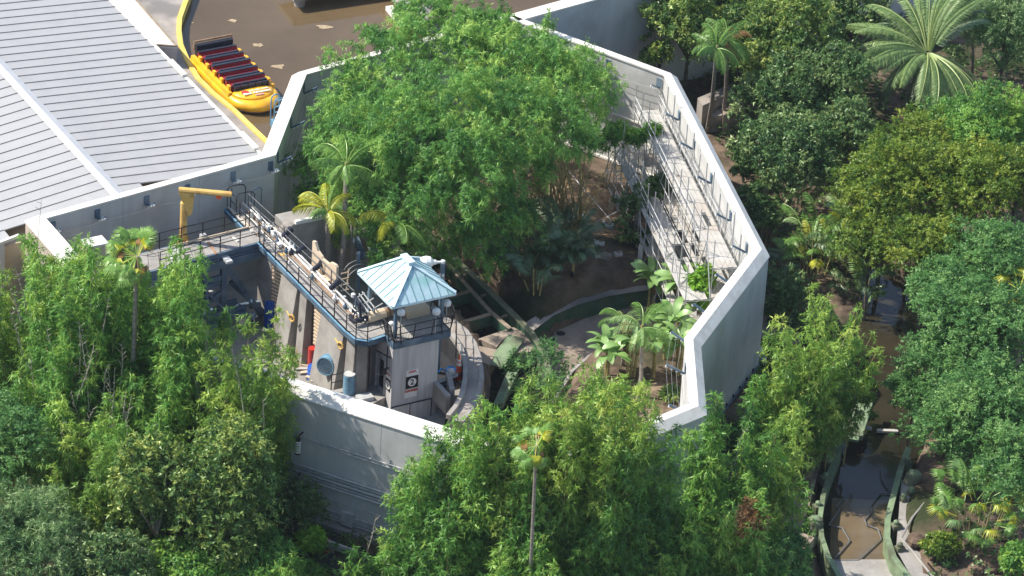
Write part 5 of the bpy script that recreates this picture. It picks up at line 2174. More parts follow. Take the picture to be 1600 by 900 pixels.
for k in range(nb):
    a0, a1 = 0.9 + k * BAY, 0.9 + (k + 1) * BAY
    if True:
        for (o, za, zb) in ((OFFS_[2], 0.3, 3.9), (OFFS_[1], 3.9, 7.0), (OFFS_[2], 5.4, 3.9), (OFFS_[0], 4.2, 7.2)):
            b = MB()
            if k % 2:
                za, zb = zb, za
            b.tube([SC(a0, o, za), SC(a1, o, zb)], 0.036, 4)
            b.build('brace', M['tube'], scf)
    for (o0, z, n) in ((0.42, 6.02, 5), (2.05, 3.97, 5), (0.42, 3.97, 5), (2.05, 1.97, 5), (0.42, 1.97, 4)):
        if z == 1.97 and k < 3:
            continue
        for q in range(n):
            if rnd.random() < (0.05 if z > 5 else 0.16):
                continue
            w_ = 1.42 / 5
            dz_ = rnd.uniform(0, .02)
            oo = o0 + (q + .5) * w_
            b = MB()
            b.box(SC((a0 + a1) / 2 + rnd.uniform(-.04, .04), oo, z + dz_), (BAY + 0.02, w_ - 0.02, 0.045), (al, nin, Zv))
            b.build('board', M['board'], scf)
# outrigger bay by the corner and loose raking tubes
for (a, c_) in ((P(945, 268, 3.4), P(1020, 210, 5.6)), (P(945, 268, 3.4), P(992, 268, 3.4)), (P(958, 280, 3.2), P(1000, 275, 3.2)),
                (P(945, 268, 3.4), P(965, 330, 1.0)), (P(884, 262, 2.0), P(955, 345, 1.2)), (P(958, 280, 3.2), P(1036, 216, 5.0)), (P(1000, 330, 2.0), P(960, 372, .8)),
                (P(965, 330, 1.4), P(925, 350, .8))):
    b = MB()
    b.tube([a, c_], 0.028, 4)
    b.build('raking_tube', M['galv'], scf)

# ------------------------------------------------------------------ river at the right
rw = thing('river_flume_wall', P(1290, 760, -0.7), 'curving green flume wall on the left side of the river at the right', 'flume wall')
wallstrip([(1303, 610), (1315, 628), (1318, 660), (1312, 700), (1298, 735), (1286, 775), (1281, 810), (1284, 840), (1294, 870), (1316, 910), (1340, 940)],
          0.35, 1.3, 0.22, 'greenlt', rw, cap='greenlt')
rw2 = thing('river_flume_wall', P(1395, 800, -0.7), 'curving green flume wall on the right side of the river at the right', 'flume wall')
wallstrip([(1420, 700), (1408, 730), (1396, 775), (1387, 810), (1386, 840), (1396, 870), (1418, 900), (1440, 925)], 0.35, 1.4, 0.28, 'greenlt', rw2, cap='greenlt')
for k, (u, v, par) in enumerate([(1296, 722, rw), (1290, 745, rw), (1278, 790, rw), (1272, 815, rw), (1270, 840, rw), (1424, 768, rw2), (1412, 778, rw2), (1400, 820, rw2), (1406, 855, rw2),
                                 (1418, 722, rw2)]):
    c_ = P(u, v, 0.35)
    b = MB()
    s = rnd.uniform(.35, .6)
    b.box(c_ - Zv * .2, (s, s * .8, .5), (Wd, U, Zv))
    b.build('bracket_block', M['olive'], par)
    b = MB()
    b.lathe(c_ + Zv * .02, [(.1, 0), (.16, .05), (.16, .22), (.05, .3)], 8)
    b.build('bracket_cap', M['greenlt'], par)
for k, (u, v, lab) in enumerate([(1268, 832, 'olive green pump drum beside the lower end of the left flume wall'),
                                 (1421, 760, 'olive green pump drum with pale lid beside the right flume wall')]):
    t = thing('pump_drum', P(u, v, 0), lab, 'pump', 'pump drums beside the river')
    b = MB()
    ax = (Wd * .3 + Zv)
    b.lathe(P(u, v, -.1), [(.4, 0), (.45, .1), (.45, .75), (.38, .85)], 14, axis=ax)
    b.build('drum', M['olive'], t)
    b = MB()
    b.lathe(P(u, v, -.1) + ax.normalized() * .85, [(.36, 0), (.36, .1), (.1, .2)], 14, axis=ax)
    b.build('lid', M['greenlt'], t)
# tilted green machine plate in the river
mp_ = thing('green_machine', P(1345, 670, -0.3), 'tilted pale green steel gate plate with round holes in the river', 'machine')
a, c_ = P(1348, 632, .5), P(1331, 688, .1)
b = MB()
b.bar(a, c_, 0.75, 0.16)
plate = b.build('plate', M['greenlt'], mp_)
for t_, r_ in ((.28, .13), (.40, .13), (.66, .12)):
    b = MB()
    b.lathe(lerp(a, c_, t_) + Zv * .03, [(r_, 0.05), (r_, .065)], 10)
    b.build('hole', M['dark'], plate)
b = MB()
b.bar(a + Wd * .62, c_ + Wd * .62 , 0.16, 0.35)
b.build('flange', M['greenlt'], mp_)
for k in range(4):
    b = MB()
    b.box(lerp(a, c_, .1 + .27 * k) - Wd * .55, (.3, .22, .25), (Wd, U, Zv))
    b.build('fitting', M['olive'], mp_)
mp2 = thing('green_box', P(1318, 620, 0), 'pale green steel box at the head of the left flume wall', 'machine')
b = MB()
b.box(P(1320, 611, .6), (1.0, 1.3, .5), (Wd, U, Zv))
b.build('box', M['greenlt'], mp2)
b = MB()
b.box(P(1320, 611, .87), (.7, .9, .06), (Wd, U, Zv))
b.build('lid', M['olive'], mp2)
wr = thing('weir_bar', P(1380, 668, -0.6), 'pale bar across the river just above the dark water', 'bar')
for (u0, v0, u1, v1) in ((1346, 667, 1362, 670), (1370, 673, 1403, 674)):
    b = MB()
    b.bar(P(u0, v0, -.55), P(u1, v1, -.55), .25, .14)
    b.build('bar', M['board'], wr)
# zigzag pipes resting in the water
zp = [([(1376, 734), (1378, 748), (1386, 762), (1394, 768), (1390, 770), (1376, 770), (1361, 790), (1362, 800), (1351, 812), (1354, 820), (1372, 827), (1377, 842), (1342, 875)],
       'long zigzag grey pipe lying in the shallow river water'),
      ([(1320, 778), (1306, 792), (1312, 795), (1310, 800), (1295, 820), (1316, 825), (1328, 845), (1305, 872)], 'shorter zigzag grey pipe near the left flume wall'),
      ([(1305, 875.5), (1342, 875.5)], 'straight grey pipe along the edge of the river apron')]
for px, lab in zp:
    z = -0.60
    b = MB()
    b.tube([P(u, v, z) for u, v in px], 0.045, 5)
    tag(b.build('zigzag_pipe', M['pipegrey']), lab, 'pipe', 'pipes lying in the river')
# edging rails and low retaining pieces on the right bank
ed = thing('path_edging', P(1430, 830, 0), 'thin rusty edging rail along the service path on the right bank', 'edging')
b = MB()
b.tube([P(1444, 786, .5), P(1426, 808, .5), P(1408, 841, .45), P(1430, 866, .45), P(1458, 902, .45)], .07, 5)
b.build('rail', M['conc'], ed)
b = MB()
b.bar(P(1450, 880, .1), P(1450, 880, 1.2), .08, .08, up=Vector(U))
b.build('post', M['black'], ed)
# wooden skip corner on the left bank
sk = thing('concrete_trough', P(1240, 850, 0), 'brown concrete trough corner on the left river bank near the bottom', 'trough')
b = MB()
b.bar(P(1205, 823, .6), P(1268, 848, .6), .3, .6)
b.build('trough_wall', M['conc_d'], sk)
b = MB()
b.bar(P(1268, 846, .6), P(1252, 866, .6), .3, .6)
b.build('trough_wall', M['conc_d'], sk)
b = MB()
b.bar(P(1205, 840, .2), P(1256, 858, .2), .08, .1)
b.build('rail', M['galv'], sk)
# stack of pallets and a heap of planks on the right bank
ps = thing('plank_heap', P(1450, 690, .4), 'heap of reddish brown planks half hidden by leaves on the right bank', 'planks')
for k in range(8):
    b = MB()
    s_ = P(1440 + 2 * k, 688 + 1.6 * k, .4 + .04 * k)
    b.bar(s_, s_ + Wd * 1.2 + U * (0.9 - .1 * k), .13, .06)
    b.build('plank', M['rust'], ps)
# trough behind the palms at top right, and a low grey box by the right wall
tb_ = thing('stone_trough', P(1135, 150, 1), 'grey rectangular trough with a brown side behind the twin palms', 'trough')
for pts, z0, z1, mm in (([(1090, 153), (1138, 133), (1146, 143), (1098, 165)], 0, 2.0, 'quay'), ([(1128, 148), (1150, 146), (1165, 168), (1130, 180)], 0, 1.4, 'conc_d'),
                        ([(1094, 168), (1130, 152), (1128, 180), (1112, 182)], 0, 1.2, 'conc')):
    b = MB()
    b.prism(XY(pts, z1), z0, z1)
    b.build('trough_side', M[mm], tb_)
for k in range(2):
    t = thing('white_box', P(1190, 545 + 12 * k, 0.2), ['small white box stacked by the foot of the right wall, upper', 'small white box by the foot of the right wall, lower'][k], 'box',
              'white boxes by the right wall')
    b = MB()
    c_ = P(1188 + 3 * k, 548 + 13 * k, .3)
    b.box(c_, (.3, .45, .3), (Wd, U, Zv))
    b.build('case', M['white'], t)
    b = MB()
    b.box(c_ + Zv * .17, (.32, .2, .04), (Wd, U, Zv))
    b.build('lid', M['galv'], t)
# guard rail and hydrant at the bottom
gr = thing('guard_rail', P(500, 845, 0), 'grey steel guard rail beside the service road at the bottom left', 'guard rail')
ga, gb_ = P(457, 826, .75), P(556, 862, .75)
for z in (0, -.28):
    b = MB()
    b.bar(ga + Zv * z, gb_ + Zv * z, .1, .18)
    b.build('rail', M['galv'] if z else M['coping'], gr)
for k in range(4):
    q = lerp(ga, gb_, .08 + .28 * k)
    b = MB()
    b.bar(q - Zv * .8, q, .12, .12, up=Vector(U))
    b.build('rail_post', M['galv'], gr)
hy = thing('red_hydrant', P(511, 865, 0), 'small red hydrant in front of the guard rail', 'hydrant')
b = MB()
b.lathe(P(512, 862, 0), [(.14, 0), (.14, .55), (.18, .6), (.15, .75), (.05, .85)], 10)
b.build('barrel', M['red'], hy)
b = MB()
b.lathe(P(512, 862, .45) - Wd * .22, [(.07, 0), (.07, .44)], 8, axis=Wd)
b.build('outlet', M['red'], hy)

hzb = MB()
hzb.box((0, 750, 68.0), (3300, 3000, 144))
haze = hzb.build('haze', bpy.data.materials.new('haze_air'))
haze['kind'] = 'stuff'
hm = haze.data.materials[0]
hm.use_nodes = True
hm.node_tree.nodes.remove(hm.node_tree.nodes['Principled BSDF'])
pv_ = hm.node_tree.nodes.new('ShaderNodeVolumePrincipled')
pv_.inputs['Color'].default_value = (0.80, 0.88, 1.0, 1)
pv_.inputs['Density'].default_value = 0.00005
hm.node_tree.links.new(pv_.outputs[0], hm.node_tree.nodes['Material Output'].inputs['Volume'])
# VEGETATION
# ------------------------------------------------------------------ vegetation
# undergrowth nobody could count
def undergrowth(name, pxs, n, spec_name, z0=0.0, z1=0.9, z=0.3, seed=1, mtl=None):
    rng = np.random.default_rng(seed)
    poly = XY(pxs, z)
    xs = [p[0] for p in poly]
    ys = [p[1] for p in poly]
    X = rng.uniform(min(xs), max(xs), n * 3)
    Y = rng.uniform(min(ys), max(ys), n * 3)
    ok = sdf(poly, X, Y) < 0
    ok &= (sdf(RIVER, X, Y) > 0.2) & (sdf(offset_poly(WI, 1.2), X, Y) > 0)
    X, Y = X[ok][:n], Y[ok][:n]
    clump = fbm(X, Y, seed + 5)
    keep = clump > -0.15
    X, Y, clump = X[keep], Y[keep], clump[keep]
    Z = height(X, Y) + rng.uniform(z0, z1, len(X)) * np.clip(0.5 + clump * 2, 0.15, 1.4)
    C = np.stack([X, Y, Z], 1)
    D = rng.normal(size=C.shape)
    D[:, 2] = np.abs(D[:, 2]) + 0.3
    sp = SPEC[spec_name]
    tt = 0.4 + rng.normal(size=len(X)) * 0.16
    o = crown_obj([(C, D, tt)], sp, None, rng, name, mtl)
    tag(o, kind='stuff')
    return o


undergrowth('undergrowth', [(-60, 560), (60, 560), (230, 735), (860, 940), (860, 1040), (-60, 1040)], 5200, 'dark', seed=11)
undergrowth('undergrowth', [(860, 930), (1080, 850), (1190, 560), (1200, 620), (1270, 700), (1265, 1000), (860, 1040)], 1900, 'bamboo', seed=12)
undergrowth('undergrowth', [(1060, 120), (1010, 20), (1010, -80), (1700, -80), (1700, 1000), (1440, 960), (1480, 760), (1480, 480), (1330, 470), (1220, 400)], 7600, 'dark', seed=13)


def tree(name, u, v, z, rx, rz, spec, label, cat='tree', group=None, ry=None, lobes=1, seed=0, trunk=True, dens=1.0, limbs=9, mtl=None,
         trunk_r=0.16, base=None, bark='bark', low=-0.35):
    """crown centred where the photo shows (u, v) at height z; ellipsoid lobes with lumps of leafy sprays"""
    rng = np.random.default_rng(seed + 1000)
    c = P(u, v, z)
    sp = SPEC[spec]
    bx_, by_ = (c.x, c.y) if base is None else base
    g = gz(bx_, by_)
    t = thing(name, Vector((bx_, by_, g)), label, cat, group)
    ry = ry or rx
    parts = []
    if lobes == 1:
        lob = [(c, (rx, ry, rz))]
    else:
        lob = []
        for k in range(lobes):
            a = 2 * math.pi * (k + rng.random() * 0.5) / lobes
            f = 0.52 if k else 0.1
            lob.append(((c.x + rx * f * math.cos(a), c.y + ry * f * math.sin(a), c.z + rz * rng.uniform(-.35, .35) + (rz * .25 if k == 0 else 0)),
                        (rx * rng.uniform(.5, .64), ry * rng.uniform(.5, .64), rz * rng.uniform(.52, .68))))
    anchors = []
    for lc, lr in lob:
        C, D, T, S = blob_points(tuple(lc), lr, sp, rng, dens, low)
        ok = C[:, 2] > g + 0.1
        parts.append((C[ok], D[ok], T[ok]))
        anchors.append(S)
    crown_obj(parts, sp, t, rng, 'crown', mtl)
    if trunk:
        S = np.concatenate(anchors)
        b = MB()
        fork = Vector((bx_ + (c.x - bx_) * .5 + rng.uniform(-.3, .3), by_ + (c.y - by_) * .5 + rng.uniform(-.3, .3), max(g + 0.5, c.z - rz * 0.75)))
        b.tube([Vector((bx_, by_, g - 0.2)), lerp(Vector((bx_, by_, g)), fork, .5) + Vector((rng.uniform(-.1, .1), 0, 0)), fork], trunk_r, 7, trunk_r * .65)
        tr_ = b.build('trunk', M[bark], t)
        sel = rng.choice(len(S), min(limbs, len(S)), replace=False)
        for k in sel:
            e = Vector(S[k])
            m1 = lerp(fork, e, .5) + Vector((rng.uniform(-.2, .2), rng.uniform(-.2, .2), .15))
            b = MB()
            b.tube([fork, m1, e], trunk_r * .5, 5, 0.025)
            b.build('limb', M[bark], tr_)
    return t


def bamboo(u, v, h, n, spec, label, spread=1.0, lean=1.3, rad=0.8, seed=0, dens=1.0, group=None, t0=0.2, culm_vis=3, dirv=None, name='bamboo_clump', z=0.0, twigs=0):
    if n > 4:
        n = int(n * 1.35)
        spread *= 1.25
    rng = np.random.default_rng(seed + 5000)
    c = P(u, v, z)
    sp = SPEC[spec]
    t = thing(name, Vector((c.x, c.y, z)), label, 'bamboo', group)
    parts = []
    for k in range(n):
        a = 2 * math.pi * (k * 0.382 + rng.random() * .2)
        r = spread * math.sqrt((k + .5) / n)
        bx_, by_ = c.x + r * math.cos(a), c.y + r * math.sin(a)
        hh = h * (1.0 if k == 0 else rng.uniform(.55, 1.04))
        ld = Vector((math.cos(a), math.sin(a), 0)) * lean * rng.uniform(.3, 1.1)
        if dirv:
            ld += Vector((dirv[0], dirv[1], 0))
        path = []
        for s in np.linspace(0, 1, 8):
            path.append(Vector((bx_ + ld.x * (s ** 2.2), by_ + ld.y * (s ** 2.2), z - 0.1 + hh * (s - 0.10 * s ** 3))))
        C, D, T = plume_points(path, rad * .98 * rng.uniform(.7, 1.2), sp, rng, dens, t0)
        parts.append((C, D, T + rng.normal() * 0.07))
        if k < culm_vis * 4:
            b = MB()
            b.tube(path, 0.045, 5, 0.012)
            b.build('culm', M['culm'], t)
    crown_obj(parts, sp, t, rng, 'foliage')
    for k in range(twigs):
        a = rng.random() * 6.28
        q = Vector((c.x + rng.uniform(-1, 1) * spread * 1.5, c.y + rng.uniform(-1, 1) * spread * 1.5, z + h * rng.uniform(.3, .6)))
        e = q + Vector((rng.uniform(-.9, .9), rng.uniform(-.9, .6), rng.uniform(2.5, 4.8)))
        b = MB()
        b.tube([q, lerp(q, e, .5) + Vector((.08, 0, 0)), e], 0.042, 4, 0.012)
        for s in np.linspace(.25, .95, 9):
            p = lerp(q, e, s)
            d_ = Vector((rng.uniform(-.2, .2), rng.uniform(-.1, .1), rng.uniform(.05, .2)))
            b.tube([p, p + d_ * 1.5], 0.022, 3, 0.008)
        b.build('bare_culm', M['twig'], t)
    return t


# ---- fronds
def frond_mesh(name, L, bend, nleaf, ll, lw, m, up=0.25, fold=0.5, seed=0, r0=0.035, start=0.15, pinch=True):
    """feather frond along +x, arching down by bend radians; shared by many"""
    rng = np.random.default_rng(seed)
    N = 14
    pts = []
    x = z = 0.0
    for k in range(N + 1):
        s = k / N
        pts.append((x, 0.0, z))
        a = up - bend * (s ** 1.3)
        x += L / N * math.cos(a)
        z += L / N * math.sin(a)
    pts = np.array(pts)
    vs, fs, ti = [], [], []
    for k in range(N):                                   # rachis, a thin three sided stalk
        r = r0 * (1 - k / N * .8)
        i0 = len(vs)
        for p in (pts[k], pts[k + 1]):
            vs += [(p[0], -r, p[2]), (p[0], r, p[2]), (p[0], 0, p[2] + r * 1.4)]
            ti += [.85] * 3
        fs += [(i0, i0 + 3, i0 + 5, i0 + 2), (i0 + 2, i0 + 5, i0 + 4, i0 + 1), (i0 + 1, i0 + 4, i0 + 3, i0)]
    for k in range(nleaf):
        s = start + (1 - start) * (k + .5) / nleaf
        f = s * N
        i = min(int(f), N - 1)
        p = pts[i] + (pts[i + 1] - pts[i]) * (f - i)
        d = pts[i + 1] - pts[i]
        d /= np.linalg.norm(d)
        env = math.sin(min(1, (s - start) / (1 - start) * .85 + .15) * math.pi) ** .6 if pinch else 1
        for sd in (-1, 1):
            ln = ll * (.3 + .7 * env) * rng.uniform(.85, 1.1)
            dr = np.array([d[0] * .55 + rng.normal() * .06, sd * .85, d[2] * .55 - fold * rng.uniform(.7, 1.3)])
            dr /= np.linalg.norm(dr)
            sdv = np.cross(dr, [0, 0, 1.0])
            sdv /= np.linalg.norm(sdv)
            w = lw * rng.uniform(.8, 1.2)
            i0 = len(vs)
            m1 = p + dr * ln * .45
            tp_ = p + dr * ln + np.array([0, 0, -ln * .22 * (1 + fold)])
            vs += [tuple(p), tuple(m1 + sdv * w), tuple(tp_), tuple(m1 - sdv * w)]
            tv = .45 + rng.normal() * .15
            ti += [tv, tv, tv + .15, tv]
            fs.append((i0, i0 + 1, i0 + 2, i0 + 3))
    me = bpy.data.meshes.new(name)
    me.from_pydata(vs, [], fs)
    at = me.attributes.new('tint', 'FLOAT', 'POINT')
    at.data.foreach_set('value', np.clip(ti, 0, 1).astype(np.float32))
    me.materials.append(M[m])
    return me


def fan_mesh(name, L, pet, nseg, m, seed=0, droop=.35, spreadang=200):
    rng = np.random.default_rng(seed)
    vs, fs, ti = [], [], []
    for k in range(4):
        x0, x1 = pet * k / 4, pet * (k + 1) / 4
        i0 = len(vs)
        vs += [(x0, -.02, 0), (x0, .02, 0), (x1, .02, 0), (x1, -.02, 0)]
        ti += [.9] * 4
        fs.append((i0, i0 + 1, i0 + 2, i0 + 3))
    for k in range(nseg):
        a = R(-spreadang / 2 + spreadang * (k + .5) / nseg)
        d = np.array([math.cos(a), math.sin(a), 0])
        s = np.array([-math.sin(a), math.cos(a), 0])
        ln = L * (1 - .25 * abs(a) / 1.7) * rng.uniform(.9, 1.08)
        w = ln * math.tan(R(spreadang / nseg / 2)) * .62
        o = np.array([pet, 0, 0])
        i0 = len(vs)
        z1, z2 = -.06 * L, -droop * L * rng.uniform(.7, 1.3)
        vs += [tuple(o), tuple(o + d * ln * .6 + s * w + [0, 0, z1]), tuple(o + d * ln + [0, 0, z2]), tuple(o + d * ln * .6 - s * w + [0, 0, z1 * .6])]
        tv = .5 + rng.normal() * .14
        ti += [tv, tv, tv + .2, tv]
        fs.append((i0, i0 + 1, i0 + 2, i0 + 3))
    me = bpy.data.meshes.new(name)
    me.from_pydata(vs, [], fs)
    at = me.attributes.new('tint', 'FLOAT', 'POINT')
    at.data.foreach_set('value', np.clip(ti, 0, 1).astype(np.float32))
    me.materials.append(M[m])
    return me


def banana_mesh(name, L, W, bend, m, seed=0, pet=.5):
    rng = np.random.default_rng(seed)
    N = 9
    vs, fs, ti = [], [], []
    x = z = 0
    tv = .5 + rng.normal() * .12
    for k in range(N + 1):
        s = k / N
        a = .75 - bend * s
        wid = 0.02 if k == 0 else W * math.sin(min(1, s * .93 + .07) * math.pi) ** .55 * (1 if s < .97 else .3)
        if k == N:
            wid = .01
        vs += [(x, -wid, z + .12 * wid), (x, 0, z), (x, wid, z + .12 * wid)]
        ti += [tv, tv + .3, tv - .05]
        st = (L / N)
        x += st * math.cos(a)
        z += st * math.sin(a)
    for k in range(N):
        i = 3 * k
        fs += [(i, i + 1, i + 4, i + 3), (i + 1, i + 2, i + 5, i + 4)]
    i0 = len(vs)
    vs += [(0, -.03, 0), (0, .03, 0), (-pet * .55, .03, -pet * .8), (-pet * .55, -.03, -pet * .8)]
    ti += [.6] * 4
    fs.append((i0, i0 + 1, i0 + 2, i0 + 3))
    me = bpy.data.meshes.new(name)
    me.from_pydata(vs, [], fs)
    me.polygons.foreach_set('use_smooth', [True] * len(me.polygons))
    at = me.attributes.new('tint', 'FLOAT', 'POINT')
    at.data.foreach_set('value', np.clip(ti, 0, 1).astype(np.float32))
    me.materials.append(M[m])
    return me


FM = {
    'queen': [frond_mesh('frond', 2.3, 1.9, 44, .55, .018, 'fr_green', .75, .7, k) for k in range(2)],
    'queeny': [frond_mesh('frond', 2.1, 2.1, 46, .5, .02, 'fr_yellow', .8, .55, k) for k in range(2)],
    'royal': [frond_mesh('frond', 2.2, 1.5, 46, .5, .022, 'fr_green', .9, .7, k + 3) for k in range(2)],
    'date': [frond_mesh('frond', 4.2, 1.15, 90, .52, .018, 'fr_silver', .55, .35, k, .05) for k in range(3)],
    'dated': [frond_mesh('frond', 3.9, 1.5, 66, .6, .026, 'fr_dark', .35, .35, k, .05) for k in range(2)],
    'areca': [frond_mesh('frond', 1.9, 1.35, 26, .55, .032, 'fr_green', .9, .35, k) for k in range(2)],
    'arecay': [frond_mesh('frond', 1.8, 1.5, 26, .55, .032, 'fr_yellow', .85, .4, k) for k in range(2)],
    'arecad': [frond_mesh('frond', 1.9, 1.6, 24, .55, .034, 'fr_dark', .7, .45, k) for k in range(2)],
    'dead': [frond_mesh('frond', 1.7, 1.9, 22, .5, .03, 'lf_dead', .3, .7, k) for k in range(2)],
    'lightgrey': [frond_mesh('frond', 1.7, 1.7, 24, .5, .03, 'fr_silver', .5, .5, k) for k in range(2)],
    'fan': [fan_mesh('fan_leaf', .62, .75, 22, 'fr_green', k) for k in range(2)],
    'fanl': [fan_mesh('fan_leaf', .7, .8, 24, 'lf_grey', k, .5) for k in range(2)],
    'fany': [fan_mesh('fan_leaf', .6, .6, 18, 'fr_yellow', k, .6) for k in range(2)],
    'fandead': [fan_mesh('fan_leaf', .55, .5, 14, 'lf_dead', k, .9) for k in range(2)],
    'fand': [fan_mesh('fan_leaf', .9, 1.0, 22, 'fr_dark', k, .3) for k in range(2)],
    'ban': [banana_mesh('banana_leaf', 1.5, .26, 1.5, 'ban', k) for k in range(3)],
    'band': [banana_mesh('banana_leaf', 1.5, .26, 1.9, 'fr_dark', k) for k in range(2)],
}


def put(me, parent, p, az, el=0.0, sc=1.0, roll=0.0, nm='frond'):
    o = bpy.data.objects.new(nm, me)
    COL.objects.link(o)
    o.parent = parent
    o.matrix_parent_inverse = wm(parent).inverted()
    o.location = p
    o.rotation_euler = Euler((roll, -el, az), 'XYZ')
    o.scale = (sc, sc, sc)
    return o


def palm(u, v, z, kinds, n, label, trunk=None, tr=.14, sc=1.0, seed=0, elr=(-.6, .7), base=None, nm='palm_tree', part='frond', cat='palm tree', group=None, shaft=True, gzv=None):
    """crown heart at (u,v,z); trunk foot seen at trunk=(u,v)"""
    rng = np.random.default_rng(seed + 99)
    top = P(u, v, z)
    ft = P(trunk[0], trunk[1], 0.0) if trunk else Vector((top.x, top.y, 0))
    if gzv is None:
        g = gz(ft.x, ft.y)
        ft = P(trunk[0], trunk[1], g) if trunk else Vector((top.x, top.y, g))
    else:
        ft = P(trunk[0], trunk[1], gzv)
    t = thing(nm, ft, label, cat, group)
    b = MB()
    b.tube([ft - Zv * .2, lerp(ft, top, .35) + Vector((.12, 0, 0)), lerp(ft, top, .7) + Vector((.06, 0, 0)), top], tr, 9, tr * .72)
    b.build('trunk', M['trunk'], t)
    if shaft:
        b = MB()
        b.lathe(top - Zv * .55, [(tr * .8, 0), (tr * .95, .2), (tr * .6, .6), (tr * .3, .75)], 9)
        b.build('crown_shaft', M['green'] if False else M['culm'], t)
    for k in range(n):
        kd = kinds[k % len(kinds)]
        me = FM[kd][k % len(FM[kd])]
        el = lerp(elr[0], elr[1], ((k * 0.618) % 1.0)) + rng.normal() * .08
        az_ = 2 * math.pi * (k * 0.3819) + rng.normal() * .15
        put(me, t, top + Vector((math.cos(az_) * tr * .5, math.sin(az_) * tr * .5, 0)), az_, el, sc * rng.uniform(.85, 1.1), rng.normal() * .25, part)
    return t


def clump_palm(u, v, r, n, kinds, label, seed=0, sc=1.0, cat='palm', nm='palm_clump', hr=(.5, 2.2), part='frond', group=None, elr=(0.0, .9)):
    """many stems from one ground spot, fronds at several heights; (u,v) is the ground point"""
    rng = np.random.default_rng(seed + 300)
    c = P(u, v, 0)
    g = gz(c.x, c.y)
    c = P(u, v, g)
    t = thing(nm, c, label, cat, group)
    for k in range(n):
        a = rng.random() * 6.28
        rr = r * math.sqrt(rng.random())
        kd = kinds[int(rng.integers(len(kinds)))]
        me = FM[kd][int(rng.integers(len(FM[kd])))]
        p = Vector((c.x + rr * .8 * math.cos(a), c.y + rr * .8 * math.sin(a), g + lerp(hr[0], hr[1], rng.random())))
        put(me, t, p, a + rng.normal() * .5, lerp(elr[0], elr[1], rng.random()), sc * rng.uniform(.75, 1.15), rng.normal() * .3, part)
        if k % 4 == 0:
            b = MB()
            b.tube([Vector((p.x * .6 + c.x * .4, p.y * .6 + c.y * .4, g - .1)), p], .05, 5, .03)
            b.build('stem', M['culm'], t)
    return t


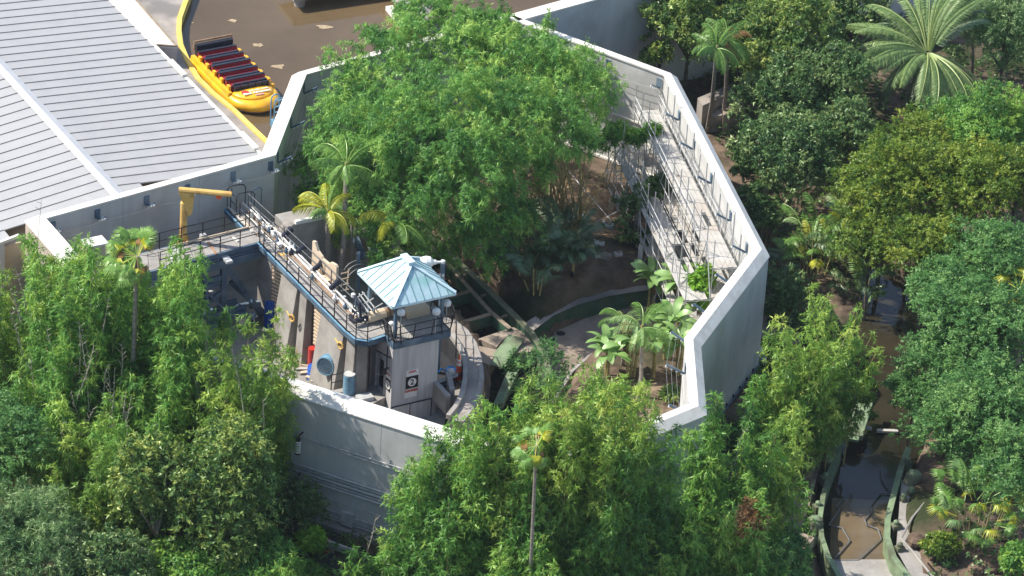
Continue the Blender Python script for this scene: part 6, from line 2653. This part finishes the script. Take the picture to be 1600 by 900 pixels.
# ---- the giant bamboo inside the ring
def giant():
    rng = np.random.default_rng(77)
    sp = SPEC['giant']
    base = P(862, 372, 0.3)
    t = thing('giant_bamboo', base, 'huge feathery light green bamboo clump filling the middle of the walled enclosure', 'bamboo')
    lobes = [(812, 270, 5.2, 1.5, 1.7), (612, 120, 9.5, 2.6, 2.0), (680, 70, 10.5, 3.0, 2.0), (745, 70, 10.5, 2.6, 1.8), (660, 30, 10.5, 1.5, 1.2), (800, 105, 10.5, 3.2, 2.2),
             (872, 125, 10.2, 3.1, 2.2), (915, 142, 9.6, 1.7, 1.6), (560, 160, 8.6, 1.9, 1.7), (545, 205, 7.6, 2.1, 2.0), (610, 205, 9.2, 3.0, 2.4),
             (690, 170, 10.4, 3.4, 2.4), (770, 190, 10.2, 3.4, 2.6), (850, 200, 9.2, 3.0, 2.4), (892, 212, 8.2, 1.6, 1.8), (520, 250, 6.2, 1.5, 1.7),
             (575, 270, 7.0, 2.4, 2.3), (650, 260, 8.2, 2.9, 2.6), (735, 275, 8.0, 3.2, 2.7), (505, 305, 4.6, 1.2, 1.3), (560, 330, 4.9, 1.8, 1.9),
             (640, 335, 5.4, 2.1, 2.3), (700, 340, 5.3, 2.4, 2.6), (765, 345, 5.0, 2.1, 2.4), (620, 372, 3.6, 1.2, 1.3), (745, 375, 3.7, 1.5, 1.5),
             (922, 185, 7.8, 1.0, 1.1)]
    names = {}
    allp = []
    for (u, v, z, r, rz) in lobes:
        c = P(u, v, z)
        C, D, T, S = blob_points(tuple(c), (r, r * .85, rz), sp, rng, .92, -0.45)
        D[:, 2] -= 0.2
        T = T + rng.normal() * .08
        allp.append((C, D, T))
    # two or three dead brown tufts
    # feathery boughs that break the outline
    for (u, v, z, du, dv, L_) in ((560, 100, 10.0, -28, -8, 2.0), (600, 70, 10.8, -30, -14, 2.0), (650, 22, 11.2, -26, -14, 1.6), (700, 10, 11.6, 10, -16, 1.4),
                                  (520, 190, 8.2, -30, 10, 1.8), (500, 240, 6.4, -30, 6, 1.6), (486, 300, 4.6, -22, 12, 1.4), (520, 345, 4.0, -20, 24, 1.5),
                                  (600, 385, 3.8, -8, 30, 1.4), (690, 385, 3.8, 6, 34, 1.6), (770, 385, 3.6, 16, 30, 1.6), (800, 330, 5.0, 26, 26, 1.8),
                                  (830, 250, 7.0, 18, 34, 1.8), (790, 290, 6.4, 24, 30, 1.8), 
                                  (860, 70, 11.0, 10, -24, 1.6), (760, 40, 11.6, -6, -22, 1.5), (700, 210, 11.2, -10, 20, 1.4),
                                  (620, 230, 10.0, -20, 16, 1.6), (760, 230, 10.6, 10, 26, 1.6), (660, 300, 8.4, -6, 26, 1.8), (740, 310, 8.0, 14, 26, 1.8)):
        a0 = P(u, v, z)
        a1 = P(u + du * 1.6, v + dv * 1.6, z)
        d_ = (a1 - a0)
        d_.z = 0.5 if dv < 0 else -1.2
        d_ = d_.normalized() * L_
        for q in range(3):
            s_ = a0 + Vector((rng.normal() * .5, rng.normal() * .5, rng.normal() * .3))
            e_ = s_ + d_ * rng.uniform(.7, 1.3)
            path = [s_, lerp(s_, e_, .5) + Zv * .25, e_ - Zv * .15]
            C, D, T = plume_points(path, .42, sp, rng, 1.1, 0.0)
            allp.append((C, D, T + rng.normal() * .12))
    crown_obj(allp, sp, t, rng, 'crown')
    # the stand of culms on the right
    for k in range(60):
        a, rr = rng.random() * 6.28, 1.6 * math.sqrt(rng.random())
        p = Vector((base.x + rr * math.cos(a) * 1.25, base.y + rr * math.sin(a) * .7, gz(base.x, base.y) - .2))
        u, v, z, r, rz = lobes[int(rng.choice([6, 7, 12, 13, 13, 14, 14, 0, 5, 0]))]
        e = P(u + rng.uniform(-35, 35), v + rng.uniform(-15, 25), z)
        m1 = lerp(p, e, .45)
        m1 = Vector((lerp(p.x, m1.x, .55), lerp(p.y, m1.y, .55), m1.z))
        b = MB()
        b.tube([p, m1, e], .05, 5, .02)
        b.build('culm', M['culm'], t)
    for k in range(9):                                  # loose culms leaning right over the straw slope
        p = Vector((base.x + rng.uniform(.6, 2.0), base.y + rng.uniform(-.8, .6), .2))
        e = P(940 + rng.uniform(-28, 50), 232 + rng.uniform(-28, 40), rng.uniform(4.2, 6.0))
        b = MB()
        b.tube([p, lerp(p, e, .5) + Zv * .35, e], .04, 5, .015)
        b.build('culm', M['culm'], t)
    # sparse twiggy right side hanging over the wall and the scaffold
    sp2 = dict(SPEC['bamboo'])
    sp2.update(n=9, dens=5.0, sub=.55)
    ps = []
    for (u, v, z, r) in ((952, 220, 5.8, .6), (992, 212, 6.0, .4), (965, 205, 6.0, .6), (1018, 204, 6.2, .4)):
        c = P(u, v, z)
        C, D, T, S = blob_points(tuple(c), (r, r * .8, r * .75), sp2, rng, .8, -.6)
        ps.append((C, D, T - .12))
    crown_obj(ps, sp2, t, rng, 'side_foliage')
    return t


giant()
# spikes of other bamboo poking up along the far wall
for k, (u, v, h, lab) in enumerate([(905, 150, 4.6, 'upright bamboo plume crossing the coping of the far wall, the right one'), (845, 120, 5.6, 'thin upright bamboo plume over the far coping near the dam wall'),
                                    (778, 100, 4.4, 'short bushy plume at the inner corner of the dam wall'), (715, 70, 4.0, 'short bamboo plume left of the dam wall above the giant clump'),
                                    ]):
    bamboo(u, v, h, 3, 'bamboo', lab, .4, .3, .45 if k else .6, seed=40 + k, dens=1.1, t0=.1, z=5.0, name='bamboo_plume')

# ---- palms inside the ring
palm(512, 332, 6.2, ['queeny', 'queeny', 'queeny', 'royal'], 10, 'palm with arching yellow fronds right of the broken concrete block', (505, 432), .16, 1.1, 1, (-.3, .75), gzv=2.0)
palm(541, 258, 8.8, ['royal', 'queen'], 9, 'tallest grey trunked palm in front of the giant bamboo', (530, 440), .17, 1.15, 2, (-.5, .5), gzv=2.0)
palm(549, 340, 5.2, ['queen'], 4, 'thin short palm behind the tallest palm', (546, 420), .10, .7, 3, (-.2, .6), gzv=2.2)
palm(620, 348, 5.6, ['royal', 'queeny', 'royal'], 8, 'palm with pale green and yellow fronds just behind the turquoise roof', (617, 428), .16, 1.15, 4, (-.5, 1.0), gzv=2.4)
palm(1003, 512, 4.6, ['queen', 'lightgrey', 'royal'], 11, 'slender palm among the banana plants beside the right wall', (996, 628), .13, 1.05, 5, (-.6, .6))
palm(975, 500, 3.5, ['lightgrey', 'queen', 'dead'], 7, 'short shaggy palm left of the slender palm by the basin', (972, 570), .12, .75, 6, (-.7, .4))


def banana(u, v, n, h, label, seed, kinds=('ban',), sc=1.0, dead=0):
    rng = np.random.default_rng(seed)
    c = P(u, v, 0)
    g = gz(c.x, c.y)
    c = P(u, v, g)
    t = thing('banana_plant', c, label, 'plant')
    for s in range(max(1, n // 7)):
        a = rng.random() * 6.28
        off = Vector((math.cos(a), math.sin(a), 0)) * (.5 if n > 7 else 0) * rng.random()
        top = c + off + Zv * h * rng.uniform(.8, 1.1)
        b = MB()
        b.tube([c + off * .6 - Zv * .1, top], .10, 7, .05)
        b.build('stem', M['culm'], t)
        m = min(7, n)
        for k in range(m):
            az_ = 2.4 * k + a
            put(FM[kinds[0]][k % len(FM[kinds[0]])], t, top + Vector((math.cos(az_), math.sin(az_), 0)) * .2, az_, rng.uniform(-.35, .55), sc * rng.uniform(.8, 1.1), rng.normal() * .3, 'leaf')
        for k in range(dead):
            az_ = rng.random() * 6.28
            put(FM['dead'][k % 2], t, top - Zv * .15, az_, -1.0, .5 * sc, 0, 'dead_leaf')
    return t


BAN = [(1040, 452, 14, 1.6, 'broad leaved banana plant at the foot of the scaffold nearest the gate'), (1012, 500, 14, 2.2, 'banana plant with white dried leaf on the basin edge'),
       (1062, 510, 14, 2.3, 'banana plant standing close to the scaffold end'), (1045, 560, 14, 2.2, 'dense banana plant between the slender palm and the right wall'),
       (1020, 590, 14, 1.8, 'low banana plant right of the slender palm trunk'), (985, 590, 14, 1.7, 'banana plant in deep green behind the slender palm'),
       (948, 590, 14, 1.5, 'banana plant with long pale leaves leaning over the basin trench'), (1062, 585, 14, 1.8, 'banana plant against the inner face of the right wall')]
for k, (u, v, n, h, lab) in enumerate(BAN):
    banana(u, v, n + 7, h + .7, lab, 600 + k, sc=1.02, dead=2 if k in (1, 2, 5) else 0)
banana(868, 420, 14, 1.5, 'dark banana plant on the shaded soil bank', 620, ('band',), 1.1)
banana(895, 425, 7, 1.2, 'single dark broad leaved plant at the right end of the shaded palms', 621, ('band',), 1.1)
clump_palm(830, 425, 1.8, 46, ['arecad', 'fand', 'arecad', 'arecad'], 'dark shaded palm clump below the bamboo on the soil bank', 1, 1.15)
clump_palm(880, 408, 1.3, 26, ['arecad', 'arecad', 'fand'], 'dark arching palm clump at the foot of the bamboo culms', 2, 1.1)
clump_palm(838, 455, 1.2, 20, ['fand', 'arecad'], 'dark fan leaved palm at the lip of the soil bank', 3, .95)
tree('hanging_vine', 990, 345, 2.6, 1.0, 2.2, 'dark', 'dark green leafy column of vine at the foot of the scaffold', 'plant', ry=.9, seed=50, dens=1.2, limbs=3, trunk_r=.08, low=-.9)
tree('bright_shrub', 1030, 293, 4.2, .55, .6, 'bright', 'small bright green shrub tuft poking through the scaffold', 'shrub', seed=51, limbs=3, trunk_r=.05, mtl='lf_dark')
tree('lime_shrub', 1098, 448, 3.9, .65, 1.3, 'bright', 'vivid lime green shrub between scaffold and coping', 'shrub', ry=.6, seed=52, limbs=4, trunk_r=.06, low=-.9)
tree('dry_bush', 1018, 325, 2.6, .75, 1.0, 'dead', 'dry pinkish brown bush beside the hanging vine', 'bush', seed=53, limbs=9, trunk_r=.05, dens=.5)
# fern-leaved shrub by the green flume end
tree('feathery_shrub', 850, 585, 1.6, 1.7, 1.3, 'blue', 'feathery fern leaved shrub at the end of the green flume wall', 'shrub', seed=54, limbs=6, trunk_r=.07)
tree('small_shrub', 948, 622, 1.2, 1.1, .8, 'bamboo', 'low green shrub on the brown soil inside the right wall corner', 'shrub', seed=55, limbs=4, trunk_r=.05)
tree('small_shrub', 1050, 622, .5, .5, .35, 'olive', 'tiny shrub on the sunlit soil by the wall corner', 'shrub', seed=56, limbs=3, trunk_r=.04)

# ---- left and bottom-left outside the wall
L_ = [
    (105, 745, 15.8, 7, 'bamboo', 'tall bamboo clump left of the fan palm, reaching the tan wall face', 1.5, 1.4, .85, 7),
    (30, 680, 12.0, 6, 'yellowb', 'bamboo clump with pale dry culms at the left picture edge', 1.5, 1.3, .8, 9),
    (140, 775, 17.0, 6, 'bamboo', 'slim tall bamboo clump rising in front of the left wall coping', 1.0, .9, .7, 9),
    (282, 800, 18.6, 6, 'bamboo', 'high bamboo clump right of the fan palm crown in front of the gangway', .8, .8, .8, 9),
    (250, 790, 10.2, 7, 'bamboo', 'bamboo clump round the foot of the left fan palm', 1.5, 1.2, .85, 7),
    (365, 830, 15.0, 7, 'yellowb', 'bamboo clump hiding the yard below the gangway', 1.5, 1.6, .85, 9),
    (368, 845, 12.8, 6, 'yellowb', 'bamboo clump overlapping the left end of the lower coping', 1.0, 1.1, .8, 7),
    (330, 850, 10.5, 7, 'bamboo', 'dense dark bamboo clump below the fan palm trunk', 1.8, 1.5, .95, 5),
    (215, 840, 11.0, 7, 'bamboo', 'broad bamboo clump above the two olive trees', 1.8, 1.5, .95, 5),
    (60, 800, 10.5, 7, 'bamboo', 'bamboo clump above the dark blue green tree at the left', 1.7, 1.5, .9, 7),
    (140, 860, 9.0, 6, 'yellowb', 'drooping bright bamboo clump in the middle of the left thicket', 1.5, 1.6, .9, 1),
    (236, 752, 16.6, 6, 'bamboo', 'feathery bamboo clump rising just right of the left fan palm head', .9, .9, .9, 3),
    (80, 640, 12.6, 6, 'bamboo', 'bamboo clump nearest the tan end of the ring wall at the far left', 1.1, 1.0, .85, 3),
    (160, 690, 14.8, 6, 'bamboo', 'bamboo clump reaching the capped pier inside the wall corner', 1.0, .9, .9, 2),
    (222, 728, 13.0, 7, 'bamboo', 'bamboo clump close behind the left fan palm trunk against the wall corner', 1.0, .8, .85, 2),
    (268, 748, 16.0, 7, 'bamboo', 'upright bamboo clump right of the left fan palm covering the coping corner', 1.1, .8, .85, 3),
    (172, 704, 14.2, 6, 'bamboo', 'bamboo clump left of the fan palm trunk against the tan wall face', 1.0, .8, .85, 3),
    (112, 660, 13.2, 6, 'yellowb', 'pale bamboo clump under the buttress side of the tan wall face', 1.1, .9, .8, 4),
    (325, 785, 13.6, 6, 'bamboo', 'bamboo clump in front of the coping left of the blue tarpaulin', 1.1, .9, .85, 3),
    (408, 812, 12.6, 5, 'yellowb', 'thin yellow bamboo clump at the visible left end of the coping', .7, .5, .7, 2),
]
for k, (u, v, h, n, sp, lab, spr, ln, rd_, tw_) in enumerate(L_):
    bamboo(u, v, h, n, sp, lab, spr, ln, rd_, seed=100 + k, group='bamboo clumps outside the wall at the left', twigs=tw_)
palm(214, 400, 15.3, ['fan', 'fan', 'fan', 'fany', 'fan', 'fandead'], 34, 'fan palm with grey trunk rising over the left bamboo', (196, 762), .17, 1.35, 11, (-1.2, 1.3), part='fan_leaf', shaft=False)
tree('dark_tree', 10, 695, 5.0, 3.0, 3.2, 'blue', 'dark blue green tree at the left picture edge', seed=200, lobes=4, dens=.9)
tree('grey_green_tree', 40, 850, 3.8, 3.8, 3.0, 'grey', 'pale grey green tree with tufted leaves in the bottom left corner', seed=201, lobes=6, dens=.9)
tree('olive_tree', 240, 770, 5.6, 2.0, 4.0, 'olive', 'slender olive leaved tree with white twigs, the left one of the pair', seed=202, lobes=5, dens=.62, limbs=16, bark='twig', trunk_r=.12)
tree('olive_tree', 350, 775, 6.0, 2.9, 4.4, 'olive', 'wide olive leaved tree with pale twigs, the right one of the pair', seed=203, lobes=7, dens=.62, limbs=26, bark='twig', trunk_r=.15)
tree('dark_tree', 460, 790, 2.4, 1.7, 1.7, 'dark', 'dark shaded tree in front of the conduits on the lower wall', seed=204, lobes=3, dens=.8)
tree('dark_tree', 180, 880, 4.0, 2.6, 2.4, 'dark', 'deep green tree below the left thicket at the bottom edge', seed=205, lobes=4)
tree('leafy_shrub', 400, 890, 2.5, 3.0, 1.8, 'bamboo', 'mid green shrub along the bottom edge left of the guard rail', 'shrub', seed=206, lobes=4)
tree('leafy_shrub', 300, 890, 2.5, 2.4, 1.6, 'bright', 'bright green shrub at the bottom edge under the olive trees', 'shrub', seed=207, lobes=3, mtl='lf_bamboo')
tree('lime_shrub', 486, 846, 1.2, .5, .8, 'bright', 'small lime green shrub by the left end of the guard rail', 'shrub', seed=208, limbs=3, trunk_r=.04)
tree('leafy_shrub', 470, 905, .8, 1.8, .8, 'bamboo', 'low green shrub hiding the bottom end of the service road', 'shrub', seed=209, lobes=3)

# ---- bottom centre
C_ = [
    (652, 945, 12.4, 6, 'bamboo', 'bamboo clump left of centre covering the lower wall conduits', .9, .6, .8),
    (585, 960, 5.5, 5, 'bamboo', 'short bamboo clump beside the right end of the guard rail', 1.0, .8, .7),
    (718, 940, 14.8, 5, 'bamboo', 'slim dense bamboo spire standing before the tower base', .7, .5, .75),
    (705, 965, 13.6, 9, 'bamboo', 'wide bamboo clump under the slim spire', 1.5, 1.0, .95),
    (775, 960, 15.2, 8, 'yellowb', 'light bamboo clump left of the centre fan palm', 1.3, 1.1, .8),
    (760, 975, 9.0, 7, 'bamboo', 'dark bamboo clump below the centre fan palm', 1.8, 1.3, .9),
    (828, 968, 15.0, 8, 'bamboo', 'bamboo clump directly behind the centre fan palm crown', 1.3, .9, .9),
    (745, 955, 14.0, 8, 'bamboo', 'bamboo clump right of the dense spire before the curved pier', 1.0, .7, .85),
    (878, 960, 17.2, 8, 'yellowb', 'yellow green bamboo clump hiding the corner of the lower coping', 1.7, 1.6, .95),
    (932, 955, 16.2, 8, 'yellowb', 'yellow green bamboo clump in front of the sunlit soil corner', 1.6, 1.5, .9),
    (905, 975, 11.5, 8, 'bamboo', 'tall bamboo clump right of the centre fan palm trunk', 1.9, 1.3, .95),
    (980, 960, 13.6, 8, 'bamboo', 'bamboo clump left of the short coping end', 1.6, 1.2, .9),
    (818, 1045, 8.6, 6, 'bamboo', 'nearest low bamboo clump hiding the foot of the centre fan palm', 1.2, 1.0, .9),
    (1165, 985, 8.8, 5, 'bamboo', 'bamboo clump wrapped round the rusty dying bush', .9, .8, .85),
    (850, 990, 9.0, 7, 'bamboo', 'low bamboo clump at the bottom edge below the centre fan palm', 1.8, 1.3, .9),
    (1080, 900, 13.2, 4, 'bamboo', 'slim bamboo plume overlapping the outer wall corner', .6, .5, .7),
    (1125, 905, 12.2, 7, 'bamboo', 'bamboo clump right of the outer wall corner', 1.3, 1.2, .85),
    (1180, 900, 10.5, 6, 'yellowb', 'yellow green bamboo clump beside the soil bank at the lower right', 1.2, 1.0, .8),
    (1120, 960, 9.0, 6, 'bamboo', 'blue green bamboo clump at the bottom right of the wall', 1.4, 1.1, .9),
    (1035, 975, 8.5, 6, 'bamboo', 'bamboo clump at the bottom edge beneath the wall conduits', 1.3, 1.1, .85),
]
for k, (u, v, h, n, sp, lab, spr, ln, rd_) in enumerate(C_):
    bamboo(u, v, h, n, sp, lab, spr, ln, rd_, seed=300 + k, group='bamboo clumps in front of the lower wall', twigs=1 if k % 3 == 1 else 0)
palm(838, 696, 14.0, ['fan', 'fan', 'fan', 'fany', 'fan', 'fandead'], 22, 'fan palm with yellow drooping leaves on a thin trunk at bottom centre', (818, 1012), .11, .98, 12, (-1.3, 1.2), part='fan_leaf', shaft=False)
tree('olive_shrub', 770, 880, 2.5, 2.8, 1.8, 'olive', 'olive leaved shrub at the bottom edge under the centre palm', 'shrub', seed=220, lobes=4, limbs=10, bark='twig')
tree('leafy_shrub', 660, 890, 2.2, 2.0, 1.6, 'olive', 'small grey green shrub at the bottom edge left of centre', 'shrub', seed=221, lobes=3, mtl='lf_grey')
tree('rusty_bush', 1172, 822, 6.3, .6, 1.2, 'dead', 'rusty orange dying bush within the lower right bamboo', 'bush', seed=222, dens=.4)
tree('leafy_shrub', 1200, 885, 2.0, 2.6, 1.6, 'bamboo', 'bright bamboo like shrub in front of the brown trough', 'shrub', seed=223, lobes=4, mtl='lf_blue')

# ---- right of the wall
R_ = [
    (1240, 745, 12.5, 7, 'yellowb', 'yellow stemmed bamboo clump right of the tall blank wall face', 1.0, 1.9, .8),
    (1290, 720, 11.5, 6, 'yellowb', 'leaning bamboo clump whose tips reach the dark pool at right', 1.0, 1.9, .8),
    (1285, 700, 8.0, 5, 'yellowb', 'low bamboo clump leaning over the river head', .9, 1.6, .75),
    (1212, 740, 8.0, 5, 'bamboo', 'short bamboo clump nearest the blank wall face', .8, 1.0, .75),
]
for k, (u, v, h, n, sp, lab, spr, ln, rd_) in enumerate(R_):
    bamboo(u, v, h, n, sp, lab, spr, ln, rd_, seed=400 + k, group='bamboo clumps right of the wall', t0=.25)
T_ = [
    ('leafy_tree', 1075, 40, 5.5, 2.6, 3.2, 'olive', 'yellow flecked leafy tree in front of the grey dam wall', 6, 1.0, None),
    ('leafy_tree', 1030, 95, 3.5, .9, 1.0, 'olive', 'small leafy bush just behind the far coping', 2, .8, None),
    ('broad_tree', 1215, 60, 6.0, 3.6, 3.2, 'dark', 'olive dark tree between the twin palms and the date palm', 7, .95, 'lf_olive'),
    ('broad_tree', 1235, 150, 5.0, 3.2, 2.6, 'dark', 'dense glossy tree beside the stone trough', 6, 1.0, None),
    ('broad_tree', 1300, 125, 5.5, 2.8, 2.4, 'dark', 'rounded glossy tree left of the date palm', 5, 1.0, None),
    ('broad_tree', 1240, 250, 4.6, 3.2, 2.8, 'dark', 'dark glossy tree right of the sunlit wall below the trough', 7, 1.0, None),
    ('broad_tree', 1320, 215, 5.0, 2.2, 2.2, 'dark', 'glossy dark tree below the left fronds of the date palm', 4, 1.0, None),
    ('broad_tree', 1330, 20, 5.5, 3.0, 2.4, 'dark', 'very dark tree at the top edge left of the date palm', 5, .8, None),
    ('broad_tree', 1575, 60, 6.5, 2.8, 3.2, 'grey', 'grey green tree at the top right edge behind the date palm', 6, .9, 'lf_grey'),
    ('broad_tree', 1530, 15, 5.0, 2.6, 2.4, 'dark', 'dark tree behind the crown of the date palm', 4, .9, None),
    ('broad_tree', 1165, 20, 5.0, 2.4, 2.4, 'dark', 'dark green tree behind the twin palms', 4, .9, None),
    ('broad_tree', 1190, 335, 2.6, 1.4, 1.6, 'dark', 'dark low tree hugging the outer foot of the sunlit wall', 3, 1.0, None),
    ('broad_tree', 1165, 255, 1.5, 1.0, 1.0, 'dark', 'small dark shrub at the foot of the wall opposite the trough', 2, 1.0, None),
    ('fine_leaf_tree', 1440, 235, 6.5, 2.6, 2.2, 'lime', 'yellowish fine leaved tree below the date palm', 5, 1.0, None),
    ('fine_leaf_tree', 1540, 200, 6.5, 3.4, 2.6, 'blue', 'soft green fine leaved tree right of the date palm', 6, 1.0, 'lf_bamboo'),
    ('fine_leaf_tree', 1390, 300, 6.0, 3.2, 2.6, 'lime', 'mossy yellow green tree in the middle of the right forest', 7, 1.0, None),
    ('fine_leaf_tree', 1500, 300, 6.2, 3.4, 2.6, 'lime', 'large yellow green tree at the right below the soft green one', 7, 1.0, None),
    ('fine_leaf_tree', 1590, 290, 6.0, 2.4, 2.6, 'lime', 'yellow green tree cut by the right picture edge', 4, 1.0, None),
    ('fine_leaf_tree', 1360, 380, 4.6, 1.8, 1.8, 'lime', 'small yellow green tree above the dark pool', 4, 1.0, None),
    ('fine_leaf_tree', 1450, 385, 5.6, 2.8, 2.2, 'lime', 'yellow green tree just above the blue green trees', 5, 1.0, None),
    ('fine_leaf_tree', 1560, 400, 6.0, 3.0, 2.6, 'blue', 'blue green fine leaved tree above the small fan palm', 6, 1.0, None),
    ('fine_leaf_tree', 1500, 450, 5.5, 2.6, 2.2, 'blue', 'blue green tree right of the dark pool', 6, 1.0, None),
    ('fine_leaf_tree', 1540, 520, 6.0, 3.4, 2.8, 'blue', 'large blue green tree at the right edge of the forest', 7, 1.0, None),
    ('fine_leaf_tree', 1490, 570, 5.0, 2.8, 2.2, 'blue', 'blue green tree leaning over the upper river', 6, 1.0, None),
    ('fine_leaf_tree', 1560, 630, 5.6, 3.4, 2.8, 'blue', 'deep blue green tree above the lower palm clump', 7, 1.0, None),
    ('fine_leaf_tree', 1500, 675, 4.2, 2.6, 1.8, 'blue', 'layered blue green tree over the plank heap', 5, 1.0, None),
    ('fine_leaf_tree', 1590, 740, 4.5, 2.2, 2.4, 'blue', 'shaded blue green tree cut by the right edge', 4, .9, None),
    ('fine_leaf_tree', 1425, 615, 3.6, 1.3, .7, 'blue', 'light spray of fine leaves hanging over the river gate', 3, 1.0, None),
    ('broad_tree', 1230, 470, 3.0, 1.6, 1.6, 'dark', 'dark shaded tree behind the bamboo right of the wall', 3, .9, None),
    ('broad_tree', 1180, 700, 1.0, 1.6, 1.2, 'dark', 'dark low bush at the bottom corner of the blank wall face', 3, .9, None),
    ('leafy_shrub', 1590, 880, 1.2, 1.2, 1.0, 'bright', 'bright leafy shrub in the bottom right corner', 2, 1.0, 'lf_bamboo'),
    ('leafy_shrub', 1475, 855, .9, .9, .8, 'bright', 'small yellow flowered shrub by the bottom path', 2, 1.0, 'lf_lime'),
]
for k, (nm, u, v, z, r, rz, sp, lab, lb, de, mt_) in enumerate(T_):
    tree(nm, u, v, z, r, rz, sp, lab, 'shrub' if 'shrub' in nm or 'bush' in lab else 'tree', seed=500 + k, lobes=lb, dens=de, mtl=mt_, trunk_r=.16 if r > 1.5 else .07)
palm(1120, 75, 8.0, ['queen', 'royal'], 12, 'left palm of the twin palms behind the wall corner', (1104, 206), .15, .95, 21, (-.7, .7))
palm(1137, 60, 8.0, ['queen', 'royal', 'dead'], 12, 'right palm of the twin palms behind the wall corner', (1128, 196), .15, .95, 22, (-.8, .6))
palm(1450, 82, 6.0, ['date', 'date', 'date', 'dated'], 84, 'great date palm with silvery arching fronds at the top right', (1450, 240), .34, 1.22, 23, (-.85, 1.0), shaft=False)
clump_palm(1270, 430, 2.0, 44, ['areca', 'arecay', 'arecad', 'lightgrey', 'areca'], 'palm clump with yellowing fronds left half of the pair by the pool', 31, 1.1, hr=(.8, 3.6))
clump_palm(1335, 430, 1.7, 34, ['areca', 'arecay', 'lightgrey', 'arecad'], 'palm clump with drooping pale fronds nearest the dark pool', 32, 1.1, hr=(.8, 3.4))
clump_palm(1240, 350, 1.4, 20, ['areca', 'arecad'], 'small palm clump behind the yellowing clump near the wall', 33, .9)
clump_palm(1520, 845, 2.2, 58, ['fanl', 'fany', 'fan', 'areca', 'fan'], 'sunlit yellow green fan palm clump beside the lower river path', 34, 1.15, hr=(.6, 3.2), part='fan_leaf')
clump_palm(1500, 760, 1.6, 30, ['arecad', 'areca', 'fan'], 'darker palm clump behind the sunlit fan palms', 35, 1.05, hr=(.6, 2.8))
clump_palm(1345, 500, .8, 10, ['areca', 'arecad'], 'drooping palm beside the left edge of the dark pool', 36, 1.1, hr=(1.2, 3.0))
palm(1592, 452, 6.5, ['fan', 'fany'], 16, 'small fan palm cut by the right picture edge', (1588, 600), .12, 1.3, 37, (-1.0, 1.1), part='fan_leaf', shaft=False)
clump_palm(1195, 385, .9, 12, ['arecad', 'fand'], 'dark fan palm at the outer foot of the sunlit wall', 38, .85)
# rocks on the lower right bank
for k, (u, v, s, lab) in enumerate([(1545, 885, .8, 'round brown boulder by the bottom right corner'), (1525, 892, .5, 'smaller boulder left of the round brown one'),
                                    (1575, 893, .6, 'pale boulder nearest the bottom right corner'), (1430, 845, .5, 'flat stone beside the service path'),
                                    (1232, 700, .6, 'reddish rock on the bank left of the river'), (1250, 665, .45, 'small rock high on the left river bank')]):
    b = MB()
    c_ = P(u, v, gz(*P(u, v, .2)[:2]))
    rings = []
    for z, f in ((-.2, 1), (.3, 1.05), (.6, .8), (.8, .35)):
        rings.append([c_ + Vector((s * f * rnd.uniform(.8, 1.2) * math.cos(a), s * f * rnd.uniform(.8, 1.2) * math.sin(a), z * s)) for a in np.linspace(0, 5.6, 9)])
    b.loft(rings)
    tag(b.build('rock', M['rock']), lab, 'rock', 'rocks on the river banks')
print('LEAVES', LEAFCOUNT[0], 'tris', sum(len(o.data.polygons) * 2 for o in bpy.data.objects if o.type == 'MESH'))
